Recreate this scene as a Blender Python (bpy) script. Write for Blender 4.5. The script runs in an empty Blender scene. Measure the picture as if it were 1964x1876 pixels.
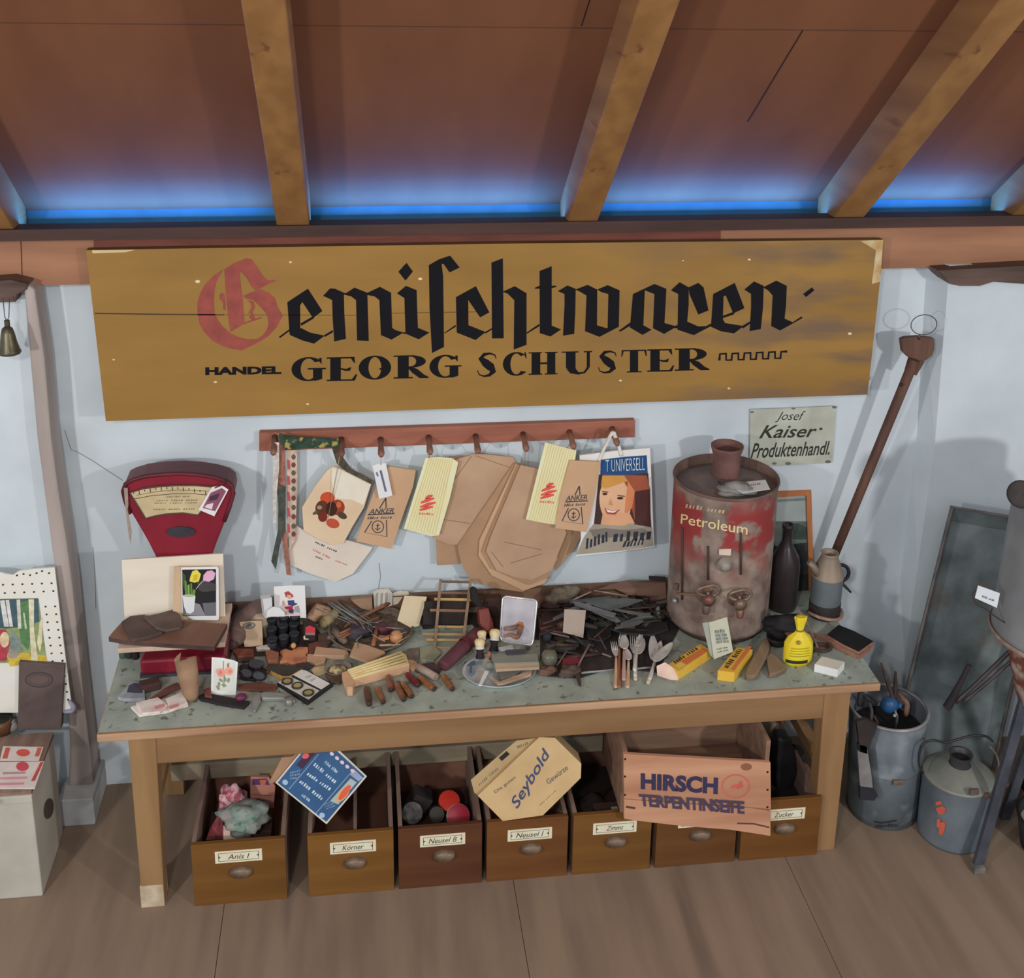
import bpy, bmesh, math, random
from mathutils import Vector, Matrix

SC = bpy.context.scene
COL = SC.collection
V = Vector
TZ = 0.55          # height of the counter top
YW = 0.06          # plane of the back wall

# ------------------------------------------------------------------ camera
CF, CCX, CCY = 2295.59, 982.0, 536.55          # focal length and principal point in pixels of 1964x1876
CPOS = V((-0.2679, -3.1236, 2.4755))
_yaw, _pit, _rol = 0.13058, 0.27753, 0.015833
CFW = V((math.sin(_yaw)*math.cos(_pit), math.cos(_yaw)*math.cos(_pit), -math.sin(_pit)))
_r = V((math.cos(_yaw), -math.sin(_yaw), 0)); _u = _r.cross(CFW)
CRT = _r*math.cos(_rol) + _u*math.sin(_rol)
CUP = _u*math.cos(_rol) - _r*math.sin(_rol)
cd = bpy.data.cameras.new('camera'); cam = bpy.data.objects.new('camera', cd); COL.objects.link(cam)
cd.sensor_width = 36; cd.lens = 36*CF/1964
cd.shift_x = 0.0; cd.shift_y = -(938-CCY)/1964
cd.clip_start = 0.05
cam.matrix_world = Matrix(((CRT.x, CUP.x, -CFW.x, CPOS.x), (CRT.y, CUP.y, -CFW.y, CPOS.y), (CRT.z, CUP.z, -CFW.z, CPOS.z), (0, 0, 0, 1)))
SC.camera = cam

# ------------------------------------------------------------------ world, lights, exposure
w = bpy.data.worlds.new('world'); SC.world = w; w.use_nodes = True
w.node_tree.nodes['Background'].inputs[0].default_value = (0.80, 0.86, 0.95, 1)
w.node_tree.nodes['Background'].inputs[1].default_value = 0.53
def lamp(name, loc, aim, power, size, col, spread=180):
    l = bpy.data.lights.new(name, 'AREA'); l.shape = 'DISK'; l.size = size; l.energy = power; l.color = col
    l.spread = math.radians(spread)
    o = bpy.data.objects.new(name, l); COL.objects.link(o); o.location = loc
    o.rotation_euler = (V(aim)-V(loc)).to_track_quat('-Z', 'Y').to_euler()
    return o
lamp('spot_lamp', (2.0, -3.1, 1.95), (0.1, 0, 0.9), 25, 0.16, (1, .97, .93))
lamp('spot_lamp', (-2.1, -2.9, 1.95), (0.1, 0, 0.9), 25, 0.16, (1, .97, .93))
lamp('spot_lamp', (-0.9, -3.6, 2.9), (0.1, 0, 0.8), 22, 0.20, (1, .97, .92))
# daylight that comes in through the open eaves behind the wall plate, one slit between each pair of rafters
def eaves(x0, x1):
    l = bpy.data.lights.new('eaves_daylight', 'AREA'); l.shape = 'RECTANGLE'; l.size = x1-x0; l.size_y = 0.05
    l.energy = 9.0*(x1-x0); l.color = (0.03, 0.24, 1.0)
    o = bpy.data.objects.new('eaves_daylight', l); COL.objects.link(o); o.location = ((x0+x1)/2, 0.066, 1.708)
    o.rotation_euler = Matrix(((1, 0, 0), (0, -.88, .47), (0, -.47, -.88))).normalized().to_euler()
SC.view_settings.view_transform = 'Standard'; SC.view_settings.look = 'None'
SC.view_settings.gamma = 1; SC.view_settings.use_curve_mapping = False
SC.view_settings.exposure = 0.18

# ------------------------------------------------------------------ picture point -> point of the place
def ray(u, v): return CFW + CRT*((u-CCX)/CF) - CUP*((v-CCY)/CF)
class Plane:
    def __init__(s, o, n): s.o = V(o); s.n = V(n).normalized()
    def pt(s, u, v):
        d = ray(u, v); return CPOS + d*((s.o-CPOS).dot(s.n)/d.dot(s.n))
    def off(s, e): return Plane(s.o+s.n*e, s.n)
def FLAT(h=0.0): return Plane((0, 0, TZ+h), (0, 0, 1))
def UP(y, lean=0, yaw=0, at=(0, TZ)):
    """upright plane facing the room through x=at[0], y, z=at[1]; lean = degrees it tips back, yaw = degrees turned"""
    a, b = math.radians(lean), math.radians(yaw)
    return Plane((at[0], y, at[1]), (math.sin(b)*math.cos(a), -math.cos(b)*math.cos(a), math.sin(a)))
def STAND(u, v, h=0, lean=0, yaw=0):
    p = FLAT(h).pt(u, v); return UP(p.y, lean, yaw, (p.x, p.z))
def crop(ox, oy, s): return lambda *a: [(ox+a[i]/s, oy+a[i+1]/s) for i in range(0, len(a), 2)]
c1 = crop(180, 1040, 5.21); c2 = crop(420, 1100, 6.547); c3 = crop(620, 1100, 6.547); c4 = crop(820, 1080, 6.547)
c5 = crop(1020, 1080, 6.547); c6 = crop(1160, 1140, 7.554); c7 = crop(1320, 1140, 5.168)
px = crop(0, 0, 1)
def ell(cu, cv, ru, rv, n=18, a0=0.0, a1=360.0, rot=0):
    r = math.radians(rot); out = []
    for i in range(n):
        t = math.radians(a0+(a1-a0)*i/(n if a1-a0 >= 360 else n-1)); x, y = ru*math.cos(t), rv*math.sin(t)
        out.append((cu+x*math.cos(r)-y*math.sin(r), cv+x*math.sin(r)+y*math.cos(r)))
    return out

# ------------------------------------------------------------------ materials
E_LIGHT = 0.66
def lin(c):
    c /= 255.0
    return c/12.92 if c <= 0.04045 else ((c+0.055)/1.055)**2.4
def alb(rgb, k=1.0):
    g = .3*rgb[0]+.59*rgb[1]+.11*rgb[2]; rgb = [max(0, g+(c-g)*.9) for c in rgb]
    return tuple(min(0.9, lin(c)*k/E_LIGHT) for c in rgb)+(1,)
_mats = {}
def mat(a, b=None, scale=14, rough=0.75, metal=0.0, bump=0.0, stretch=(1, 1, 1), detail=4, pos=(.35, .65), k=1.0, spec=.3, c=None, cscale=40, cpos=(.55, .7), coat=0, trans=0, mask=None):
    """procedural surface: noise between colours a and b (photo sRGB values), optional flecks of colour c"""
    key = (a, b, scale, rough, metal, bump, stretch, detail, pos, k, spec, c, cscale, cpos, coat, trans, mask)
    if key in _mats: return _mats[key]
    if b is None: b = tuple(x*0.88 for x in a)
    m = bpy.data.materials.new('surface'); m.use_nodes = True; nt = m.node_tree; N = nt.nodes; L = nt.links
    bs = N['Principled BSDF']; bs.inputs['Roughness'].default_value = rough; bs.inputs['Metallic'].default_value = metal
    bs.inputs['Specular IOR Level'].default_value = spec; bs.inputs['Coat Weight'].default_value = coat; bs.inputs['Transmission Weight'].default_value = trans
    tc = N.new('ShaderNodeTexCoord'); mp = N.new('ShaderNodeMapping'); mp.inputs['Scale'].default_value = stretch
    L.new(tc.outputs['Object'], mp.inputs['Vector'])
    no = N.new('ShaderNodeTexNoise'); no.inputs['Scale'].default_value = scale; no.inputs['Detail'].default_value = detail
    L.new(mp.outputs[0], no.inputs['Vector'])
    cr = N.new('ShaderNodeValToRGB'); cr.color_ramp.elements[0].position = pos[0]; cr.color_ramp.elements[1].position = pos[1]
    cr.color_ramp.elements[0].color = alb(a, k); cr.color_ramp.elements[1].color = alb(b, k)
    L.new(no.outputs['Fac'], cr.inputs[0]); out = cr.outputs[0]
    if c is not None:
        n2 = N.new('ShaderNodeTexNoise'); n2.inputs['Scale'].default_value = cscale; n2.inputs['Detail'].default_value = 3
        L.new(mp.outputs[0], n2.inputs['Vector'])
        r2 = N.new('ShaderNodeValToRGB'); r2.color_ramp.elements[0].position = cpos[0]; r2.color_ramp.elements[1].position = cpos[1]
        L.new(n2.outputs['Fac'], r2.inputs[0])
        fac = r2.outputs[0]
        if mask:          # flecks only along part of an axis: (axis, from, to)
            sp = N.new('ShaderNodeSeparateXYZ'); L.new(tc.outputs['Object'], sp.inputs[0])
            mr = N.new('ShaderNodeMapRange'); mr.inputs[1].default_value = mask[1]; mr.inputs[2].default_value = mask[2]; L.new(sp.outputs[mask[0]], mr.inputs[0])
            if len(mask) > 3:
                m2 = N.new('ShaderNodeMapRange'); m2.inputs[1].default_value = mask[4]; m2.inputs[2].default_value = mask[3]; L.new(sp.outputs[mask[0]], m2.inputs[0])
                m3 = N.new('ShaderNodeMath'); m3.operation = 'MULTIPLY'; L.new(fac, m3.inputs[0]); L.new(m2.outputs[0], m3.inputs[1]); fac = m3.outputs[0]
            mu = N.new('ShaderNodeMath'); mu.operation = 'MULTIPLY'; L.new(fac, mu.inputs[0]); L.new(mr.outputs[0], mu.inputs[1]); fac = mu.outputs[0]
        mx = N.new('ShaderNodeMix'); mx.data_type = 'RGBA'; L.new(fac, mx.inputs[0]); L.new(out, mx.inputs[6]); mx.inputs[7].default_value = alb(c, k)
        out = mx.outputs[2]
    L.new(out, bs.inputs['Base Color'])
    if bump:
        bp = N.new('ShaderNodeBump'); bp.inputs['Strength'].default_value = bump; bp.inputs['Distance'].default_value = 0.004
        L.new(no.outputs['Fac'], bp.inputs['Height']); L.new(bp.outputs[0], bs.inputs['Normal'])
    _mats[key] = m; return m
def wood(a, b=None, axis=0, scale=30, **kw):
    st = [1, 1, 1]; st[axis] = 0.12
    if b is None: b = tuple(x*0.78 for x in a)
    kw.setdefault('bump', .12); kw.setdefault('rough', .65)
    return mat(a, b, scale=scale, stretch=tuple(st), **kw)
def flat(r, g, b, rough=.8, **kw): return mat((r, g, b), (r*.93, g*.93, b*.93), rough=rough, **kw)

# ------------------------------------------------------------------ mesh building
WL = {}
class MB:
    def __init__(s): s.v = []; s.f = []; s.fm = []; s.sm = []; s.mats = []
    def mi(s, m):
        if m not in s.mats: s.mats.append(m)
        return s.mats.index(m)
    def add(s, vs, fs, m, smooth=False):
        b = len(s.v); s.v += [V(p) for p in vs]; k = s.mi(m)
        for f in fs: s.f.append([b+i for i in f]); s.fm.append(k); s.sm.append(smooth)
        return s
    def slab(s, pts, n, th, m, side=None):
        pts = [V(p) for p in pts]; n = V(n).normalized(); k = len(pts)
        # keep the winding so that the front faces n
        a = V((0, 0, 0))
        for i in range(k): a += pts[i].cross(pts[(i+1) % k])
        if a.dot(n) < 0: pts.reverse()
        bk = [p-n*th for p in pts]
        s.add(pts, [list(range(k))], m); s.add(pts+bk, [[i, i+k, (i+1) % k+k, (i+1) % k] for i in range(k)], side or m)
        s.add(bk, [list(range(k))[::-1]], side or m); return s
    def pslab(s, uv, plane, th, m, side=None): return s.slab([plane.pt(*q) for q in uv], plane.n, th, m, side)
    def patch(s, uv, plane, m, e=.0005):
        pl = plane.off(e); pts = [pl.pt(*q) for q in uv]; a = V((0, 0, 0)); k = len(pts)
        for i in range(k): a += pts[i].cross(pts[(i+1) % k])
        if a.dot(plane.n) < 0: pts.reverse()
        return s.add(pts, [list(range(k))], m)
    def box(s, c, d, m, R=None, bev=0.0):
        bm = bmesh.new(); bmesh.ops.create_cube(bm, size=1.0)
        bmesh.ops.scale(bm, vec=V(d), verts=bm.verts)
        if bev: bmesh.ops.bevel(bm, geom=bm.edges[:], offset=bev, segments=2, affect='EDGES', profile=.5)
        M = Matrix.Translation(V(c)) @ (R.to_4x4() if R else Matrix())
        bm.transform(M); bm.verts.ensure_lookup_table(); bm.verts.index_update()
        s.add([q.co.copy() for q in bm.verts], [[q.index for q in f.verts] for f in bm.faces], m); bm.free(); return s
    def tube(s, pts, r, m, seg=8, caps=True, closed=False, flatx=1.0):
        pts = [V(p) for p in pts]; n = len(pts); rs = list(r) if isinstance(r, (list, tuple)) else [r]*n
        if n >= 4 and n < 12 and not closed:              # a rounder path through the same points
            P2 = []; R2 = []
            for i in range(n-1):
                p0, p1, p2, p3 = pts[max(i-1, 0)], pts[i], pts[i+1], pts[min(i+2, n-1)]
                for k in range(4):
                    t = k/4; P2.append(.5*(2*p1+(p2-p0)*t+(2*p0-5*p1+4*p2-p3)*t*t+(3*p1-p0-3*p2+p3)*t**3)); R2.append(rs[i]+(rs[i+1]-rs[i])*t)
            pts = P2+[pts[-1]]; rs = R2+[rs[-1]]; n = len(pts)
        vs = []; fs = []; prev = None
        for i in range(n):
            if closed: t = pts[(i+1) % n]-pts[i-1]
            else: t = pts[min(i+1, n-1)]-pts[max(i-1, 0)]
            if t.length < 1e-9: t = V((0, 0, 1))
            t.normalize()
            if prev is None:
                a = V((0, 0, 1)) if abs(t.z) < .9 else V((1, 0, 0)); x = t.cross(a).normalized()
            else: x = (prev-t*prev.dot(t)).normalized()
            prev = x; y = t.cross(x)
            for j in range(seg):
                g = 2*math.pi*j/seg; vs.append(pts[i]+x*(math.cos(g)*rs[i])+y*(math.sin(g)*rs[i]*flatx))
        for i in range(n if closed else n-1):
            b = ((i+1) % n)*seg
            for j in range(seg): fs.append([i*seg+j, i*seg+(j+1) % seg, b+(j+1) % seg, b+j])
        s.add(vs, fs, m, True)
        if caps and not closed: s.add(vs[:seg], [list(range(seg))[::-1]], m); s.add(vs[-seg:], [list(range(seg))], m)
        return s
    def lathe(s, prof, base, m, axis=(0, 0, 1), seg=28, sx=1.0, sy=1.0, a0=0, a1=360, smooth=True):
        ax = V(axis).normalized(); h = V((1, 0, 0)) if abs(ax.x) < .9 else V((0, 1, 0))
        x = (h-ax*h.dot(ax)).normalized(); y = ax.cross(x); base = V(base); vs = []; fs = []; full = a1-a0 >= 360; k = seg if full else seg+1
        for r, z in prof:
            for j in range(k):
                g = math.radians(a0+(a1-a0)*j/seg); vs.append(base+ax*z+x*(math.cos(g)*r*sx)+y*(math.sin(g)*r*sy))
        for i in range(len(prof)-1):
            for j in range(seg):
                q = (j+1) % k; fs.append([i*k+j, i*k+q, (i+1)*k+q, (i+1)*k+j])
        s.add(vs, fs, m, smooth); return s
    def sphere(s, c, r, m, seg=14, sc=(1, 1, 1), R=None):
        vs = []; fs = []; nr = seg//2+1
        for i in range(nr+1):
            t = math.pi*i/nr
            for j in range(seg):
                g = 2*math.pi*j/seg; q = V((math.sin(t)*math.cos(g)*r*sc[0], math.sin(t)*math.sin(g)*r*sc[1], math.cos(t)*r*sc[2]))
                vs.append(V(c)+(R @ q if R else q))
        for i in range(nr):
            for j in range(seg): fs.append([i*seg+j, i*seg+(j+1) % seg, (i+1)*seg+(j+1) % seg, (i+1)*seg+j])
        return s.add(vs, fs, m, True)
    def build(s, name, parent=None, label=None, cat=None, group=None, kind=None, bev=0, origin=None, sub=0):
        if parent is not None: o0 = WL[parent.name]
        elif origin is not None: o0 = V(origin)
        else:
            xs = [[p[i] for p in s.v] for i in range(3)]; o0 = V(((min(xs[0])+max(xs[0]))/2, (min(xs[1])+max(xs[1]))/2, min(xs[2])))
        me = bpy.data.meshes.new(name); me.from_pydata([p-o0 for p in s.v], [], s.f)
        for m in s.mats: me.materials.append(m)
        me.polygons.foreach_set('material_index', s.fm); me.polygons.foreach_set('use_smooth', s.sm)
        bm = bmesh.new(); bm.from_mesh(me); bmesh.ops.remove_doubles(bm, verts=bm.verts, dist=1e-5)
        bmesh.ops.dissolve_degenerate(bm, edges=bm.edges, dist=1e-6); bm.to_mesh(me); bm.free()
        o = bpy.data.objects.new(name, me); COL.objects.link(o)
        if parent is not None: o.parent = parent; WL[o.name] = o0
        else: o.location = o0; WL[o.name] = o0
        tag(o, label, cat, group, kind)
        if bev:
            b = o.modifiers.new('bevel', 'BEVEL'); b.width = bev; b.segments = 2; b.limit_method = 'ANGLE'; b.angle_limit = math.radians(50)
        return o
def tag(o, label=None, cat=None, group=None, kind=None):
    if label: o['label'] = label
    if cat: o['category'] = cat
    if group: o['group'] = group
    if kind: o['kind'] = kind
def thing(name, label, cat, loc, group=None):
    o = bpy.data.objects.new(name, None); COL.objects.link(o); o.location = loc; o.empty_display_size = .03; WL[o.name] = V(loc)
    tag(o, label, cat, group); return o
def struct(mb, name, label=None, **kw): return mb.build(name, label=label, kind='structure', **kw)

# ------------------------------------------------------------------ lettering
_txt = {}
def text_tris(t, bold=0.0, shear=0.0):
    k = (t, bold, shear)
    if k not in _txt:
        cu = bpy.data.curves.new('t', 'FONT'); cu.body = t; cu.offset = bold; cu.shear = shear; cu.resolution_u = 3
        o = bpy.data.objects.new('t', cu); COL.objects.link(o); bpy.context.view_layer.update()
        me = o.evaluated_get(bpy.context.evaluated_depsgraph_get()).to_mesh()
        vs = [(p.co.x, p.co.y) for p in me.vertices]; fs = [list(p.vertices) for p in me.polygons]
        o.to_mesh_clear(); bpy.data.objects.remove(o); bpy.data.curves.remove(cu)
        x0 = min(p[0] for p in vs); x1 = max(p[0] for p in vs); y0 = min(p[1] for p in vs); y1 = max(p[1] for p in vs)
        _txt[k] = ([((x-x0)/(x1-x0), (y1-y)/(y1-y0)) for x, y in vs], fs)
    return _txt[k]
def quad_uv(q, x, y):
    (ax, ay), (bx, by), (cx, cy), (dx, dy) = q       # TL, TR, BR, BL
    return ((ax*(1-x)+bx*x)*(1-y)+(dx*(1-x)+cx*x)*y, (ay*(1-x)+by*x)*(1-y)+(dy*(1-x)+cy*x)*y)
def write(mb, t, quad, surf, m, bold=0.0, shear=0.0, e=.0006):
    vs, fs = text_tris(t, bold, shear); pl = surf.off(e); P = [pl.pt(*quad_uv(quad, x, y)) for x, y in vs]
    f2 = []
    for f in fs:
        n = (P[f[1]]-P[f[0]]).cross(P[f[2]]-P[f[0]])
        f2.append(f if n.dot(CPOS-P[f[0]]) > 0 else f[::-1])
    mb.add(P, f2, m)
def scribble(mb, quad, surf, m, rows=1, words=3, seed=1, fill=.6, e=.0006):
    """a line of small strokes where the writing is too small to read"""
    R = random.Random(seed); pl = surf.off(e)
    for r in range(rows):
        y0 = (r+.5-fill/2)/rows; y1 = (r+.5+fill/2)/rows; x = 0.0; n = max(6, int(words*6)); st = 1.0/n
        for i in range(n):
            if words > 1 and i % 6 == 5: continue
            a = y0+(y1-y0)*R.uniform(0, .35); x0 = i*st; w = st*R.uniform(.35, .75); sl = st*.25
            q = [(x0+sl, a), (x0+w+sl, a), (x0+w, y1), (x0, y1)]
            pts = [pl.pt(*quad_uv(quad, *p)) for p in q]
            if (pts[1]-pts[0]).cross(pts[2]-pts[0]).dot(CPOS-pts[0]) < 0: pts.reverse()
            mb.add(pts, [[0, 1, 2, 3]], m)
def stroke(mb, uv, wd, surf, m, e=.0006):
    """a brush stroke along picture points with a width (px) at each"""
    pl = surf.off(e); L = []; Rr = []; n = len(uv)
    for i in range(n):
        a = uv[max(i-1, 0)]; b = uv[min(i+1, n-1)]; dx, dy = b[0]-a[0], b[1]-a[1]; d = math.hypot(dx, dy) or 1
        w = (wd[i] if isinstance(wd, (list, tuple)) else wd)/2
        L.append((uv[i][0]-dy/d*w, uv[i][1]+dx/d*w)); Rr.append((uv[i][0]+dy/d*w, uv[i][1]-dx/d*w))
    for i in range(n-1):
        pts = [pl.pt(*q) for q in (L[i], L[i+1], Rr[i+1], Rr[i])]
        if (pts[1]-pts[0]).cross(pts[2]-pts[0]).dot(CPOS-pts[0]) < 0: pts.reverse()
        mb.add(pts, [[0, 1, 2, 3]], m)
def card(name, label, cat, uv, plane, th, m, prints=(), group=None, bev=0, side=None, fn=None, parent=None):
    b = MB(); b.pslab(uv, plane, th, m, side); e = .0005
    for p in prints: b.patch(p[0], plane, p[1], e); e += .00015
    if fn: fn(b, plane)
    return b.build(name, parent, label, cat, group, bev=bev)
# ================================================================== the setting
M_PLASTER = mat((182, 192, 198), (172, 182, 188), scale=5, rough=.95, bump=.25, detail=6, spec=.1, c=(158, 164, 168), cscale=2.2, cpos=(.62, .78))
M_FLOOR = wood((130, 110, 92), (116, 97, 81), axis=1, scale=16, rough=.7, c=(84, 72, 64), cscale=7, cpos=(.62, .8))
M_ROOF = mat((110, 69, 45), (100, 61, 40), scale=6, rough=.9, spec=.1, stretch=(1, .3, .3), k=1.0)
M_RAFT = wood((134, 94, 50), (118, 80, 42), axis=1, scale=18, c=(96, 60, 36), cscale=20, cpos=(.66, .74))
M_PLATE = wood((150, 104, 74), (130, 86, 62), axis=0, scale=18, c=(96, 52, 40), cscale=9, cpos=(.64, .76))
M_DARKBEAM = wood((70, 46, 40), (54, 36, 32), axis=0, scale=20)
M_POST = wood((156, 144, 138), (130, 118, 112), axis=2, scale=14, c=(104, 94, 90), cscale=10, cpos=(.55, .75), bump=.4)

# floor of wide boards that run from the wall into the room
b = MB(); x = 0.1125-0.773*5
while x < 4.2:
    b.box((x+.3865, -1.85, -.01), (.7716, 3.9, .02), M_FLOOR, bev=.0008); x += .773
b.box((.5, -1.85, -.03), (7.6, 3.9, .02), flat(30, 24, 20))
struct(b, 'floor', 'wide worn brown floorboards')

b = MB(); b.box((.5, YW+.05, .82), (7.4, .10, 1.64), M_PLASTER)
# fine cracks in the plaster
pw = UP(YW)
for q in ([(124, 825), (136, 862), (150, 868), (178, 884), (205, 902), (236, 922)], [(727, 1080), (730, 1105), (726, 1130)], [(178, 1050), (182, 1100), (184, 1168)]):
    stroke(b, q, 1.3, pw, flat(120, 116, 112))
struct(b, 'wall_back', 'whitewashed plaster wall behind the counter')
b = MB(); b.box((-2.13, YW-.02, .80), (2.02, .10, 1.60), M_PLASTER); struct(b, 'wall_left', 'whitewashed plaster left of the old post')
# the chimney breast on the right, with a slanting flank
b = MB(); YR2 = YW-.075; lv = []                     # the flank runs from the back wall to the front of the breast
for z, ub, uf in ((0, (1640, 1420), (1722, 1430)), (.30, (1678, 1262), (1736, 1262)), (.62, (1728, 1090), (1757, 1110)), (1.05, (1752, 860), (1793, 852)), (1.60, (1768, 545), (1818, 535))):
    lv.append((z, UP(YW).pt(*ub).x, UP(YR2).pt(*uf).x))
vs = [p for z, xb_, xf_ in lv for p in ((xb_, YW+.02, z), (xf_, YR2, z), (4.2, YR2, z), (4.2, YW+.02, z))]
fs = [[i*4+j, (i+1)*4+j, (i+1)*4+(j+1) % 4, i*4+(j+1) % 4] for i in range(len(lv)-1) for j in range(3)]
b.add(vs, [f[::-1] for f in fs]+[[16, 17, 18, 19]], M_PLASTER)
struct(b, 'wall_right', 'whitewashed chimney breast right of the counter')

# roof: boarded slope that comes down behind the wall plate
TAN = .846; ZR = 1.745; YR = -.02
def zr(y): return ZR-TAN*(y-YR)
RD = .135                                           # rafter depth, measured vertically
b = MB(); ya, yb = .125, -3.5
q = [(x, y, zr(y)+RD+h) for h in (0, .03) for x, y in ((-3.2, ya), (4.2, ya), (4.2, yb), (-3.2, yb))]
b.add(q, [[0, 1, 2, 3], [7, 6, 5, 4], [0, 4, 5, 1], [1, 5, 6, 2], [2, 6, 7, 3], [3, 7, 4, 0]], M_ROOF)
pr = Plane((0, 0, zr(0)+RD), (0, -TAN, -1))
for q in ([(1434, 234), (1540, 58)], [(1115, 50), (1131, 0)]): stroke(b, q, 2.2, pr, flat(40, 22, 16), e=.001)
stroke(b, [(-20, 44), (1990, 62)], 1.4, pr, flat(84, 52, 36), e=.001)
struct(b, 'ceiling', 'brown boarded underside of the sloping roof')
b = MB(); b.box((.5, .130, 1.70), (7.4, .02, .24), flat(44, 86, 96)); struct(b, 'trim_1', 'board that closes the eaves behind the wall plate')  # blue of the eaves light is put into this board's colour
# wall plate, dark ledge above it and a dark red strip behind the shop sign
z0, z1 = UP(0).pt(50, 548).z, UP(0).pt(50, 457).z
b = MB(); b.box((.5, .018, (z0+z1)/2), (7.4, .036, z1-z0), M_PLATE)
for u in (40, 392): stroke(b, [(u, 460), (u+3, 545)], 2, UP(0), flat(70, 40, 30))
struct(b, 'trim_2', 'orange-brown timber wall plate under the roof')
b = MB(); b.box((.5, .003, (z1+ZR)/2), (7.4, .066, ZR-z1), M_DARKBEAM); struct(b, 'trim_3', 'dark ledge on top of the wall plate')
b = MB(); b.pslab(px(180, 456, 1382, 440, 1382, 500, 180, 512), UP(-.003), .003, wood((112, 58, 44), (88, 46, 36), axis=0)); struct(b, 'trim_4', 'dark red strip above the shop sign')
# rafters
RX = []
for u0, u1 in ((-35, 25), (530, 593), (1089, 1147), (1599, 1657), (1941, 1998)):
    RX.append((UP(YR).pt(u0, 430).x, UP(YR).pt(u1, 430).x))
for i, (x0, x1) in enumerate(RX):
    b = MB(); y0, y1 = .11, -3.45
    q = [(x, y, zr(y)+h) for h in (0, RD+.005) for x, y in ((x0, y0), (x1, y0), (x1, y1), (x0, y1))]
    b.add(q, [[0, 1, 2, 3], [7, 6, 5, 4], [0, 4, 5, 1], [1, 5, 6, 2], [2, 6, 7, 3], [3, 7, 4, 0]], M_RAFT)
    struct(b, 'trim_%d' % (5+i), ('rafter at the left edge of the picture', 'rafter above the left half of the shop sign', 'rafter above the right half of the shop sign', 'rafter that runs up to the right corner', 'rafter at the right edge of the picture')[i], bev=.004)
    if i < 4: eaves(x1+.04, RX[i+1][0]-.04)
eaves(RX[0][0]-.7, RX[0][0]-.01)
# old post on the left with its plinth, and the broken lintels
b = MB(); b.pslab(px(44, 540, 71, 840, 100, 1060, 108, 1110, 128, 1300, 134, 1440, 130, 1525, 181, 1525, 173, 1440, 157, 1300, 140, 1130, 128, 1040, 112, 940, 98, 840, 86, 690, 66, 556), UP(YW-.11), .09, M_POST)
struct(b, 'trim_10', 'weathered grey post between the two white walls', bev=.006)
b = MB(); c = FLAT(-TZ).pt(147, 1580); b.box((c.x+.005, c.y+.08, .045), (.098, .18, .09), mat((168, 170, 170), (140, 142, 142), scale=9, bump=.3)); struct(b, 'trim_11', 'white stone plinth under the grey post', bev=.004)
b = MB(); b.pslab(px(1799, 519, 1850, 516, 1964, 510, 2050, 506, 2050, 546, 1964, 545, 1905, 541, 1880, 549, 1842, 549, 1822, 545), UP(YW-.115), .10, wood((92, 72, 62), (66, 50, 44), axis=0)); struct(b, 'trim_12', 'broken dark lintel in the chimney breast', bev=.003)
b = MB(); b.pslab(px(-40, 541, 20, 537, 54, 545, 50, 556, 32, 566, 30, 580, -40, 582), UP(YW-.12), .10, wood((98, 76, 68), (64, 48, 44), axis=0)); struct(b, 'trim_13', 'broken dark lintel end above the bell', bev=.003)
# ================================================================== on the wall
# ---- the shop sign
BLK = flat(24, 23, 27, rough=.85, spec=.08); RED_L = mat((142, 66, 56), (126, 58, 52), scale=30)
ps = UP(-.035)
sgn = thing('shop_sign', 'long ochre painted shop sign board with red initial and black lettering', 'sign', ps.pt(934, 808))
b = MB(); b.pslab(px(165, 480, 330, 477, 1000, 467, 1695, 460, 1690, 520, 1664, 757, 900, 783, 203, 808), ps, .026,
    mat((140, 103, 44), (127, 92, 38), scale=5, stretch=(.4, 1, 1.6), detail=6, c=(106, 82, 58), cscale=7, cpos=(.46, .62), mask=(0, .1, .95), rough=.6), wood((116, 84, 50), axis=0))
for q, wd in (([(182, 601), (300, 603), (430, 604)], 2.4), ([(430, 604), (700, 605)], 1.0), ([(740, 601), (930, 598)], 1.0)): stroke(b, q, wd, ps, flat(70, 50, 34))
for u, v, r in ((557, 503, 3), (413, 733, 3.5), (590, 775, 3), (1190, 730, 3), (1398, 745, 3), (1437, 498, 3), (806, 535, 4), (379, 540, 5), (1630, 640, 4), (1310, 500, 2), (218, 690, 2.5)): b.patch(ell(u, v, r, r*.6, 8), ps, flat(206, 184, 140))
b.patch(px(1650, 462, 1694, 460, 1688, 540, 1672, 545, 1680, 480), ps, mat((186, 170, 136), (158, 118, 56), scale=18))
b.patch(px(176, 480, 260, 479, 240, 484, 178, 486), ps, flat(188, 166, 120))
b.build('board', sgn)
A = crop(360, 480, 4.91); B = crop(740, 470, 4.91); C = crop(1040, 470, 3.507)
b = MB()
for p in (A(335,180,250,235,170,310,120,400,92,500,92,590,110,690,155,770,230,850,320,900,420,930,510,942,600,900,690,855,700,808,650,835,560,838,470,815,400,780,330,720,280,650,252,590,248,500,250,400,268,300),
          A(520,430,600,395,690,368,760,400,820,450,850,540,895,615,840,720,760,810,690,855,660,850,700,808,740,760,760,700,755,640,735,590,690,540,620,470,545,455),
          A(345,180,440,120,555,75,600,85,650,150,700,230,750,285,828,278,815,300,760,315,690,358,640,380,600,340,560,265,510,210,487,205,500,320,520,480,535,690,400,770,380,620,358,400),
          A(320,400,345,415,355,480,355,570,335,560,335,500,300,455,300,425), A(560,470,620,480,635,530,610,590,640,650,600,655,575,630,600,600,570,590,600,540,590,500)):
    b.patch(p, ps, RED_L, .0006+len(b.v)*2e-6)
stroke(b, A(530, 690, 695, 632), 3, ps, RED_L)
b.build('capital_letter', sgn, 'red blackletter capital G')
b = MB()
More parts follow.
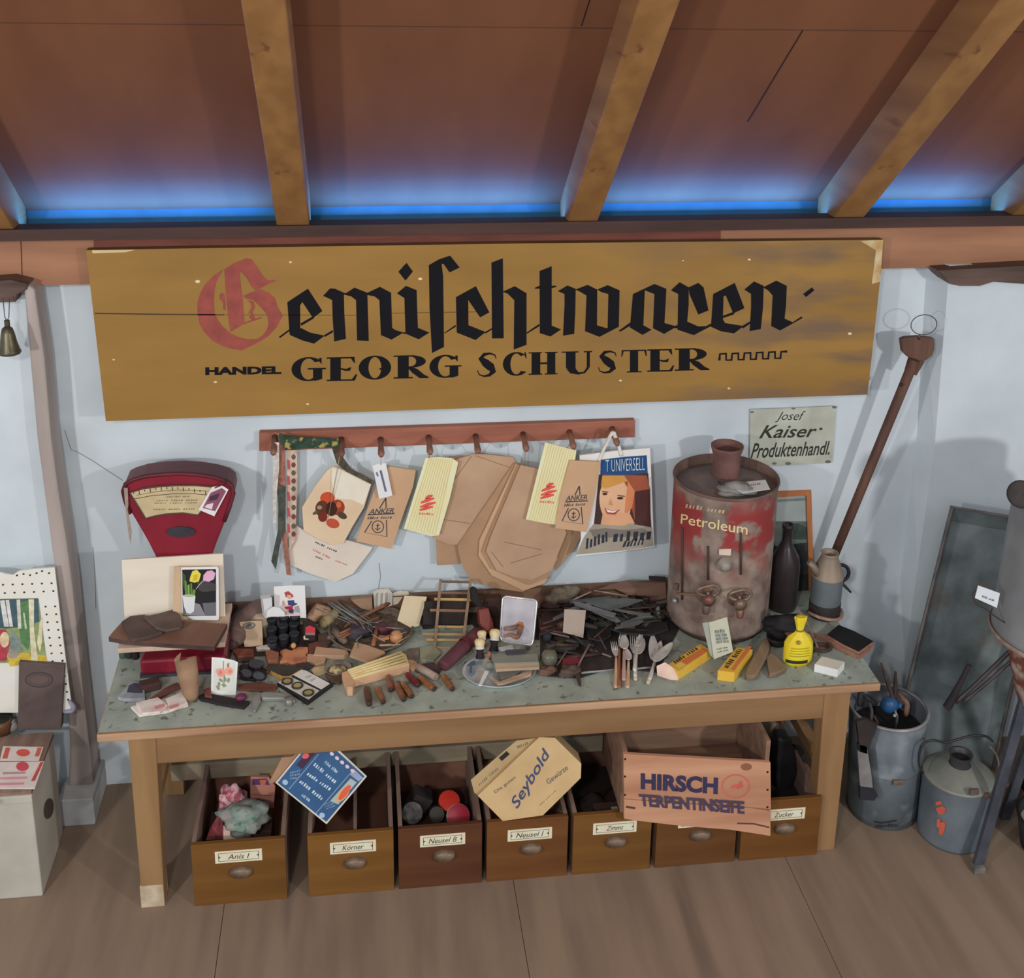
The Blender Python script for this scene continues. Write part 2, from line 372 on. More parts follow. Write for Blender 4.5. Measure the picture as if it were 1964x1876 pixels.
for p in (A(938,490,1058,430,1060,740,960,795), A(940,488,1132,362,1268,572,1180,640,1080,488,1058,520), A(1062,690,1180,622,1192,640,1070,712), A(960,740,1072,735,1150,775,1290,805,1190,880,1080,850,965,800),
          A(860,815,955,745,960,760,868,828), A(1285,800,1365,752,1370,772,1290,818),
          A(1275,430,1340,360,1385,362,1470,400,1475,600,1490,835,1380,860,1365,640,1360,470,1320,450), A(1440,395,1490,405,1570,352,1690,400,1692,425,1705,855,1595,850,1585,470,1540,435,1480,420),
          A(1690,402,1810,345,1915,400,1925,730,1950,750,2031,776,1920,842,1820,800,1805,470,1760,435,1690,422),
          B(195,168,255,250,185,335,118,252), B(105,455,190,385,290,425,295,600,302,780,410,825,310,888,185,835,175,500), B(160,820,185,825,185,838,160,834),
          B(405,190,520,140,540,300,548,960,435,1018,412,600), B(405,190,500,135,605,100,695,212,600,258,545,180,520,175), B(550,828,655,753,662,768,555,834),
          B(660,490,775,450,778,760,668,825), B(662,490,848,388,975,635,888,682,778,520), B(668,760,778,755,940,820,845,895,668,825), B(930,822,1000,782,1000,796,940,834),
          B(995,165,1102,125,1110,880,1000,880), B(1100,440,1215,388,1325,455,1325,940,1205,985,1210,520,1150,460), B(1325,825,1445,742,1447,765,1330,835),
          B(1448,245,1562,200,1562,760,1650,795,1550,862,1450,830), B(1400,405,1440,386,1600,383,1610,395,1560,407,1410,412),
          C(105,310,170,272,225,295,222,450,215,598,140,610,150,400,150,330), C(222,300,305,268,370,300,368,540,440,562,385,618,288,580,298,340,250,312), C(370,300,440,270,520,305,515,550,385,618,382,575,440,558,445,330,400,318),
          C(515,577,590,522,597,540,525,584), C(610,330,690,300,680,540,735,570,675,605,590,555), C(610,330,755,262,835,295,822,525,905,548,820,598,745,560,755,330,690,305),
          C(865,305,925,250,985,285,985,400,975,515,1050,548,1120,545,1015,605,910,570,915,330), C(880,548,920,535,920,560,890,560), C(985,285,1050,255,1085,285,1118,440,1050,468,990,330), C(1010,596,1135,528,1137,545,1020,606),
          C(1150,330,1220,310,1215,500,1230,525,1355,545,1290,595,1200,580,1135,550), C(1150,330,1295,255,1360,425,1285,460,1235,340,1218,345), C(1212,478,1285,450,1292,466,1215,492), C(1340,548,1400,513,1402,527,1350,562),
          C(1360,300,1425,245,1490,275,1485,420,1470,565,1395,580,1405,420,1405,330), C(1485,285,1575,240,1645,275,1640,400,1630,495,1685,520,1745,480,1750,492,1600,575,1540,545,1550,340,1520,305),
          C(1755,330,1815,285,1830,305,1775,350)):
    b.patch(p, ps, BLK, .0006+len(b.v)*1.5e-6)
b.build('lettering', sgn, 'black blackletter word')
# wide Roman letters drawn in a unit box
def arc(cx, cy, rx, ry, ix, iy, a0, a1, n=22):
    o = []; i = []
    for k in range(n+1):
        t = math.radians(a0+(a1-a0)*k/n); o.append((cx+rx*math.cos(t), cy-ry*math.sin(t))); i.append((cx+ix*math.cos(t), cy-iy*math.sin(t)))
    return [[o[k], o[k+1], i[k+1], i[k]] for k in range(n)]
def bar(*a): return [[(a[i], a[i+1]) for i in range(0, len(a), 2)]]
def rect(x0, y0, x1, y1): return bar(x0, y0, x1, y0, x1, y1, x0, y1)
def swell(pts):
    out = []; L = []; Rr = []
    for i, (x, y, w_) in enumerate(pts):
        a = pts[max(i-1, 0)]; c_ = pts[min(i+1, len(pts)-1)]; dx, dy = c_[0]-a[0], c_[1]-a[1]; d = math.hypot(dx, dy)
        L.append((x-dy/d*w_/2, y+dx/d*w_/2)); Rr.append((x+dy/d*w_/2, y-dx/d*w_/2))
    return [[L[i], L[i+1], Rr[i+1], Rr[i]] for i in range(len(pts)-1)]
ROM = {
 'G': arc(.52, .5, .52, .5, .24, .44, 40, 320)+rect(.66, .5, .94, .92)+rect(.5, .46, 1.05, .52)+bar(.66, .92, .94, .85, .9, .94, .7, 1.0)+bar(.84, .04, .92, .04, .92, .3, .86, .22),
 'E': rect(.12, .03, .48, .97)+rect(0, 0, .95, .06)+rect(0, .94, .95, 1)+bar(.82, .05, .95, .05, .97, .28, .9, .2)+bar(.85, .95, 1.0, .72, 1.04, .74, .97, .98)+bar(.48, .46, .66, .5, .84, .42, .8, .58, .62, .58, .48, .52),
 'O': arc(.5, .5, .5, .5, .2, .44, 0, 360, 28)+bar(.62, .55, .82, .45, .8, .72),
 'R': rect(.12, .03, .44, .97)+rect(0, 0, .6, .06)+rect(0, .94, .56, 1)+arc(.5, .27, .44, .27, .16, .21, 90, -90, 14)+rect(.44, .48, .56, .54)+swell([(.46, .52, .1), (.62, .68, .22), (.82, .92, .2), (1.02, .98, .05)]),
 'S': swell([(.9, .26, .03), (.84, .1, .06), (.62, .03, .08), (.36, .07, .14), (.22, .22, .24), (.42, .42, .34), (.66, .6, .36), (.76, .78, .26), (.6, .93, .12), (.36, .97, .07), (.14, .9, .05), (.06, .72, .03)]),
 'C': arc(.54, .5, .54, .5, .24, .44, 48, 318)+bar(.86, .02, .92, .02, .95, .3, .88, .2),
 'H': rect(.1, .03, .4, .97)+rect(.64, .03, .92, .97)+rect(.4, .46, .64, .54)+rect(0, 0, .46, .05)+rect(.56, 0, 1, .05)+rect(0, .95, .46, 1)+rect(.56, .95, 1, 1),
 'U': rect(.14, .03, .46, .72)+rect(.84, .03, .94, .7)+rect(0, 0, .56, .05)+rect(.74, 0, 1.02, .05)+swell([(.3, .68, .33), (.38, .86, .26), (.56, .96, .1), (.76, .92, .07), (.89, .7, .09)]),
 'T': rect(.34, .03, .66, .97)+rect(.02, 0, .98, .06)+rect(.22, .95, .8, 1)+bar(.02, .03, .1, .03, .04, .28, .0, .3)+bar(.9, .03, .98, .03, 1.0, .28, .96, .28)}
D = crop(380, 640, 3.507); Ec = crop(900, 640, 3.069); b = MB()
for ch, cr_, (x0, y0, x1, y1) in (('G', D, (628, 160, 848, 322)), ('E', D, (865, 160, 1062, 320)), ('O', D, (1080, 150, 1298, 312)), ('R', D, (1315, 148, 1545, 303)), ('G', D, (1556, 145, 1762, 300)),
        ('S', Ec, (40, 114, 172, 256)), ('C', Ec, (198, 110, 345, 250)), ('H', Ec, (350, 110, 520, 243)), ('U', Ec, (545, 106, 720, 242)), ('S', Ec, (752, 102, 878, 235)), ('T', Ec, (895, 97, 1045, 230)), ('E', Ec, (1048, 93, 1200, 225)), ('R', Ec, (1210, 88, 1410, 219))):
    sl = -.02*(x1-x0); q = cr_(x0, y0, x1, y0+sl, x1, y1+sl, x0, y1)
    if ch == 'S' and x0 == 40: b.build('lettering', sgn, 'first name in black Roman capitals'); b = MB()
    for p in ROM[ch]: b.patch([quad_uv(q, *t) for t in p], ps, BLK, .0006+len(b.v)*8e-7)
b.build('lettering', sgn, 'surname in black Roman capitals'); b = MB()
write(b, 'HANDEL', D(48, 226, 560, 219, 560, 272, 48, 279), ps, BLK, bold=.055)
zig = []
for i in range(6):
    x0 = 1472+i*72; y0 = 158-i*2.6; zig += [(x0, y0), (x0+4, y0-38), (x0+40, y0-40), (x0+40, y0-2)]
b.build('lettering', sgn, 'small black word HANDEL'); b = MB()
zig = zig[:-1]; stroke(b, [Ec(*q)[0] for q in zig], [4.0 if i % 2 else 4.6 for i in range(len(zig))], ps, BLK)
b.build('meander_ornament', sgn, 'black battlement line')

# ---- peg rail
pk = UP(YW-.022)
rail = thing('peg_rail', 'reddish brown wooden peg rail with turned pegs under the shop sign', 'peg rail', pk.pt(857, 850))
b = MB(); b.pslab(px(497, 830, 1218, 806, 1218, 839, 497, 866), pk, .022, wood((150, 90, 70), (128, 74, 58), axis=0)); b.build('board', rail, bev=.002)
PEGS = [(527, 838), (655, 842), (730, 842), (822, 838), (912, 836), (1003, 832), (1092, 828), (1174, 822)]
M_PEG = wood((136, 92, 74), (104, 68, 56), axis=1)
for u, v in PEGS:
    q = pk.pt(u, v); b = MB(); b.lathe([(.001, 0), (.0085, 0), (.0075, .03), (.009, .058), (.0098, .068), (.007, .078), (.0005, .080)], q, M_PEG, axis=(0, -1, -.22), seg=12); b.build('peg', rail)

b1 = crop(460, 780, 3.928); b2 = crop(800, 780, 3.928)
KRAFT = mat((172, 140, 112), (156, 124, 98), scale=6, rough=.85, bump=.12, spec=.15); KR2 = mat((164, 128, 98), (148, 114, 86), scale=7, rough=.85, bump=.12, spec=.15); KR3 = mat((186, 150, 116), (172, 136, 104), scale=5, rough=.85, bump=.12, spec=.15)
FOLD = flat(128, 96, 70); STRING = flat(150, 130, 106)
def cord(b, pts, r=.0012, m=None): b.tube(pts, r, m or STRING, seg=6)
def peg_tip(i, d=.05): q = pk.pt(*PEGS[i]); return V((q.x, q.y-d, q.z-.22*d))
def bag(label, uv, d, m, prints=(), fn=None, group=None, peg=None, tie=None, th=.004, name='paper_bag'):
    p = UP(YW-d); b = MB(); b.pslab(uv, p, th, m); e = .0005
    for q in prints: b.patch(q[0], p, q[1], e); e += .00012
    if fn: fn(b, p)
    if peg is not None: cord(b, [peg_tip(peg)+V((0, 0, .008)), p.pt(*tie)+V((0, .0, 0))])
    return b.build(name, None, label, 'bag', group)
# brown paper bags, back to front
bag('plain brown paper bag at the back, its square bottom showing under the wide bag', b2(240,380,420,380,345,700,322,1185,150,1195,142,985), .028, KR2)
def creases(*L):
    def f(b, p):
        for q in L: stroke(b, q, 1.1, p, FOLD)
    return f
bag('widest brown paper bag, hung from the middle peg by crossed string', b2(290,400,440,352,720,380,745,420,600,640,480,800,330,1040,240,1040,120,990,180,800), .036, KRAFT, fn=creases(b2(160,845,400,880), b2(410,372,245,600), b2(440,370,700,460)), peg=4, tie=b2(440,358)[0])
bag('brown paper bag poking out to the right behind the bag stack', b2(900,500,1262,930,1180,1080,1092,1180,1040,1235,980,900), .030, KR2)
for i, (lab, q, m) in enumerate((
    ('brown paper bag at the bottom of the stack, lowest pointed corner hanging over the counter', b2(730,425,800,430,960,900,1000,1290,900,1350,790,1396,570,1365,400,1310,330,1180,305,1050), KR2),
    ('second brown paper bag from the bottom of the pointed stack', b2(745,432,905,470,1030,900,1060,1150,960,1332,800,1388,560,1270,462,1125,470,1010), KR3),
    ('brown paper bag just under the topmost bag of the stack', b2(762,438,910,466,1110,1000,990,1285,840,1345,560,1220,490,1090,520,1000), KR2),
    ('topmost brown paper bag of the stack with folded bottom', b2(782,440,912,468,1010,700,1125,950,1065,1100,1015,1235,870,1306,730,1285,600,1235,520,1090,555,980), KRAFT))):
    bag(lab, q, .042+.007*i, m, fn=creases(b2(655,1020,940,1080), b2(700,1180,940,1110), b2(560,1095,650,1210)) if i == 3 else creases(), peg=5 if i == 3 else None, tie=b2(810,450)[0])
# cream bags
bag('cream paper bag with small red and black print, lowest on the left', b1(430,900,500,940,860,1020,1000,1060,980,1092,850,1262,720,1320,540,1262,360,1182,345,1130,370,1060), .030, mat((204, 192, 178), (188, 176, 162), scale=5, bump=.1), peg=1, tie=b1(640, 980)[0],
    fn=lambda b, p: [scribble(b, b1(570,1008,750,1085,745,1112,565,1032), p, flat(70, 66, 66), 1, 2, 3), scribble(b, b1(555,1062,700,1135,692,1160,548,1090), p, flat(200, 90, 84), 1, 2, 4), scribble(b, b1(572,1118,632,1142,628,1162,568,1138), p, flat(70, 66, 66), 1, 1, 5), scribble(b, b1(722,1150,825,1190,818,1205,718,1168), p, flat(190, 96, 90), 1, 2, 6)])
def fruit(b, p):
    for q, m in ((b1(690,460,760,480,830,500,990,585,930,740,840,700,720,690,690,560), flat(222, 206, 186)), (ell(*b1(660, 690)[0], 14, 12), flat(196, 70, 38)), (ell(*b1(620, 770)[0], 13, 16), flat(92, 46, 30)), (ell(*b1(735, 760)[0], 14, 15), flat(146, 52, 30)), (ell(*b1(690, 770)[0], 11, 14), flat(60, 30, 22)), (ell(*b1(625, 830)[0], 9, 10), flat(110, 40, 26)),
                 (ell(*b1(700, 880)[0], 13, 9, rot=20), flat(182, 74, 48)), (ell(*b1(770, 820)[0], 10, 6, rot=30), flat(74, 56, 42)), (ell(*b1(600, 760)[0], 5, 4), flat(150, 130, 110)), (ell(*b1(745, 740)[0], 5, 6), flat(190, 90, 50)), (ell(*b1(570, 800)[0], 6, 3, rot=-30), flat(80, 84, 50))):
        b.patch(q, p, m, fruit.e); fruit.e += .0001
fruit.e = .0005
bag('cream paper bag with dark red fruit printed on it, hung by its corner', b1(700,450,830,490,990,580,935,760,850,900,780,1030,690,1042,580,990,480,930,470,760,560,610,660,480), .040, mat((206, 180, 148), (190, 164, 132), scale=6, bump=.1), fn=fruit)
def anker(q):
    cr_, T, O = q
    def f(b, p):
        DK = flat(66, 62, 70)
        tri = cr_(*T); stroke(b, tri+[tri[0]], 2.2, p, DK)
        for k in range(20):
            pass
        cx, cy = cr_(*O['ring'])[0]; stroke(b, ell(cx, cy, O['r'], O['r']*1.05, 16)+[(cx+O['r'], cy)], 1.8, p, DK)
        stroke(b, [(cx, cy-6), (cx-1, cy+6)], 2, p, DK); stroke(b, [(cx-5, cy+3), (cx-1, cy+7), (cx+5, cy+2)], 1.6, p, DK); stroke(b, [(cx-4, cy-2), (cx+4, cy-3)], 1.4, p, DK)
        qq = cr_(*O['bg']); b.patch(qq, p, KR3, .0008)
        write(b, 'ANKER', cr_(*O['word']), p, DK, bold=.02, e=.0012); stroke(b, cr_(*O['l1']), 2.4, p, DK, e=.0012)
        scribble(b, cr_(*O['sub']), p, DK, 1, 2, 9, e=.0012)
    return f
bag('kraft anchor bag partly behind the hanging price tag', b1(1125,450,1325,480,1305,600,1140,1072,875,1015,940,830,1010,640), .048, KR3,
    fn=anker((b1, (1100,690,1108,980,940,948), dict(ring=(1040,905), r=11, bg=(985,770,1170,762,1168,850,960,862), word=(985,772,1172,764,1160,800,970,812), l1=(965,815,1165,806), sub=(965,822,1165,818,1160,850,960,856)))))
bag('kraft anchor bag in front of the printed carrier bag', b2(1150,405,1385,416,1340,660,1275,946,1040,916,1075,690), .084, KR3,
    fn=anker((b2, (1222,600,1248,885,1092,862), dict(ring=(1180,815), r=11, bg=(1125,668,1290,662,1285,752,1110,768), word=(1128,672,1290,662,1282,700,1120,712), l1=(1118,718,1285,710), sub=(1112,724,1282,718,1278,750,1106,760)))))
def seelig(cr_, top, bot, red):
    def f(b, p):
        Y2 = flat(206, 186, 120); (ax, ay), (bx, by) = cr_(*top); (cx, cy), (dx, dy) = cr_(*bot)
        for k in range(11):
            t = (k+.5)/11; stroke(b, [(ax+(bx-ax)*t, ay+(by-ay)*t), (cx+(dx-cx)*t, cy+(dy-cy)*t)], 2.0, p, Y2)
        R1, R2 = flat(206, 78, 66), flat(214, 96, 84); x, y = cr_(*red)[0]
        for dx_, dy_, w_, sl in ((0, -15, 14, 6), (-3, -8, 26, 9), (-2, 0, 30, 9), (-5, 7, 26, 7)):
            stroke(b, [(x+dx_-w_/2, y+dy_+sl/2), (x+dx_, y+dy_-1), (x+dx_+w_/2, y+dy_-sl/2)], [3, 7, 3], p, R1, e=.0009)
        scribble(b, [(x-20, y+13), (x+10, y+14), (x+9, y+22), (x-19, y+20)], p, R2, 1, 1, 3, e=.0009)
    return f
YEL = mat((224, 212, 168), (212, 198, 150), scale=8, rough=.7)
bag('pale yellow striped bag with red emblem, on the left of the brown bags', b1(1400,385,1500,380,1600,390,1645,420,1580,700,1500,970,1440,976,1235,920), .054, YEL, fn=seelig(b1, (1420,388,1610,398), (1250,922,1480,972), (1425,740)), peg=3, tie=b1(1425,388)[0])
bag('pale yellow striped bag with red emblem, on the right over the brown bags', b2(965,270,1200,330,1190,400,1040,890,930,872,820,850), .078, YEL, fn=seelig(b2, (985,280,1195,330), (835,852,1035,886), (1000,650)), peg=6, tie=b2(1130,312)[0])
# printed plastic carrier bag with a smiling face
def poster(b, p):
    e = [.0005]
    def P_(q, *rgb): b.patch(q, p, flat(*rgb), e[0]); e[0] += .0001
    P_(b2(1385,400,1560,378,1730,366,1738,510,1560,516,1380,512), 30, 72, 122)
    P_(b2(1370,512,1560,516,1742,500,1765,910,1500,915,1330,905), 66, 46, 44)
    P_(b2(1400,512,1600,516,1730,520,1755,620,1740,760,1640,860,1600,700,1500,560,1390,560), 150, 76, 52)
    P_(b2(1640,640,1755,620,1760,880,1640,870), 74, 40, 40)
    P_(ell(*b2(1492, 715)[0], 30, 49, 24, rot=-6), 214, 162, 124)
    P_(b2(1395,520,1560,520,1590,560,1500,590,1420,620,1385,600), 196, 138, 62)
    P_(b2(1590,560,1640,640,1620,760,1560,830,1570,700), 204, 122, 78)
    P_(b2(1400,800,1600,800,1640,880,1520,915,1380,900), 206, 150, 112)
    P_(ell(*b2(1415, 658)[0], 5, 2.4), 60, 40, 36); P_(ell(*b2(1530, 690)[0], 6, 2.6), 60, 40, 36)
    P_(b2(1395,635,1440,640,1440,648,1395,645), 110, 66, 44); P_(b2(1510,665,1565,672,1565,680,1510,675), 110, 66, 44)
    P_(b2(1455,690,1475,745,1445,740), 196, 132, 98)
    P_(b2(1410,765,1470,785,1530,775,1490,815,1430,808), 168, 62, 52); P_(b2(1422,772,1470,788,1515,780,1480,800,1436,795), 234, 226, 214)
    P_(b2(1330,885,1560,900,1600,880,1770,910,1780,1050,1600,1080,1200,1115,1260,980), 150, 140, 124)
    P_(b2(1300,930,1420,915,1560,930,1700,915,1765,960,1700,975,1500,985,1330,990), 116, 108, 100)
    write(b, 'T UNIVERSELL', b2(1420,402,1715,382,1715,478,1420,492), p, flat(188, 200, 212), bold=-.012, e=.003)
    DK = flat(44, 48, 60)
    for s_, q in ((11, b2(1270,980,1440,940,1450,1010,1270,1075)), (12, b2(1470,950,1770,925,1775,1000,1475,1020)), (13, b2(1560,1010,1720,985,1715,1040,1545,1060))): scribble(b, q, p, DK, 1, 1.0, s_, e=.003, fill=1.0)
pb = UP(YW-.070)
cb = thing('carrier_bag', 'white plastic carrier bag printed with a smiling face and blue header', 'bag', pb.pt(1180, 1065))
b = MB(); b.pslab(b2(1225,368,1480,335,1755,312,1772,700,1785,1056,1500,1096,1195,1128,1235,1000), pb, .006, mat((216, 214, 206), (200, 198, 192), scale=6, bump=.1, rough=.4)); poster(b, pb); b.build('bag_body', cb)
M_STR = mat((216, 206, 194), (196, 184, 172), scale=40)
for q in ((1470,195, 1420,290, 1365,410), (1480,195, 1510,270, 1540,372)):
    b = MB(); P = [pb.off(.004 if i else .012).pt(*t) for i, t in enumerate(b2(*q))]; P.insert(0, peg_tip(7, .04)+V((0, 0, .011))); b.tube(P, [.005, .006, .0055, .005], M_STR, seg=8, flatx=.5); b.build('handle', cb)
# price tag
t = UP(YW-.062); tg = thing('price_tag', 'white price tag on a string in front of the kraft anchor bag', 'tag', t.pt(735, 955))
b = MB(); b.pslab(b1(1000,445,1050,428,1100,425,1150,670,1050,696), t, .001, flat(206, 208, 216)); stroke(b, b1(1060,480,1100,640), 4, t, flat(90, 96, 120)); stroke(b, b1(1030,495,1040,525), 3, t, flat(90, 96, 120)); b.build('card', tg)
b = MB(); b.tube([peg_tip(2)+V((0, 0, .008)), t.pt(*b1(1062, 440)[0])], .0014, flat(190, 180, 172), seg=6); b.build('string', tg)
# ribbons and braids on the left pegs
def ribbon(label, uv, d, m, prints=(), th=.002): card('ribbon', label, 'ribbon', uv, UP(YW-d), th, m, prints, 'ribbons hung on the left pegs')
ribbon('dark green gold-edged brocade ribbon stretched between the first two pegs', b1(285,196,345,225,560,238,750,245,745,300,560,312,345,322,300,260), .060, mat((44, 70, 54), (30, 50, 42), scale=60, c=(150, 132, 66), cscale=45, cpos=(.55, .62)), th=.004)
ribbon('dark patterned strap that falls from the second peg onto the cream bag', b1(690,300,750,290,775,380,840,470,1000,560,990,585,800,490,730,430), .050, mat((84, 76, 60), (58, 52, 44), scale=70))
ribbon('narrow white lace ribbon, leftmost of the hanging ribbons', b1(262,270,296,270,296,460,280,640,272,880,250,870,248,560), .062, mat((196, 190, 180), (160, 152, 146), scale=60))
ribbon('long dark green ribbon that ends lowest on the left', b1(275,580,340,610,338,900,300,1060,272,1230,236,1165,285,940,290,760), .058, mat((74, 80, 70), (52, 56, 52), scale=50))
ribbon('brown and pink braid hanging straight down from the first peg', b1(285,215,335,240,348,560,345,900,388,1272,352,1268,318,1000,330,700,285,580,300,300), .050, mat((160, 104, 86), (120, 78, 68), scale=60))
ribbon('cream braid with dark red woven diamonds', b1(352,325,432,330,432,560,425,800,418,1000,372,1090,360,800), .044, mat((190, 170, 150), (160, 132, 118), scale=50),
    [(ell(*b1(405, y)[0], 4.5, 5.5, 6), flat(*((112, 60, 54) if i % 2 else (92, 84, 62)))) for i, y in enumerate((380, 440, 500, 560, 620, 690, 760, 830, 900, 960))]+[(b1(355,400+i*120,372,405+i*120,378,470+i*120,360,470+i*120), flat(176, 74, 80)) for i in range(5)])

# ---- enamel sign
pj = UP(YW-.008); J = crop(1420, 770, 9.82)
def josef(b, p):
    DK = flat(46, 48, 42)
    write(b, 'Josef', J(690,200,1230,180,1200,410,650,395), p, DK, shear=.35, bold=-.004)
    write(b, 'Kaiser', J(400,448,1450,440,1440,672,350,700), p, DK, shear=.35, bold=.012)
    stroke(b, J(1490,520,1545,515), 4, p, DK)
    write(b, 'Produktenhandl.', J(215,790,1690,745,1680,1005,190,1075), p, DK, shear=.35, bold=.012)
    for u, v, r in ((640, 1170, 5), (900, 1170, 6), (1650, 1135, 6), (1770, 110, 5), (220, 200, 4), (1000, 135, 4)): b.patch(ell(*J(u, v)[0], r, r*.5, 8), p, flat(96, 104, 100), .0004)
card('enamel_sign', 'small grey tin sign with slanted black script above the drum', 'sign', J(190,150,1000,125,1770,88,1805,100,1730,1140,1700,1160,600,1222,180,1180), pj, .004, mat((168, 172, 158), (150, 150, 138), scale=9, rough=.45, c=(140, 128, 108), cscale=6), fn=josef)

# ---- bell hanging from the broken lintel
bl = crop(0, 380, 2.806); pbell = UP(-.12); q0 = pbell.pt(*bl(40, 690)[0]); q1 = pbell.pt(*bl(52, 828)[0])
bell = thing('bell', 'dark bronze hand bell hanging on two wires at the left edge', 'bell', (q1.x, q1.y, q1.z)); h = q0.z-q1.z
b = MB(); b.lathe([(.026, -.004), (.0285, 0), (.026, .006), (.021, h*.35), (.017, h*.7), (.013, h*.92), (.006, h), (.0005, h+.001)], q1, mat((92, 86, 66), (70, 66, 52), scale=30, rough=.4, metal=.6)); b.lathe([(.012, h*.4), (.024, .0)], q1, flat(30, 28, 24)); b.build('bell_body', bell)
b = MB(); b.tube([q0, q0+V((0, 0, .016))], .007, mat((70, 64, 54))); b.build('crown', bell)
for du in (-14, 8):
    b = MB(); b.tube([q0+V((0, 0, .014)), pbell.pt(*bl(40+du, 640)[0]), UP(-.10).pt(*bl(38+du*1.6, 540)[0])], .0012, flat(80, 76, 70), seg=6); b.build('wire', bell)

# ---- paddle on a long wooden rod that leans on the wall
r3 = crop(1264, 400, 2.806)
pa = UP(-.062).pt(1754, 690); pb_ = UP(-.02).pt(1596, 1075); dn = (pb_-pa); pb2 = pa+dn*((TZ+.002-pa.z)/dn.z)
pad = thing('butter_paddle', 'long brown wooden rod with flat head and wire ring leaning on the wall', 'paddle', pb2)
MR = wood((96, 66, 54), (74, 50, 42), axis=2)
b = MB(); b.tube([pb2, pa.lerp(pb2, .5), pa], [.0135, .0145, .0150], MR, seg=10); b.build('rod', pad)
b = MB(); hd = UP(-.052); b.pslab(r3(1303,705,1330,695,1400,690,1485,700,1484,760,1470,795,1432,822,1385,825,1340,800,1312,772), hd, .02, MR); b.patch(r3(1340,800,1432,822,1385,900,1320,870), hd, MR, -.004); b.build('head', pad, bev=.004)
rc = UP(-.058); rp = [rc.pt(*q) for q in ell(1772, 623, 25, 19, 24, rot=-8)]; b = MB(); b.tube(rp, .0014, mat((84, 78, 74), rough=.4, metal=.7), seg=6, closed=True)
b.tube([rc.pt(1764, 641), rc.pt(1763, 652)], .002, mat((84, 78, 74), rough=.4, metal=.7), seg=6); b.build('ring', pad, 'thin wire ring')
b = MB(); b.sphere(UP(-.076).pt(1728, 738), .0055, flat(50, 34, 28), seg=8); b.build('knot', pad)
# ================================================================== the counter and what is under it
M_LINO = mat((146, 156, 146), (130, 139, 130), scale=16, rough=.6, detail=6, c=(92, 92, 76), cscale=46, cpos=(.60, .70), bump=.1)
M_PINE = wood((134, 101, 66), (118, 86, 54), axis=0, scale=16, c=(124, 84, 54), cscale=12, cpos=(.66, .76))
M_PINEL = wood((142, 109, 71), (126, 93, 58), axis=2, scale=16, c=(124, 84, 54), cscale=14, cpos=(.66, .76))
M_OLD = wood((156, 144, 120), (128, 116, 96), axis=0, scale=18, c=(98, 88, 74), cscale=16, cpos=(.6, .72))
tab = thing('shop_counter', 'long low wooden counter table topped with speckled grey-green linoleum', 'table', (0.08, -.2, 0))
XL0, XR0 = -.946, 1.110; YF = -.4535; XLB, XRB = -.955, 1.118
def topslab(z1, z0, m, dx=0.0, side=None):
    b = MB(); o = [(XL0-dx, YF-dx), (XR0+dx, YF-dx), (XRB+dx, YW-.004), (XLB-dx, YW-.004)]
    b.slab([(x, y, z1) for x, y in o], (0, 0, 1), z1-z0, m, side); return b
topslab(TZ-.004, TZ-.026, wood((172, 136, 104), (146, 110, 82), axis=0, scale=16, c=(120, 84, 62), cscale=12, cpos=(.6, .72))).build('tabletop', tab, bev=.003)
topslab(TZ, TZ-.004, M_LINO, -.004, wood((120, 90, 60), axis=0)).build('linoleum', tab)
b = MB(); b.box((.08, YW-.016, TZ+.026), (2.0, .014, .052), wood((120, 88, 68), (92, 66, 52), axis=0)); b.build('backboard', tab)
AY = -.436
b = MB(); b.box((.066, AY+.012, .480), (1.80, .024, .086), M_PINE); b.build('front_apron', tab, bev=.002)
for x in (-.862, 1.005):
    b = MB(); b.box((x, -.19, .480), (.022, .40, .086), M_PINE); b.build('side_apron', tab)
def leg(xa, xb, y0, y1, taper, side):
    b = MB(); z1, z0 = TZ-.026, 0; xb2, xa2 = (xb-taper, xa) if side < 0 else (xb, xa+taper)
    P = [(xa, y0, z1), (xb, y0, z1), (xb, y1, z1), (xa, y1, z1), (xa2, y0, z0), (xb2, y0, z0), (xb2, y1-.012, z0), (xa2, y1-.012, z0)]
    b.add(P, [[0, 1, 2, 3], [7, 6, 5, 4], [0, 4, 5, 1], [1, 5, 6, 2], [2, 6, 7, 3], [3, 7, 4, 0]], M_PINEL)
    return b
fl = leg(-.874, -.806, AY-.004, AY+.058, .010, -1)
fl.build('leg', tab, 'front left leg worn pale at the foot', bev=.003)
b = MB(); b.box((-.846, AY+.026, .034), (.0595, .0610, .068), mat((184, 170, 144), (160, 140, 112), scale=30)); b.build('worn_foot', tab, 'pale bare wood at the foot of the front left leg')
leg(.958, 1.034, AY-.004, AY+.058, .012, 1).build('leg', tab, bev=.003)
leg(-.874, -.814, YW-.07, YW-.012, .008, -1).build('leg', tab, bev=.003); leg(.968, 1.034, YW-.07, YW-.012, .008, 1).build('leg', tab, bev=.003)
py_ = -.13; za, zb_ = UP(py_).pt(363, 1466).z, UP(py_).pt(363, 1497).z
b = MB(); b.box((.066, py_+.012, (za+zb_)/2), (1.80, .024, za-zb_), M_OLD); b.build('stretcher', tab, 'grey unpainted stretcher', bev=.002)
for x in (-.846, 1.006):
    b = MB(); b.box((x, -.2, .235), (.03, .36, .036), M_PINEL); b.build('side_stretcher', tab)

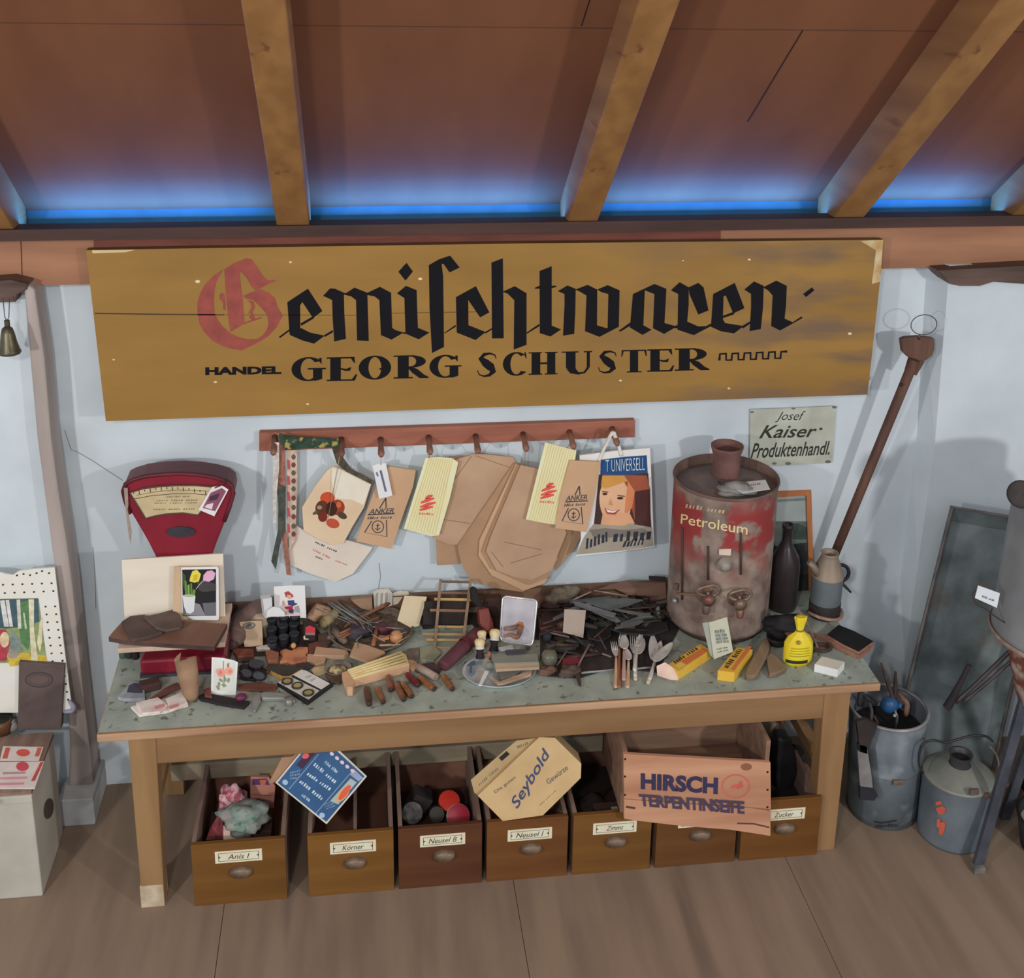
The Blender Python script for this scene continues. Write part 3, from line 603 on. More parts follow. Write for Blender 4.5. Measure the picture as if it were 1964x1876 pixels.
# ---- the row of shop drawers standing on the floor
M_DRF = [wood((113, 75, 31), (95, 60, 24), axis=0, scale=14, rough=.45), wood((119, 80, 32), (101, 65, 26), axis=0, scale=14, rough=.45), wood((91, 54, 32), (75, 42, 27), axis=0, scale=14, rough=.45), wood((109, 68, 32), (91, 54, 26), axis=0, scale=14, rough=.45),
         wood((113, 75, 32), (95, 60, 26), axis=0, scale=14, rough=.45), wood((101, 65, 31), (85, 52, 26), axis=0, scale=14, rough=.45), wood((108, 68, 27), (91, 55, 22), axis=0, scale=14, rough=.45)]
M_DRI = wood((134, 92, 74), (108, 72, 58), axis=1, scale=16); M_DRE = wood((132, 108, 96), (110, 88, 78), axis=1)
M_CUP = mat((122, 102, 84), (92, 76, 62), scale=40, rough=.5, metal=.4)
DY = -.452; DZ = .193
DRAW = [(368, 552, 'Anis I'), (588, 757, 'Körner'), (760, 925, 'Neusel B'), (928, 1088, 'Neusel I'), (1092, 1247, 'Zimmt'), (1251, 1410, 'Mohn'), (1413, 1568, 'Zucker')]
DLAB = ['leftmost shop drawer, standing apart, with a pink packet and cloth inside', 'shop drawer under the blue printed box, divided by a middle slat', 'dark red-brown shop drawer with red lids inside', 'shop drawer under the tilted spice carton', 'shop drawer left of the soap crate with dark tin inside', 'shop drawer mostly covered by the soap crate', 'rightmost shop drawer beside the right counter leg']
PYT = {0: (368, 1626, 1741), 1: (585, 1608, 1720), 2: (757, 1597, 1706), 3: (925, 1577, 1692), 4: (1090, 1564, 1677), 5: (1250, 1552, 1664), 6: (1412, 1534, 1654)}
DX = []
for i, (u0, u1, tx) in enumerate(DRAW):
    pz = UP(DY); x0 = pz.pt(u0+5, PYT[i][2]-10).x; x1 = pz.pt(u1-1, PYT[i][2]-24).x
    DX.append((x0, x1)); cx = (x0+x1)/2; wd = x1-x0
    dr = thing('storage_bin', DLAB[i], 'drawer', (cx, DY+.2, 0), 'shop drawers under the counter')
    b = MB(); b.box((cx, DY+.007, DZ/2), (wd, .014, DZ), M_DRF[i]); fo = b.build('front', dr, bev=.0015)
    yb = -.075 if i != 1 else -.08
    for x in (x0+.006, x1-.006):
        b = MB(); b.box((x, (DY+.014+yb)/2, DZ/2+.001), (.011, yb-DY-.014, DZ-.004), M_DRE); b.build('side_board', dr)
    b = MB(); b.box((cx, yb+.006, DZ/2+.012), (wd, .012, DZ+.02), M_DRI); b.build('back_board', dr)
    b = MB(); b.box((cx, (DY+yb)/2+.007, .012), (wd-.024, yb-DY-.016, .008), M_DRI); b.build('bottom_board', dr)
    if i == 1: b = MB(); b.box((cx+.012, (DY+yb)/2, DZ/2), (.009, yb-DY-.03, DZ-.02), M_DRE); b.build('divider', dr)
    # label card and cup handle
    lx = cx+(.006 if i else .0); lz = .150 if i < 3 else .146
    pf = UP(DY-.0012); W2, H2 = .0605, .0182
    b = MB(); fr = [(lx-W2, pf.o.y, lz+H2), (lx+W2, pf.o.y, lz+H2), (lx+W2, pf.o.y, lz-H2), (lx-W2, pf.o.y, lz-H2)]
    b.slab(fr, (0, -1, 0), .0012, mat((216, 204, 176), (204, 190, 160), scale=30, rough=.6))
    ink = flat(56, 56, 56)
    def rect_ring(w_, h_, t_):
        for (ax, az, bx, bz) in ((-w_, h_, w_, h_-t_), (-w_, -h_+t_, w_, -h_), (-w_, h_, -w_+t_, -h_), (w_-t_, h_, w_, -h_)):
            y = pf.o.y-.0004; b.add([(lx+ax, y, lz+az), (lx+ax, y, lz+bz), (lx+bx, y, lz+bz), (lx+bx, y, lz+az)], [[0, 1, 2, 3]], ink)
    rect_ring(W2*.86, H2*.70, .0012)
    for s_ in (-1, 1): y = pf.o.y-.0004; b.add([(lx+s_*W2*.86, y, lz+.004), (lx+s_*W2*.86, y, lz-.004), (lx+s_*W2*.76, y, lz)], [[0, 1, 2] if s_ < 0 else [2, 1, 0]], ink)
    if tx:
        vs, fs = text_tris(tx, .0, .3); tw = .0105*max(len(tx), 4)*.9
        b.add([(lx+(x-.5)*tw, pf.o.y-.0005, lz+(.5-y)*.0155) for x, y in vs], [f[::-1] if False else f for f in fs], ink)
    b.build('label_card', fo, 'white label card with ink frame')
    b = MB(); hz = .102; hx = lx+.004
    b.lathe([(.030, 0), (.0295, .006), (.026, .012), (.018, .0165), (.001, .018)], (hx, DY, hz), M_CUP, axis=(0, -1, 0), seg=20, sy=.58, a0=0 if True else 0, a1=360)
    b.build('cup_handle', fo)
# ---- contents of the drawers
def inz(u, v, y): return UP(y).pt(u, v)
a0 = crop(220, 1360, 4.467); a1 = crop(500, 1400, 5.863); a2 = crop(740, 1400, 5.308); a3 = crop(1060, 1370, 5.685); a4 = crop(1340, 1370, 5.685)
def lumpy(name, label, cat, c, r, m, sc, seed, group=None, amp=.25):
    b = MB(); R = random.Random(seed); bm = bmesh.new(); bmesh.ops.create_icosphere(bm, subdivisions=3, radius=1)
    ph = [R.uniform(0, 6.28) for _ in range(6)]
    for q in bm.verts:
        n = q.co.copy(); k = 1+amp*(math.sin(3*n.x+ph[0])*math.sin(4*n.y+ph[1])+.6*math.sin(7*n.z+ph[2]+2*n.x)+.35*math.sin(11*n.x+9*n.y+ph[3]))
        q.co = V((n.x*sc[0]*k, n.y*sc[1]*k, n.z*sc[2]*k))*r
    lo = min(q.co.z for q in bm.verts); bm.verts.index_update()
    b.add([V(c)+q.co-V((0, 0, lo)) for q in bm.verts], [[q.index for q in f.verts] for f in bm.faces], m, True); bm.free()
    return b.build(name, None, label, cat, group)
card('seed_packet', 'tall pink printed packet standing at the right side of the leftmost drawer', 'packet', a0(1165,580,1320,585,1375,660,1355,955,1155,890), UP(-.20, 12, 0, (inz(*a0(1250,900)[0], -.20).x, inz(*a0(1250, 900)[0], -.20).z)), .012, flat(196, 130, 112),
    [(a0(1180,600,1300,595,1330,650,1180,650), flat(96, 60, 110)), (a0(1240,610,1300,605,1290,650,1250,650), flat(214, 110, 80)), (a0(1160,830,1350,870,1350,940,1165,895), flat(150, 70, 80)), (a0(1190,850,1260,860,1255,910,1195,895), flat(220, 130, 60)), (a0(1180,730,1340,740,1340,748,1180,738), flat(150, 90, 84)), (a0(1180,770,1340,780,1340,786,1180,776), flat(150, 90, 84)), (a0(1280,880,1330,890,1330,930,1285,915), flat(196, 80, 60))])
cfl = (UP(DY+.07).pt(*a0(860, 1110)[0]))
lumpy('cloth', 'bundled green and grey patterned cloth in the leftmost drawer', 'cloth', (DX[0][0]+.125, -.335, .115), .052, mat((110, 136, 124), (150, 140, 136), scale=40, c=(60, 104, 92), cscale=60), (1.15, .9, .8), 3)
lumpy('cloth', 'pink and white striped cloth stuffed at the back of the leftmost drawer', 'cloth', (DX[0][0]+.085, -.245, .10), .05, mat((206, 160, 166), (170, 84, 96), scale=70, pos=(.45, .55)), (.8, .7, 1.0), 5)
card('packet', 'dark red printed packet leaning at the front of the leftmost drawer', 'packet', a0(880,920,925,940,930,1110,780,1125,810,1040), UP(-.36, 20, 0, (DX[0][0]+.06, .11)), .008, mat((140, 60, 66), (84, 34, 40), scale=50))
card('packet', 'cream packet at the front of the leftmost drawer under the green cloth', 'packet', a0(930,1000,1040,1040,1110,1080,1080,1120,930,1122), UP(-.37, 30, 0, (DX[0][0]+.10, .11)), .006, mat((196, 176, 150), (206, 140, 150), scale=40))
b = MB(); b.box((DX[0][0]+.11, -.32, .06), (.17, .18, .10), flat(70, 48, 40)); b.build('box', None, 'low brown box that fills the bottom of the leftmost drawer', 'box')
# third drawer: lids and spools
cx3 = (DX[2][0]+DX[2][1])/2
def puck(name, label, cat, c, ax, r, h, m, mtop, group=None):
    t = thing(name, label, cat, c, group); b = MB(); b.lathe([(r*.96, 0), (r, h*.1), (r, h*.9), (r*.96, h)], c, m, axis=ax, seg=24); b.lathe([(r*.96, 0), (.0004, 0)], c, m, axis=ax, seg=24); b.build('body', t)
    b = MB(); b.lathe([(r*.96, h), (r*.9, h+.001), (.0004, h+.0012)], c, mtop, axis=ax, seg=24); b.build('lid', t); return t
DKB = mat((44, 38, 38), (30, 26, 28), scale=20)
p = inz(*a2(645, 735)[0], -.285); puck('tin', 'upper bright red round lid in the dark red-brown drawer', 'tin', p+V((0, .012, -.012)), (.05, -.45, .9), .031, .014, flat(96, 30, 26), flat(216, 52, 40, .4))
p = inz(*a2(740, 920)[0], -.33); puck('tin', 'lower crimson round lid at the front of the dark red-brown drawer', 'tin', p+V((0, .03, -.01)), (.0, -.8, .6), .033, .030, flat(190, 170, 160), flat(170, 34, 56, .4))
p = inz(*a2(265, 880)[0], -.33); puck('spool', 'round grey metal spool at the left front of the dark red-brown drawer', 'spool', p+V((0, .03, -.008)), (.05, -.85, .5), .030, .03, DKB, mat((96, 92, 84), (60, 62, 66), scale=60))
p = inz(*a2(520, 890)[0], -.32); puck('spool', 'small black spool between the grey spool and the crimson lid', 'spool', p+V((0, .03, -.01)), (.0, -.85, .5), .022, .03, DKB, flat(62, 58, 52))
p = inz(*a2(340, 660)[0], -.27); b = MB(); b.box(p-V((0, 0, .02)), (.055, .05, .06), DKB, Matrix.Rotation(.5, 3, 'Y')); b.build('box', None, 'black block at the back of the dark red-brown drawer', 'box', bev=.004)
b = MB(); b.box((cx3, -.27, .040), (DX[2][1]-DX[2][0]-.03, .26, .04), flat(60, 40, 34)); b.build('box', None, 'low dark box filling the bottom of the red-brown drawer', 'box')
# fifth drawer: dark tins
cx5 = (DX[4][0]+DX[4][1])/2
p = inz(*a3(640, 930)[0], -.28); b = MB(); b.lathe([(.036, -.03), (.036, .03)], p+V((0, 0, -.02)), mat((84, 58, 50), (64, 44, 40), scale=30), axis=(.8, .5, .35)); b.lathe([(.036, .03), (.0005, .03)], p+V((0, 0, -.02)), flat(98, 66, 60), axis=(.8, .5, .35)); b.lathe([(.036, -.03), (.0005, -.03)], p+V((0, 0, -.02)), flat(98, 66, 60), axis=(.8, .5, .35)); b.build('tin', None, 'dark brown round tin lying in the drawer left of the soap crate', 'tin')
p = inz(*a3(675, 1045)[0], -.40); b = MB(); b.box(p, (.018, .012, .012), flat(150, 140, 116)); b.box(p-V((.02, -.01, .012)), (.07, .05, .02), flat(60, 44, 40)); b.build('clasp', None, 'small pale clasp at the front of the drawer left of the soap crate', 'clasp')
p = inz(*a3(420, 960)[0], -.3); lumpy('cloth', 'dark brown leather lump in the drawer left of the soap crate', 'leather', p-V((0, 0, .06)), .04, mat((60, 44, 40), (40, 32, 32), scale=30), (1.2, 1, .8), 8)
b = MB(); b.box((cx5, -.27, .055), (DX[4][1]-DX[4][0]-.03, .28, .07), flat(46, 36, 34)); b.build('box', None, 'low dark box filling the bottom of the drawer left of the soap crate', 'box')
# seventh drawer: black leather pieces and a wooden last
p = UP(-.22)
card('shoe_leather', 'black leather boot shaft standing in the rightmost drawer', 'leather', a4(865,260,1010,270,1050,420,1090,640,1000,880,860,900,840,700), UP(-.30), .05, mat((36, 34, 36), (24, 24, 26), scale=20, rough=.5), bev=.01)
card('shoe_last', 'brown wooden shoe last with black top in the rightmost drawer', 'shoe last', a4(1150,560,1210,590,1300,720,1280,830,1240,900,1160,900,1190,760), UP(-.27), .04, wood((122, 84, 62), (92, 62, 48), axis=2), bev=.008)
card('shoe_leather', 'second black leather piece leaning behind the wooden last', 'leather', a4(1050,380,1150,400,1200,560,1190,740,1150,900,1030,900), UP(-.25), .03, mat((46, 42, 44), (30, 28, 30), scale=20, rough=.5), bev=.006)
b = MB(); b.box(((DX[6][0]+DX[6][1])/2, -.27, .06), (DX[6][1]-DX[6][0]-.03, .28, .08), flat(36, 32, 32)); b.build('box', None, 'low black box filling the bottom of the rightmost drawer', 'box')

# ---- blue printed box tilted on its corner
pbx = UP(-.462, 22, 16, (-.40, .30)); bx = thing('cardboard_box', 'cardboard box with dark blue printed front, tilted on its corner under the apron', 'box', pbx.pt(632, 1588))
BLU = mat((44, 84, 128), (38, 74, 116), scale=12, rough=.5)
b = MB(); q = a1(165,595,470,240,780,175,1190,525,735,1060); b.pslab(a1(165,595,500,190,830,180,1195,522,740,1062), pbx, .085, flat(190, 186, 176), mat((164, 128, 98), (146, 112, 84), scale=9)); b.build('carton', bx)
b = MB()
b.patch(a1(190,595,500,215,815,200,1168,522,738,1035), pbx, BLU, .0006); LB = flat(176, 196, 206); SK = flat(120, 146, 170)
stroke(b, a1(318,668,650,275), 1.6, pbx, SK, e=.001); stroke(b, a1(620,940,1015,480), 1.6, pbx, SK, e=.001)
b.patch(a1(400,395,520,255,620,262,470,440), pbx, flat(64, 42, 66), .0009); b.patch(ell(*a1(505, 295)[0], 7, 5, rot=-20), pbx, flat(214, 84, 90), .0012)
for q, s_ in ((a1(610,360,880,590,860,630,590,400), 3), (a1(735,340,890,470,870,505,715,375), 4), (a1(535,470,820,670,800,705,515,505), 5), (a1(450,555,735,780,715,820,430,590), 6), (a1(470,715,570,785,555,820,455,745), 7)): scribble(b, q, pbx, LB, 1, 2, s_, fill=1, e=.0012)
for q, s_ in ((a1(330,470,450,430,430,560,330,560), 8), (a1(700,830,790,790,850,860,740,900), 10)): scribble(b, q, pbx, SK, 3, 1, s_, e=.0012)
for u, v in ((275, 590), (690, 960)): b.patch(ell(*a1(u, v)[0], 5.5, 5, rot=30), pbx, flat(150, 176, 204), .0012)
b.patch(a1(780,800,1010,545,1080,590,870,840), pbx, flat(160, 168, 160), .0009); b.patch(ell(*a1(930, 720)[0], 19, 8, rot=-52), pbx, flat(206, 160, 90), .0011); b.patch(ell(*a1(945, 705)[0], 18, 6, rot=-52), pbx, flat(216, 84, 58), .0013)
b.patch(a1(1000,500,1050,440,1150,540,1100,580), pbx, flat(140, 150, 180), .0010)
for k in range(5): b.patch(ell(*a1(800+k*58, 270+k*48)[0], 4.5, 3.5, 8, rot=40), pbx, flat(222, 180, 186), .0012)
b.build('printed_front', bx, 'dark blue printed front with pale lettering')
b = MB(); b.pslab(a1(90,600,160,590,500,215,350,300,240,310), pbx.off(-.006), .003, mat((150, 116, 88), (134, 102, 78), scale=9)); b.build('flap', bx)

# ---- spice carton
psy = UP(-.463, 22, -6, (.15, .30)); sy = thing('spice_carton', 'tan cardboard carton with blue spice lettering, tilted over the drawers', 'carton', psy.pt(990, 1575))
KB = mat((184, 154, 108), (168, 138, 94), scale=7, bump=.1)
b = MB(); b.pslab(a2(935,670,1560,75,1720,80,1990,345,1985,490,1600,870,1190,928), psy, .10, KB); INK = flat(62, 70, 100)
write(b, 'Seybold', a2(1255,750,1600,175,1710,255,1365,830), psy, INK, shear=.25, bold=.016)
write(b, 'Die guten', a2(1095,625,1310,465,1330,500,1125,655), psy, flat(96, 88, 78), bold=.01); write(b, 'Gewürze', a2(1625,515,1830,355,1860,400,1655,560), psy, flat(96, 88, 78), bold=.01)
scribble(b, a2(1560,760,1740,600,1750,612,1570,775), psy, flat(120, 100, 76), 1, 3, 5); b.build('carton', sy)
b = MB(); fp = psy.off(-.012); b.pslab(a2(865,510,1190,225,1330,110,1560,78,940,665,900,640), fp, .004, mat((166, 140, 98), (150, 124, 84), scale=7))
b.patch(a2(1150,285,1230,215,1262,248,1180,318), fp, flat(38, 36, 38)); scribble(b, a2(930,545,1150,355,1175,390,960,580), fp, flat(116, 100, 78), 1, 2, 7); scribble(b, a2(1320,160,1440,110,1460,150,1350,200), fp, flat(110, 94, 74), 1, 1, 8)
b.build('flap', sy, 'top flap with a black censor bar')

# ---- soap crate
CRW = wood((190, 140, 108), (164, 112, 84), axis=0, scale=14, c=(112, 70, 58), cscale=10, cpos=(.66, .76)); CRI = wood((136, 104, 84), (112, 84, 68), axis=0)
yc = -.478; pc = UP(yc); cr = thing('soap_crate', 'open wooden turpentine soap crate with blue capitals, set on the right drawers', 'crate', (pc.pt(1335, 1560).x, yc+.1, pc.pt(1335, 1590).z))
tl, tr, br, bl_ = (1196, 1447), (1478, 1463), (1478, 1604), (1197, 1571)
b = MB(); b.pslab([tl, tr, (1479, 1553), (1440, 1549), (1300, 1540), (1197, 1532)], pc, .012, CRW); Q = a3
VIO = flat(56, 50, 80)
write(b, 'HIRSCH', a3(960,640,1805,690,1800,875,960,820), pc, VIO, bold=.05)
write(b, 'TERPENTINSEIFE', [a3(940,868)[0], a4(500,950)[0], a4(500,1092)[0], a3(955,1005)[0]], pc, flat(76, 62, 84), bold=.045, e=.0035)
RDM = flat(196, 96, 80); cx, cy = a4(405, 787)[0]; stroke(b, ell(cx, cy, 26, 22, 28)+[(cx+26, cy)], 3.0, pc, RDM)
b.patch(a4(345,800,380,770,430,765,450,730,470,735,490,790,470,800,430,815,400,800,360,812), pc, flat(196, 84, 76), .0008)
for q in (a3(790,490), a3(788,680), a3(788,880), a4(752,632), a4(752,825), a4(750,1015)): b.patch(ell(*q[0], 2.2, 2.2, 8), pc, flat(40, 30, 30), .001)
b.patch(ell(*a4(520, 575)[0], 11, 7, 12), pc, flat(140, 86, 66), .0008)
b.build('front_board', cr, 'upper front board with lettering', bev=.0015)
b = MB(); b.pslab([(1197, 1534), (1300, 1542), (1440, 1551), (1478, 1557), br, (1400, 1592), (1300, 1584), (1215, 1574), bl_], pc.off(.002), .011, CRW)
stroke(b, a4(420,1190,600,1195,770,1235), 3, pc.off(.002), flat(96, 60, 52)); stroke(b, a3(800,1010,900,1025), 4, pc.off(.002), flat(80, 56, 48)); b.build('front_board', cr, 'split lower front board', bev=.0015)
zt = pc.pt(1335, 1455).z; zl = .205; xl, xr = pc.pt(1197, 1450).x, pc.pt(1478, 1465).x
for x in (xl+.006, xr-.006):
    b = MB(); b.box((x, yc+.135, (zl+zt+.03)/2), (.012, .245, zt+.03-zl), CRI); b.build('side_board', cr)
b = MB(); b.box(((xl+xr)/2, yc+.255, (zl+zt+.05)/2), (xr-xl, .012, zt+.05-zl), wood((150, 118, 96), (130, 100, 82), axis=0)); b.build('back_board', cr)
b = MB(); b.box(((xl+xr)/2, yc+.13, zl+.006), (xr-xl-.024, .24, .010), CRI); b.build('bottom_board', cr)
# ================================================================== things on the counter, left end
def boxw(b, c, d, yaw, m, bev=0, tilt=0): b.box(c, d, m, Matrix.Rotation(math.radians(yaw), 3, 'Z') @ Matrix.Rotation(math.radians(tilt), 3, 'X'), bev)
RED = mat((128, 27, 44), (112, 22, 38), scale=8, rough=.32, coat=.3); REDD = mat((92, 34, 42), (76, 26, 34), rough=.4)
# ---- shop scale
k4 = crop(0, 840, 3.126); ysc = -.175
sc0 = FLAT(0).pt(345, 1296); ysb = sc0.y
scale = thing('shop_scale', 'red enamelled shop scale with fan-shaped dial at the left end of the counter', 'scale', (sc0.x, ysb+.1, TZ))
fp = UP(-.075); xm = fp.pt(345, 1000).x
fan = [(235, 940), (240, 926), (252, 920), (275, 913), (310, 908.5), (345, 907), (380, 909), (412, 914), (436, 921), (447, 930), (450, 945), (442, 972), (428, 1010), (414, 1045), (402, 1080), (396, 1110), (300, 1110), (298, 1068), (285, 1042), (268, 1012), (252, 985), (241, 962)]
b = MB(); b.pslab(fan, fp, .085, RED, REDD); b.build('dial_housing', scale, bev=.006)
rim = [fp.off(.002).pt(*q) for q in fan[:13]]; b = MB(); b.tube([fp.off(.002).pt(*q) for q in ((249, 985), (240, 960), (236, 942), (241, 928), (253, 921), (276, 914), (310, 910), (345, 908.5), (380, 910.5), (411, 915.5), (434, 923), (445, 932), (448, 946), (440, 974), (430, 1000))], .006, REDD, seg=8); b.build('rim', scale)
dial = [(249, 945), (275, 937), (305, 933), (340, 931), (375, 931), (408, 934), (400, 952), (388, 978), (380, 988), (350, 984), (318, 986), (296, 990), (279, 994), (262, 966)]
b = MB(); b.pslab(dial, fp.off(.003), .003, mat((184, 166, 126), (168, 150, 112), scale=20, rough=.4)); dp = fp.off(.003); DK = flat(70, 60, 48)
for k in range(14): u = 256+k*10.6; v = 943-12*math.sin(math.pi*(k+1)/15.5); stroke(b, [(u, v+3), (u+.8, v+(10 if k % 2 else 7))], 1.6, dp, DK); 
stroke(b, [(258, 957), (290, 951), (330, 947.5), (370, 947), (402, 950)], 1.2, dp, DK); stroke(b, [(262, 950), (300, 943), (340, 940), (398, 942)], .8, dp, DK)
for u0, v0, u1 in ((318, 953, 366), (300, 960, 384), (296, 965, 384), (294, 977, 380)): scribble(b, [(u0, v0-1.2), (u1, v0-2.2), (u1, v0+.6), (u0, v0+1.6)], dp, flat(120, 104, 78), 1, 3, int(u0), fill=.9)
dl = b.build('dial', scale, 'cream dial with black graduations')
b = MB(); b.tube([fp.off(.003).pt(*q) for q in dial], .0025, flat(84, 66, 52), seg=6, closed=True); b.build('dial_frame', dl)
b = MB(); b.pslab(ell(347, 1021, 28, 10, 24), fp.off(.005), .005, mat((58, 54, 62), (46, 44, 52), rough=.3)); b.build('badge', scale, 'black oval badge')
# column, base, platform
b = MB(); b.box((xm, -.030, .80), (.13, .06, .40), RED); b.build('column', scale, bev=.01)
xl = FLAT(0).pt(273, 1290).x; xr = FLAT(0).pt(437, 1282).x
b = MB(); b.box(((xl+xr)/2, ysb+.095, TZ+.030), (xr-xl, .19, .046), RED); b.build('base', scale, bev=.008)
b = MB(); b.box(((xl+xr)/2, ysb+.095, TZ+.004), (xr-xl+.004, .194, .008), flat(58, 58, 64)); b.build('foot', scale)
pz = TZ+.064; PFY = UP(ysb-.015).pt(330, 1247); zp = PFY.z
xa, xb = UP(ysb-.015).pt(225, 1247).x, UP(ysb-.015).pt(432, 1243).x
b = MB(); b.box(((xa+xb)/2, ysb+.085, zp+.006), (xb-xa, .20, .014), mat((188, 164, 142), (170, 146, 126), scale=12)); b.build('platform', scale, 'beige weighing platform', bev=.002)
b = MB(); b.box(((xl+xr)/2, ysb+.09, (TZ+.053+zp)/2), (.07, .07, zp-TZ-.05), REDD); b.build('platform_post', scale)
ZPT = zp+.013                                        # top of the platform
# tags and ribbon on the scale
pt_ = fp.off(.008); tg = thing('price_tag', 'small white tag with dark red print tied to the right of the scale dial', 'tag', pt_.pt(395, 985))
b = MB(); b.pslab(k4(1270,295,1330,285,1370,310,1285,470,1190,430), pt_, .0015, flat(214, 206, 206)); 
for q, m in ((k4(1262,330,1330,300,1355,320,1290,440,1215,420), flat(130, 72, 92)), (k4(1260,350,1320,330,1300,370,1250,380), flat(70, 44, 66)), (k4(1240,400,1280,390,1270,430,1225,415), flat(206, 190, 196))): b.patch(q, pt_, m, .0005+.0002*q[0][0] % .0003)
b.build('card', tg); b = MB(); b.tube([pt_.pt(412, 936), pt_.off(.012).pt(426, 930), pt_.pt(436, 921)], .0016, flat(60, 52, 46), seg=6); b.build('string', tg)
card('ribbon', 'grey ribbon dangling from the left corner of the scale', 'ribbon', k4(742,300,765,300,770,400,765,430,790,560,783,640,768,560,752,420), fp.off(.010), .0015, mat((126, 112, 104), (150, 130, 118), scale=60))
# ---- white board, tulip postcard, album and wallets on the platform
pb2_ = UP(ysb+.112, 7, 3, (xm, ZPT)); bot = 1196
card('drawing_board', 'large blank cream board standing on the scale platform', 'board', px(233, 1074, 428, 1062, 433, 1199, 240, 1214), pb2_, .008, mat((206, 194, 176), (196, 184, 166), scale=4, stretch=(1, 1, 4), rough=.8), bev=.001)
pc2 = UP(ysb+.090, 7, 2, (xm, ZPT))
card('card', 'plain tan card standing just behind the tulip postcard', 'card', c1(800,245,1215,250,1250,775,790,760), pc2.off(-.004), .002, flat(190, 160, 128))
def tulips(b, p):
    e = [.0005]
    def P_(q, *rgb): b.patch(q, p, flat(*rgb), e[0]); e[0] += .0001
    P_(c1(882,275,1220,270,1222,735,890,740), 36, 34, 36); P_(c1(1030,400,1110,380,1222,420,1222,480,1100,500,1050,480), 66, 62, 64); P_(c1(1085,610,1220,600,1222,735,1110,735), 96, 98, 104)
    P_(c1(900,730,1000,605,1060,620,1115,735), 128, 126, 132); P_(c1(885,540,930,540,920,735,890,735), 92, 94, 98)
    P_(c1(885,300,915,330,930,470,905,480,885,400), 52, 82, 46); P_(c1(905,380,925,390,935,540,915,540), 92, 134, 58); P_(c1(935,430,955,420,958,540,940,540), 124, 160, 66); P_(c1(965,410,980,410,985,540,965,540), 86, 130, 52); P_(c1(990,470,1015,480,1010,525,985,535), 100, 140, 56)
    P_(c1(885,530,1015,535,1000,690,965,715,925,705,900,640), 206, 208, 208); P_(ell(*c1(950, 535)[0], 12, 2.6), 160, 170, 140)
    P_(c1(985,290,1030,275,1070,320,1050,390,1005,405,955,390,965,340), 214, 196, 58); P_(c1(1000,330,1040,320,1030,380,985,390), 190, 164, 40)
    P_(c1(1095,330,1130,290,1180,280,1215,310,1200,370,1150,395,1090,385), 212, 156, 184)
    stroke(b, c1(1095,385,1050,430,1020,470), 1.2, p, flat(170, 176, 168), e=.003)
card('postcard', 'tulip postcard with yellow and pink flowers standing on the scale', 'postcard', c1(872,252,1230,245,1246,262,1250,765,1235,780,985,778,880,700), pc2, .002, flat(222, 220, 218), fn=tulips)
M_BRN = mat((124, 90, 72), (110, 78, 62), scale=10, rough=.6); M_BRD = mat((84, 66, 62), (68, 54, 50), scale=14, rough=.6)
alb_p = FLAT(ZPT-TZ+.016)
card('photo_album', 'flat brown album lying across the scale platform', 'album', px(208, 1222, 216, 1212, 236, 1190, 350, 1192, 436, 1196, 424, 1218, 411, 1240, 320, 1234, 240, 1228), alb_p, .014, M_BRN, side=mat((84, 60, 56), (64, 46, 46)), bev=.001)
wa = FLAT(ZPT-TZ+.030); wb = FLAT(ZPT-TZ+.036)
card('wallet', 'dark leather wallet lying open at the left on the album', 'wallet', c1(275,790,360,735,500,720,640,830,690,890,560,935,375,975,330,880), wa, .012, M_BRD, bev=.003)
card('wallet', 'dark leather wallet on top, its right half nearest the tulip postcard', 'wallet', c1(490,740,640,710,790,668,860,720,890,820,860,850,720,878,620,855), wb, .008, mat((96, 80, 74), (80, 66, 60), scale=14), bev=.003)
card('paper_slip', 'small pale slip curled at the back of the wallets', 'paper', c1(420,715,440,690,520,685,560,705,500,728), UP(ysb+.10, 30, 0, (xm, ZPT)), .002, flat(190, 172, 150))
# ---- leather pouch, rose card, papers
q0 = FLAT(.010).pt(*c1(985, 1590)[0]); pq = UP(q0.y+.045); q1 = pq.pt(*c1(915, 1165)[0])
pou = thing('leather_pouch', 'tan leather tube pouch leaning against the red scale base', 'pouch', FLAT(0).pt(*c1(975, 1600)[0])); LEA = mat((142, 110, 84), (118, 90, 68), scale=18, rough=.6, c=(92, 68, 54), cscale=20)
ax = (q1-q0); L_ = ax.length; b = MB(); b.lathe([(.0004, 0), (.010, .002), (.017, .012), (.0225, L_*.30), (.0265, L_*.6), (.0285, L_), (.0270, L_), (.0265, L_*.94)], q0, LEA, axis=ax, seg=24, sy=.62); b.build('tube', pou)
b = MB(); b.lathe([(.0268, L_*.965), (.0004, L_*.955)], q0, flat(44, 32, 28), axis=ax, seg=24, sy=.62); b.build('opening', pou, 'dark opening')
b = MB(); b.pslab(c1(800,1180,830,1140,870,1110,860,1170,850,1240,825,1215), UP(q1.y-.012), .004, LEA); b.build('flap', pou)
pr_ = STAND(430, 1330, 0.004, 16, -4); cs = thing('flat_case', 'dark flat case under the rose card', 'case', FLAT(0).pt(430, 1348))
b = MB(); b.pslab(c1(1045,1535,1110,1500,1420,1560,1560,1590,1500,1650,1300,1620,1060,1565), FLAT(.008), .008, flat(44, 38, 40)); b.build('base', cs, bev=.001)
b = MB(); b.pslab(c1(1090,1470,1160,1450,1180,1540,1110,1530), FLAT(.014), .008, flat(120, 62, 56)); b.build('inset', cs)
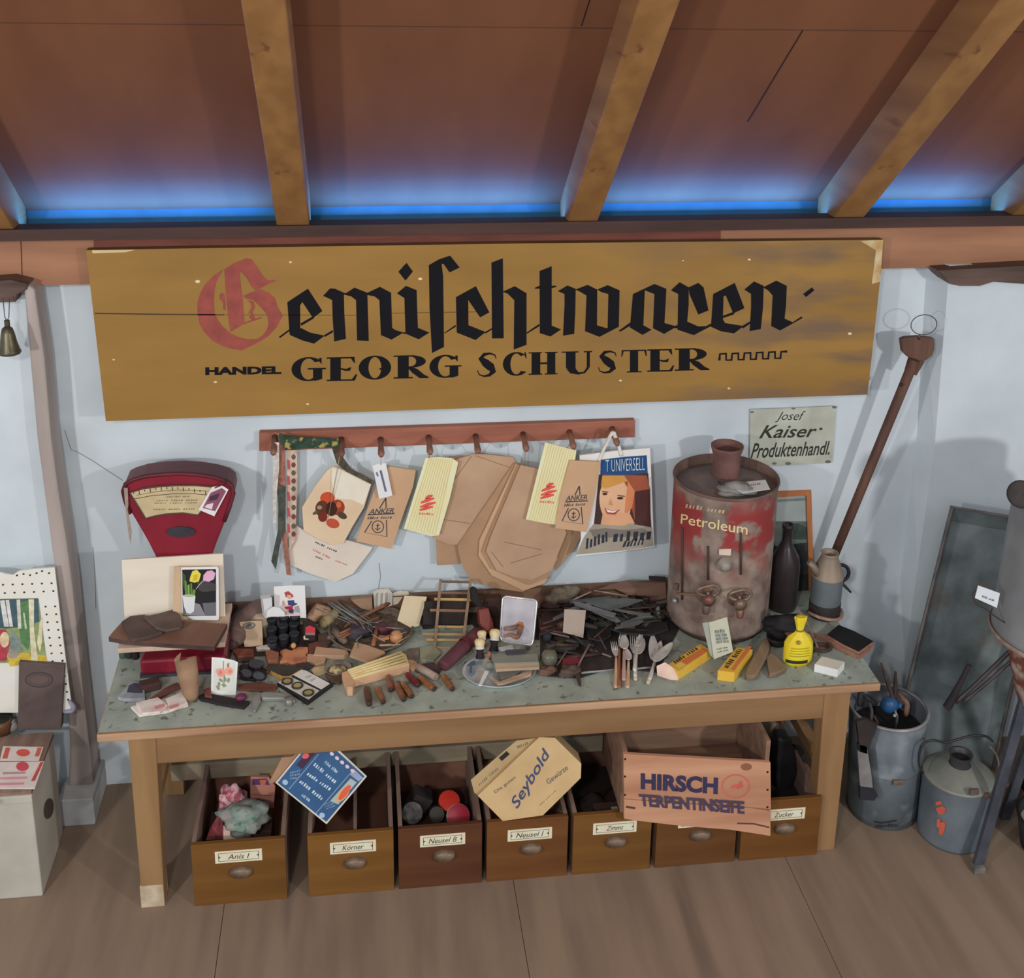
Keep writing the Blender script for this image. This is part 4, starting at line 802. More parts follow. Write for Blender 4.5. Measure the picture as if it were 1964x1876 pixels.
def roses(b, p):
    e = [.0005]
    def P_(q, *rgb): b.patch(q, p, flat(*rgb), e[0]); e[0] += .0001
    P_(c1(1195,1170,1415,1190,1415,1500,1195,1480), 196, 198, 190)
    P_(c1(1290,1190,1300,1190,1300,1290,1290,1290), 110, 130, 96); P_(c1(1330,1215,1355,1205,1350,1260,1330,1250), 170, 100, 84)
    P_(ell(*c1(1270, 1305)[0], 8.5, 8.5), 224, 140, 122); P_(ell(*c1(1350, 1290)[0], 8.2, 8), 228, 150, 128); P_(ell(*c1(1262, 1302)[0], 4, 4), 208, 112, 98); P_(ell(*c1(1360, 1292)[0], 3.6, 3.6), 212, 120, 102); P_(ell(*c1(1235, 1290)[0], 3, 5), 216, 150, 140)
    for u, v, r in ((1270,1380,-20), (1310,1370,10), (1345,1380,40), (1250,1420,30), (1300,1430,-40), (1240,1455,0)): P_(ell(*c1(u, v)[0], 5, 2.6, 10, rot=r+60), 128, 142, 108)
    P_(c1(1300,1330,1310,1330,1300,1450,1292,1450), 120, 134, 100)
    for u in (1230, 1260, 1300, 1330, 1360): stroke(b, c1(u,1530,u+20,1534), 1, p, flat(176, 176, 170), e=.003)
card('postcard', 'white card with two pink roses standing at the front of the counter', 'postcard', c1(1178,1150,1290,1158,1400,1182,1438,1200,1420,1500,1400,1590,1300,1580,1170,1545), pr_, .002, flat(224, 222, 212), fn=roses)
b = MB(); q = FLAT(.012).pt(*c1(1470, 1555)[0]); b.sphere(q+V((0, 0, .002)), .013, mat((104, 42, 74), (80, 34, 54), scale=30, rough=.35), seg=12, sc=(1.2, 1, .8)); b.build('pin_cushion', None, 'small magenta lump beside the foot of the rose card', 'pin cushion')
PK = mat((204, 194, 186), (188, 164, 158), scale=26, pos=(.4, .7))
for i, (lab, q, h) in enumerate((('loose white and pink printed paper packet, lowest at the front left', c1(365,1640,520,1600,700,1560,900,1500,945,1620,720,1690,450,1725), .010), ('folded pink-printed paper packet lying on top at the left', c1(420,1600,640,1545,740,1620,660,1690,480,1710), .018), ('white folded paper packet nearest the leather pouch', c1(720,1560,880,1490,940,1600,760,1680), .018))):
    card('paper_packet', lab, 'packet', q, FLAT(h), .008, PK, [(crop(180, 1040, 5.21)(*[460+i*140, 1640, 560+i*140, 1610, 570+i*140, 1640, 480+i*140, 1670]), flat(196, 130, 126))], bev=.002)
card('paper_packet', 'dark red folded packet behind the white packets', 'packet', c1(560,1560,700,1460,830,1400,870,1440,700,1520,600,1580), FLAT(.010), .008, mat((110, 70, 62), (86, 50, 46), scale=20))
card('paper_packet', 'dark blue and white packet at the far left of the counter', 'packet', c1(240,1545,330,1440,350,1395,500,1390,510,1560,300,1560), FLAT(.012), .010, mat((150, 152, 160), (118, 122, 132), scale=20), [(c1(330,1500,350,1430,410,1405,480,1420,490,1510), flat(64, 66, 78))])
b = MB(); q = FLAT(0).pt(*c1(560, 1470)[0])
boxw(b, q+V((0, 0, .012)), (.05, .03, .024), 20, flat(70, 46, 44)); b.build('box', None, 'small dark brown box under the front of the scale', 'box', bev=.002)
for i, (u, v, c) in enumerate(((355, 1150, (46, 52, 44)), (420, 1160, (40, 34, 34)), (290, 1150, (70, 92, 72)))):
    q = FLAT(0).pt(*c1(u, v)[0]); b = MB(); b.lathe([(.009, 0), (.010, .004), (.010, .034), (.005, .042), (.005, .052)], V((q.x, q.y, TZ)), flat(*c), seg=12); b.lathe([(.0058, .052), (.0001, .052)], V((q.x, q.y, TZ)), flat(*c), seg=12)
    b.build('bottle', None, ('dark green bottle under the platform, middle of three', 'black bottle under the platform beside the red base', 'leftmost small green bottle under the scale platform')[i], 'bottle', 'little bottles under the scale platform')

# ================================================================== behind and right of the scale
LSH = mat((96, 72, 64), (74, 54, 50), scale=16, rough=.5)
def blob(name, label, cat, uvs, h, m, group=None):
    """a soft leather or cloth shape: list of (u, v, height, radius) along its spine"""
    b = MB(); P = [FLAT(q[2]).pt(q[0], q[1]) for q in uvs]; b.tube(P, [q[3] for q in uvs], m, seg=14, flatx=h); 
    for P_, q in ((P[0], uvs[0]), (P[-1], uvs[-1])): b.sphere(P_, q[3]*.99, m, seg=12, sc=(1, 1, h))
    return b.build(name, None, label, cat, group)
blob('leather_shoe', 'brown leather shoe leaning at the back between scale and white card', 'shoe', [(452, 1222, .03, .028), (470, 1190, .045, .030), (500, 1170, .06, .034), (512, 1160, .07, .024)], 1.0, mat((112, 90, 80), (84, 64, 60), scale=14, rough=.55))
blob('leather_shoe', 'dark brown leather shoe right behind the tan soap box', 'shoe', [(446, 1235, .02, .020), (455, 1200, .03, .028), (470, 1180, .03, .03)], 1.0, mat((74, 54, 50), (58, 42, 40), scale=14, rough=.5))
q = FLAT(0).pt(497, 1222); b = MB(); b.lathe([(.034, 0), (.036, .02), (.034, .045), (.026, .060), (.012, .068), (.0004, .070)], (q.x, q.y+.02, TZ), mat((162, 144, 122), (146, 128, 108), scale=16), seg=24); b.build('cap', None, 'beige rounded cloth cap behind the tan soap box', 'cap')
so = STAND(486, 1244, 0, 24, 4); t = thing('soap_box', 'tan cardboard box with dark oval emblem, standing beside the scale', 'box', so.pt(486, 1244))
b = MB(); b.pslab(c2(255,610,400,595,540,590,555,910,320,925), so, .02, mat((176, 150, 120), (160, 136, 108), scale=9), flat(140, 116, 92)); b.build('carton', t, bev=.001)
b = MB(); b.patch(ell(*c2(378, 655)[0], 12.5, 6.5, rot=-5), so, flat(90, 88, 84)); b.patch(ell(*c2(378, 655)[0], 10, 4.6, rot=-5), so, flat(140, 130, 112), .0008); b.patch(ell(*c2(370, 655)[0], 6, 3, rot=-25), so, flat(84, 82, 80), .0011); b.build('emblem', t, 'dark oval emblem')
gp = UP(-.055, 12, -2, (-.55, TZ))
def figure(b, p):
    e = [.0006]
    def P_(q, *rgb): b.patch(q, p, flat(*rgb), e[0]); e[0] += .0001
    P_(c2(820,240,870,220,930,270,935,300,840,300), 168, 70, 66); P_(c2(850,270,900,270,915,320,870,325), 210, 160, 140); P_(c2(860,340,940,335,950,370,990,380,960,400,930,410,870,400), 56, 66, 120); P_(c2(820,420,930,405,930,440,900,495,870,490,880,450,840,450), 190, 40, 56); P_(c2(790,350,820,340,830,400,800,400), 210, 140, 110); P_(c2(850,450,880,460,850,510,830,505), 216, 170, 140)
    P_(c2(945,420,1000,400,1010,440,1020,495,950,490), 150, 144, 146); P_(c2(870,455,940,450,935,500,890,500), 70, 60, 110)
    stroke(b, c2(820,515,1030,508), 1.6, p, flat(206, 160, 150), e=.003)
card('picture_card', 'white card with a small red and blue painted figure leaning on the wall', 'card', c2(690,165,880,150,1078,150,1090,430,1095,560,700,545), gp, .003, flat(222, 220, 216), fn=figure)
b = MB(); pw_ = UP(-.09, 0, 25, (-.58, TZ)); b.pslab(c2(550,320,665,305,672,540,580,560), pw_, .02, mat((206, 206, 208), (190, 192, 196), scale=12)); b.build('paper_box', None, 'small white folded paper box left of the figure card', 'box')
card('paper_slip', 'white slip curving in front of the figure card', 'paper', c2(600,470,680,420,760,430,820,490,830,540,600,545), UP(-.10, 10, 0, (-.55, TZ)), .002, flat(206, 206, 206))
blob('leather_purse', 'tan leather purse right of the figure card', 'purse', [(600, 1185, .02, .020), (612, 1172, .03, .024), (626, 1175, .03, .018)], 1.0, mat((166, 130, 102), (146, 110, 84), scale=14))
blob('cord_bundle', 'bundle of yellowish cord under the grey needles', 'cord', [(622, 1195, .02, .016), (640, 1180, .03, .014), (650, 1165, .03, .010)], 1.0, mat((160, 140, 96), (120, 104, 76), scale=50))
card('added_dark_sheet', 'added dark brown sheet lying under soap box and canisters', 'leather', px(446, 1206, 600, 1196, 636, 1240, 560, 1256, 452, 1258), FLAT(.003), .003, mat((70, 52, 46), (52, 40, 38), scale=14))  # added sheet, covers the linoleum so the gaps here read dark
# ---- ten dark film canisters and the red one
CAN = [(523, 1236), (545, 1232), (565, 1226), (522, 1222), (544, 1216), (565, 1213), (523, 1209), (546, 1205), (567, 1204), (548, 1196)]
CLAB = ['front left canister', 'black canister in the middle of the front row', 'front right canister', 'left canister of the second row', 'middle canister of the second row', 'right canister of the second row', 'left canister of the third row', 'middle canister of the third row', 'right canister of the third row', 'rearmost canister']
M_CAN = mat((40, 42, 48), (32, 33, 38), rough=.35); M_CAN2 = mat((58, 64, 76), (48, 54, 64), rough=.35)
for i, (u, v) in enumerate(CAN):
    q = FLAT(.0).pt(u, v+9); q = V((q.x, q.y, TZ+(.0 if i < 3 else .010 if i < 6 else .02))); t = thing('canister', 'black lidded '+CLAB[i].replace('black ', '')+' beside the figure card', 'canister', q, 'black lidded canisters')
    b = MB(); b.lathe([(.0005, 0), (.0135, 0), (.0135, .026)], q, M_CAN2 if i == 0 else M_CAN, seg=20); b.build('body', t)
    b = MB(); b.lathe([(.0135, .026), (.0150, .026), (.0150, .034), (.0135, .0355), (.012, .0350), (.0005, .0350)], q, M_CAN, seg=20); b.build('lid', t)
    if i >= 3: b = MB(); b.lathe([(.0145, -.010 if i < 6 else -.02), (.0145, 0), (.0005, 0)], q, M_CAN, seg=16); b.build('base', t)
q = STAND(594, 1240, 0, 20, 6); t = thing('watch_box', 'small black box with a red label right of the canisters', 'box', q.pt(594, 1240))
b = MB(); b.pslab(c2(1060,620,1130,590,1215,640,1215,790,1210,850,1060,850), q, .03, flat(40, 32, 34)); b.build('body', t, bev=.001)
b = MB(); b.patch(c2(1085,675,1140,655,1210,685,1205,745,1085,745), q, flat(190, 48, 56)); b.patch(c2(1085,745,1205,745,1205,775,1085,775), q, flat(120, 110, 110)); b.patch(c2(1060,790,1080,780,1085,815,1125,820,1125,830,1065,830), q, flat(190, 180, 160)); b.build('label', t, 'red label')
# ---- orange leather leaf, small boxes, books and spectacles
card('leather_leaf', 'orange-brown leather flower shape in front of the canisters', 'leather', c2(760,975,830,940,910,965,1000,915,1120,920,1120,970,1080,1010,1110,1040,1090,1080,1010,1120,900,1120,850,1090,760,1110,800,1040), FLAT(.012), .010, mat((190, 124, 86), (168, 104, 72), scale=14, c=(140, 84, 60), cscale=24), bev=.002)
q = FLAT(.02).pt(*c2(935, 905)[0]); b = MB(); b.sphere(q, .008, mat((196, 150, 90), (150, 104, 60)), seg=10); b.lathe([(.003, -.02), (.003, 0)], q, flat(90, 66, 50), seg=8); b.build('wooden_knob', None, 'small yellow wooden knob behind the leather flower', 'knob')  # round wooden knob on a short stem
for lab, q, h, c in (('reddish brown leather case lying flat left of the leather flower', c2(170,960,220,935,430,945,440,1020,230,1040), .016, (128, 68, 52)), ('small square red-brown box against the leather flower', c2(580,975,640,950,750,985,745,1080,610,1090), .022, (150, 92, 70)), ('small dark case in front of the reddish leather case', c2(220,1050,430,1030,440,1085,240,1090), .010, (84, 60, 54)), ('crumpled white paper scrap behind the leather flower', c2(460,920,600,890,700,900,690,930,480,945), .012, (206, 196, 184))):
    card('small_case' if 'white' not in lab else 'paper_scrap', lab, 'case' if 'white' not in lab else 'paper', q, FLAT(h), h-.001, mat(c, tuple(x*.8 for x in c), scale=20), bev=.002)
card('notebook', 'dark green notebook with gold fore-edge behind the coin case', 'book', c2(580,1190,620,1130,1000,1160,1060,1190,880,1290,800,1290), FLAT(.014), .012, mat((62, 60, 50), (50, 48, 42), scale=12), side=mat((176, 128, 56), (150, 106, 44), scale=90))
card('book', 'reddish brown book lying under the spectacles', 'book', c2(240,1390,520,1360,740,1400,720,1440,540,1460,250,1450), FLAT(.008), .008, mat((104, 62, 50), (84, 48, 42), scale=12))
DG = mat((40, 40, 44), (26, 26, 28), rough=.3, metal=.4); 
def wire(name, label, cat, pts, r, m, group=None, closed=False, seg=7):
    b = MB(); b.tube([FLAT(h).pt(u, v) for u, v, h in pts], r, m, seg=seg, closed=closed); return b.build(name, None, label, cat, group)
SG = thing('spectacles', 'dark rimmed spectacles lying on the red-brown book', 'spectacles', FLAT(.012).pt(*c2(430, 1290)[0]))
for u, v in ((340, 1250), (500, 1285)):
    b = MB(); P = [FLAT(.014).pt(*q) for q in ell(*c2(u, v)[0], 13, 9, 18, rot=10)]; b.tube(P, .0022, DG, seg=7, closed=True); b.build('rim', SG)
    b = MB(); b.slab(P, (0, 0, 1), .001, mat((60, 62, 68), (50, 52, 58), rough=.08, coat=.4)); b.build('lens', SG)
for q in (c2(270,1240,330,1330,560,1340), c2(590,1280,640,1230,520,1180)):
    b = MB(); b.tube([FLAT(.014).pt(*t_) for t_ in q], .0015, DG, seg=6); b.build('temple', SG)
card('tin', 'small shiny black tin with a bright glint above the spectacles', 'tin', ell(*c2(460, 1130)[0], 15, 9, 18), FLAT(.02), .016, mat((46, 34, 38), (36, 26, 30), rough=.12, coat=.6), bev=.002)
card('leather_case', 'black leather spectacle case left of the notebook', 'case', c2(250,1150,420,1120,590,1200,600,1260,450,1330,280,1310), FLAT(.010), .010, mat((46, 42, 42), (34, 30, 32), scale=20, rough=.4), bev=.003)
# ---- coin case
cc = thing('coin_case', 'open black case holding three round medals and a white card', 'case', FLAT(0).pt(585, 1320))
b = MB(); b.pslab(c2(725,1370,1010,1170,1430,1385,1110,1620), FLAT(.010), .010, flat(34, 32, 34, .5)); b.build('tray', cc, bev=.001)
b = MB(); b.pslab(c2(740,1365,870,1280,1260,1470,1125,1580), FLAT(.0112), .001, flat(190, 184, 172)); b.build('inner_card', cc, 'white inset under the medals')
b = MB(); b.pslab(c2(925,1265,1040,1190,1390,1380,1285,1450), FLAT(.0118), .0016, flat(206, 204, 198)); scribble(b, c2(1060,1290,1130,1260,1230,1330,1170,1370), FLAT(.0118), flat(170, 168, 162), 2, 1, 4); b.build('white_card', cc, 'blank white card')
for u, v in ((858, 1360), (985, 1415), (1122, 1505)):
    q = FLAT(.0112).pt(*c2(u, v)[0]); b = MB(); b.lathe([(.0155, 0), (.0155, .003), (.011, .0035), (.0105, .0025)], q, flat(52, 50, 44, .4), seg=22); b.lathe([(.0108, .0026), (.0003, .003)], q, mat((172, 156, 104), (140, 126, 82), scale=40, rough=.35, metal=.5), seg=22); b.build('medal', cc)
# ---- grey clamp
MG = mat((138, 138, 132), (116, 116, 112), scale=16, rough=.45, metal=.35)
cl = thing('metal_clamp', 'grey metal clamp lying in front of the coin case', 'clamp', FLAT(0).pt(525, 1345))
b = MB(); b.pslab(c2(520,1500,560,1480,800,1500,900,1540,960,1590,880,1590,800,1560,540,1560), FLAT(.014), .012, MG); b.build('frame', cl, bev=.003)
b = MB(); b.pslab(c2(430,1720,410,1560,470,1480,540,1490,520,1600,460,1720), FLAT(.010), .009, MG); b.build('jaw', cl, bev=.003)
q = FLAT(.002).pt(*c2(880, 1640)[0]); b = MB(); b.lathe([(.011, 0), (.011, .018), (.0003, .018)], q, mat((126, 126, 120), rough=.4, metal=.4), seg=16); b.build('screw_head', cl)
# ================================================================== middle of the counter
CARDB = mat((176, 142, 112), (160, 126, 98), scale=9)
# ---- round wicker tray with odds and ends
qc = FLAT(0).pt(712, 1216); tr = thing('wicker_tray', 'round shallow wicker tray full of needles and wooden tools', 'tray', qc); RT = .118; WK = mat((110, 96, 82), (84, 72, 62), scale=80, stretch=(1, 1, 6), bump=.4)
b = MB(); b.lathe([(.0004, .003), (RT*.92, .003)], qc, WK, seg=40); b.lathe([(RT*.9, 0), (RT, .016), (RT*1.02, .018), (RT*.96, .017), (RT*.9, .004)], qc, WK, seg=40); b.build('basin', tr)
b = MB(); b.tube([qc+V((math.cos(a*.1571)*RT*1.01, math.sin(a*.1571)*RT*1.01, .018)) for a in range(40)], .0035, WK, seg=8, closed=True); b.build('rim', tr)
M_EGG = mat((190, 132, 84), (168, 110, 66), scale=20, rough=.35)
egg = thing('darning_egg', 'round brown wooden darning ball in the wicker tray', 'darning egg', FLAT(.02).pt(760, 1232)); b = MB(); b.sphere(FLAT(.028).pt(760, 1222), .0185, M_EGG, seg=20); b.build('ball', egg)
b = MB(); b.tube([FLAT(.026).pt(747, 1224), FLAT(.022).pt(725, 1226)], [.005, .006], M_EGG); b.build('handle', egg)
R = random.Random(4); STEEL = mat((150, 150, 150), (120, 120, 122), rough=.35, metal=.6); TWIG = mat((140, 88, 60), (116, 68, 46), scale=30); GREYS = mat((118, 112, 106), (90, 86, 84), scale=30)
def rod(name, label, cat, a, ha, c, hc, r, m, group, r2=None): 
    b = MB(); P0 = FLAT(ha).pt(*a); P1 = FLAT(hc).pt(*c); b.tube([P0, P0.lerp(P1, .5), P1], [r, r, r2 or r], m, seg=7); return b.build(name, None, label, cat, group)
for i in range(16):       # fan of grey needles
    u = 690+R.uniform(-20, 26); v = 1196+R.uniform(-10, 6); a = math.radians(R.uniform(-160, -138)); l = R.uniform(60, 85)
    rod('knitting_needle', 'thin grey needle in the fan at the back of the wicker tray', 'needle', (u, v), .024+.001*i, (u+l*math.cos(a), v+l*math.sin(a)*.9), .03+.0022*i, .0016, STEEL if i % 3 else GREYS, 'fan of grey needles')
for i, (lab, a, c, r) in enumerate((('longest brown wooden stick lying across the wicker tray, thick end at upper right', (668, 1196), (770, 1145), .0045), ('brown forked stick below the long stick in the tray', (650, 1216), (726, 1184), .0036), ('short brown stick at the left edge of the tray', (648, 1222), (700, 1200), .003), ('thin brown stick resting against the rim at the lower left', (655, 1224), (690, 1206), .003), ('upright brown peg at the front of the tray', (716, 1236), (722, 1208), .006), ('long pale needle that crosses the tray level', (690, 1201), (775, 1206), .0016), ('second pale needle in front of the level one', (726, 1220), (760, 1221), .0018), ('pale stick under the wooden ball', (728, 1238), (768, 1236), .0026))):
    rod('wooden_stick' if i not in (5, 6) else 'knitting_needle', lab, 'stick' if i not in (5, 6) else 'needle', a, .026+.001*i, c, .034 if i < 2 else .026, r, (TWIG, TWIG, TWIG, TWIG, mat((150, 92, 60)), STEEL, STEEL, mat((170, 140, 120)))[i], None, r*1.9 if i == 0 else None)
lumpy('cloth', 'dark violet cloth scrap in the wicker tray', 'cloth', FLAT(.004).pt(690, 1222), .03, mat((70, 60, 68), (54, 48, 56), scale=30), (1.2, .8, .6), 12)
lumpy('cloth', 'dark red cloth scrap behind the wooden ball', 'cloth', FLAT(.004).pt(735, 1216), .022, mat((100, 56, 62), (72, 40, 46), scale=30), (1.2, .8, .7), 13)
blob('cord_bundle', 'grey coil of cord at the left edge of the wicker tray', 'cord', [(634, 1226, .01, .014), (640, 1206, .02, .015), (660, 1230, .01, .012)], .8, mat((118, 106, 94), (92, 82, 74), scale=60))
# ---- paper, cards and boxes around the tray
def lean(label, q, base, ln, th, m, yaw=0, name='card', cat='card', side=None, h=0, **kw): return card(name, label, cat, q, STAND(*base, h, ln, yaw), th, m, side=side, **kw)
lean('cream sheet of paper leaning at the back behind the wicker tray', c3(1020,280,1290,290,1300,300,1200,660,1100,680,930,590), (785, 1202), 38, .003, mat((196, 180, 146), (182, 166, 134), scale=8), name='paper_sheet', cat='paper', h=.02)
card('pattern_card', 'white lace-patterned card standing behind the needles', 'card', c3(630,230,700,200,820,190,870,250,870,400,640,470), UP(.02, 14, 0, (-.2, TZ)), .002, mat((186, 180, 166), (170, 164, 152), scale=20), [(c3(660+i*60,250,690+i*60,240,680+i*60,420,655+i*60,440), flat(140, 138, 130)) for i in range(3)])
card('pattern_card', 'second pale card at the back right of the lace card', 'card', c3(870,250,960,215,1060,220,1080,260,1000,290,940,380,880,400), UP(.025, 14, 0, (-.2, TZ)), .002, mat((190, 178, 160), (176, 164, 146), scale=20))
b = MB(); b.pslab(c3(350,330,610,300,620,470,480,440,400,380), UP(.01, 6, 0, (-.3, TZ)), .02, mat((150, 120, 92), (126, 98, 76), scale=14)); b.build('wooden_box', None, 'brown open box end at the back behind the needles', 'box')
for lab, q, h, th in (('blank beige cardboard card in front of the wicker tray', c3(400,860,560,900,740,965,780,990,560,1110,330,1030), .022, .006), ('flat tan cardboard strip left of the beige card', c3(-90,915,-20,925,290,955,320,1000,260,1030,-120,1020), .014, .012), ('tan slip below the cardboard strip, left of the glass dish', c3(-200,1010,-90,1010,30,1060,20,1110,-100,1140,-210,1090), .010, .008), ('beige card corner right of the wooden comb block', c3(1060,1080,1140,1090,1190,1140,1130,1240,1080,1180), .012, .003)):
    card('cardboard_card', lab, 'card', q, FLAT(h), th, CARDB, bev=.0008)
card('slate', 'small grey-green slate square left of the rolled red case', 'slate', c3(1210,930,1390,900,1480,1000,1390,1090,1210,1080), FLAT(.006), .005, mat((140, 142, 116), (118, 122, 102), scale=14))
card('folded_cloth', 'dark grey-brown folded cloth between tray and slate', 'cloth', c3(1010,1010,1060,940,1200,930,1210,1090,1130,1100,1060,1080), FLAT(.010), .009, mat((112, 104, 92), (88, 82, 74), scale=22), bev=.003)
gd = FLAT(.0).pt(648, 1290); t = thing('glass_dish', 'small shallow glass dish with yellow bits beside the comb block', 'dish', gd); b = MB(); b.lathe([(.0003, .003), (.026, .004), (.033, .014), (.034, .016), (.031, .015), (.025, .006)], gd, mat((128, 116, 104), (90, 80, 72), scale=40, rough=.15, coat=.5), seg=28, sx=1.1); b.build('bowl', t)
b = MB(); b.lathe([(.024, .006), (.022, .011), (.0003, .014)], gd, mat((186, 172, 120), (120, 106, 84), scale=60, pos=(.45, .55)), seg=20); b.build('filling', t, 'yellow and white bits')
# ---- ribbed wooden block
wb_ = thing('wooden_comb_block', 'long pale ribbed wooden block lying aslant at the front', 'wooden block', FLAT(0).pt(727, 1290)); YW1 = mat((206, 184, 136), (188, 162, 108), scale=20, stretch=(.3, 1, 1)); YW2 = mat((196, 156, 120), (176, 136, 104), scale=16)
tp = FLAT(.028); b = MB(); b.pslab(c3(300,1215,960,965,1040,1010,1085,1140,380,1330,270,1310), tp, .026, YW1, YW2); b.build('block', wb_, bev=.003)
for k in range(5):
    t_ = k/5+.1; A0 = (300+75*t_, 1215+115*t_); A1 = (965+110*t_, 972+165*t_); b = MB(); P0, P1 = tp.off(.002).pt(*c3(*A0)[0]), tp.off(.002).pt(*c3(*A1)[0]); b.tube([P0, P1], .0042, mat((214, 196, 146), (190, 164, 96), scale=30) if k % 2 else YW1, seg=8); b.build('rib', wb_)
b = MB(); b.pslab(c3(230,1240,300,1215,390,1350,370,1430,300,1430), FLAT(.030), .028, YW2); b.build('end_piece', wb_, 'rounded tan end piece', bev=.003)
# ---- knife handles laid out at the front
HC = [((540, 1430), (575, 1640), (96, 60, 44), 'dark brown handle, leftmost of the front row'), ((675, 1430), (750, 1610), (168, 102, 62), 'orange-brown handle, second from the left in the front row'), ((820, 1290), (850, 1460), (146, 86, 66), 'short reddish handle touching the comb block'), ((915, 1390), (1010, 1580), (158, 92, 62), 'orange handle under its darker twin'), ((990, 1380), (1110, 1540), (166, 104, 58), 'yellow-brown handle lying against its orange twin'), ((1050, 1260), (1190, 1400), (134, 30, 44), 'glossy crimson handle in the front row'), ((1200, 1300), (1390, 1450), (172, 102, 56), 'orange handle right of the crimson one'), ((1500, 1285), (1620, 1450), (160, 106, 56), 'lone yellow-brown handle nearest the metal dish')]
for a, c, rgb, lab in HC:
    P0, P1 = FLAT(.009).pt(*c3(*a)[0]), FLAT(.009).pt(*c3(*c)[0]); m = mat(tuple(x*.9 for x in rgb), tuple(x*.62 for x in rgb), scale=40, rough=.35, coat=.3)
    t = thing('wooden_grip', lab, 'handle', V((P0.x, P0.y, TZ)), 'loose handles at the front of the counter'); b = MB(); b.tube([P0, P0.lerp(P1, .12), P0.lerp(P1, .5), P0.lerp(P1, .9), P1], [.006, .0085, .0092, .0085, .0062], m, seg=12); b.build('grip', t)
    b = MB(); d = (P1-P0).normalized(); b.lathe([(.0068, 0), (.007, .004), (.0003, .005)], P1-d*.002, mat((70, 54, 44), (56, 42, 36)), axis=d, seg=10); b.build('ferrule', t)
b = MB(); P0, P1 = FLAT(.011).pt(*c3(1190, 1170)[0]), FLAT(.011).pt(*c3(1420, 1310)[0]); b.tube([P0, P1], .0105, mat((160, 140, 126), (140, 120, 108), scale=14), seg=14); b.lathe([(.0085, 0), (.0003, -.006)], P1+(P1-P0).normalized()*.0005, flat(60, 56, 56), axis=P1-P0, seg=12); b.build('paper_tube', None, 'short grey-beige tube behind the orange handles', 'tube')
# ---- little wooden rack like a ladder
lp = STAND(850, 1240, .004, 52, -3); LW = wood((150, 122, 86), (120, 94, 66), axis=2, scale=24); rk = thing('wooden_rack', 'small ladder-like wooden rack lying back against the wall', 'rack', lp.pt(850, 1240))
def beam(b, a, c, w_, pl, m, th=.006): 
    dx, dy = c[0]-a[0], c[1]-a[1]; d = math.hypot(dx, dy); ox, oy = -dy/d*w_/2, dx/d*w_/2
    b.pslab([(a[0]+ox, a[1]+oy), (c[0]+ox, c[1]+oy), (c[0]-ox, c[1]-oy), (a[0]-ox, a[1]-oy)], pl, th, m)
for a, c in ((c3(1475, 70)[0], c3(1390, 1020)[0]), (c3(1850, 90)[0], c3(1765, 790)[0])):
    b = MB(); beam(b, a, c, 5.4, lp.off(.003), wood((136, 112, 88), (104, 84, 66), axis=2), .008); b.build('side_rail', rk)
for y, x0, x1, m in ((95, 1480, 1850, 0), (240, 1450, 1840, 0), (320, 1395, 1870, 1), (460, 1340, 1820, 2), (665, 1400, 1780, 1), (760, 1250, 1760, 1), (830, 1290, 1720, 1), (930, 1400, 1600, 1)):
    b = MB(); beam(b, c3(x0, y)[0], c3(x1, y+8)[0], 4.4 if m else 3.4, lp, (wood((124, 98, 78), axis=0), wood((176, 148, 92), (146, 116, 70), axis=0), wood((150, 104, 72), axis=0))[m], .005); b.build('rung', rk)
b = MB(); b.pslab(c3(1270,350,1800,350,1790,640,1250,640), lp.off(-.012), .004, mat((50, 42, 38), (34, 30, 30), scale=20)); b.build('back_panel', rk, 'dark panel behind the rungs')
q = lp.off(.008).pt(*c3(1520, 667)[0]); b = MB(); b.sphere(q, .003, mat((210, 200, 170), rough=.15, metal=.8), seg=8); b.build('tack', rk)
card('added_dark_sheet', 'added black sheet under the rack and the tin plate', 'leather', px(800, 1180, 1034, 1168, 1034, 1226, 930, 1224, 905, 1196, 812, 1206), FLAT(.003), .003, mat((52, 44, 42), (38, 34, 34), scale=14))  # another added sheet that darkens the gaps under rack and plate
# ---- rolled dark red case with the red bottle behind
P0, P1 = FLAT(.018).pt(*c3(1500, 1160)[0]), FLAT(.030).pt(*c4(640, 870)[0]); rc_ = thing('rolled_case', 'dark wine-red rolled case lying aslant beside the shaving brushes', 'roll', V((P0.x, P0.y, TZ)))
WINE = mat((96, 54, 60), (78, 42, 50), scale=16, rough=.6); b = MB(); b.tube([P0, P0.lerp(P1, .04), P0.lerp(P1, .5), P1], [.015, .019, .021, .020], WINE, seg=18, flatx=.85); b.build('roll', rc_)
b = MB(); d = P1-P0; b.lathe([(.0213, -.006), (.0217, 0), (.0213, .006)], P0.lerp(P1, .62), mat((110, 40, 56), (90, 30, 44)), axis=d, seg=18); b.build('strap', rc_)
lb = STAND(940, 1218, .012, 24, 8); bt = thing('leather_box', 'red-brown upright leather case with black neck behind the brushes', 'case', lb.pt(940, 1218))
b = MB(); b.pslab(c4(640,580,770,560,830,760,840,880,720,900,660,760), lb, .035, mat((124, 54, 46), (98, 42, 38), scale=12, rough=.45)); b.build('case', bt, bev=.004)
b = MB(); b.pslab(c4(545,330,580,295,620,320,660,450,700,540,640,560,560,480), lb.off(-.004), .025, flat(32, 30, 30)); b.build('neck', bt, 'black neck', bev=.004)
b = MB(); b.box(lb.off(-.03).pt(*c4(820, 540)[0])+V((0, .02, -.01)), (.05, .03, .06), mat((70, 50, 44), (52, 38, 36), scale=20)); b.build('box', None, 'dark brown box left behind the tin plate', 'box', bev=.003)
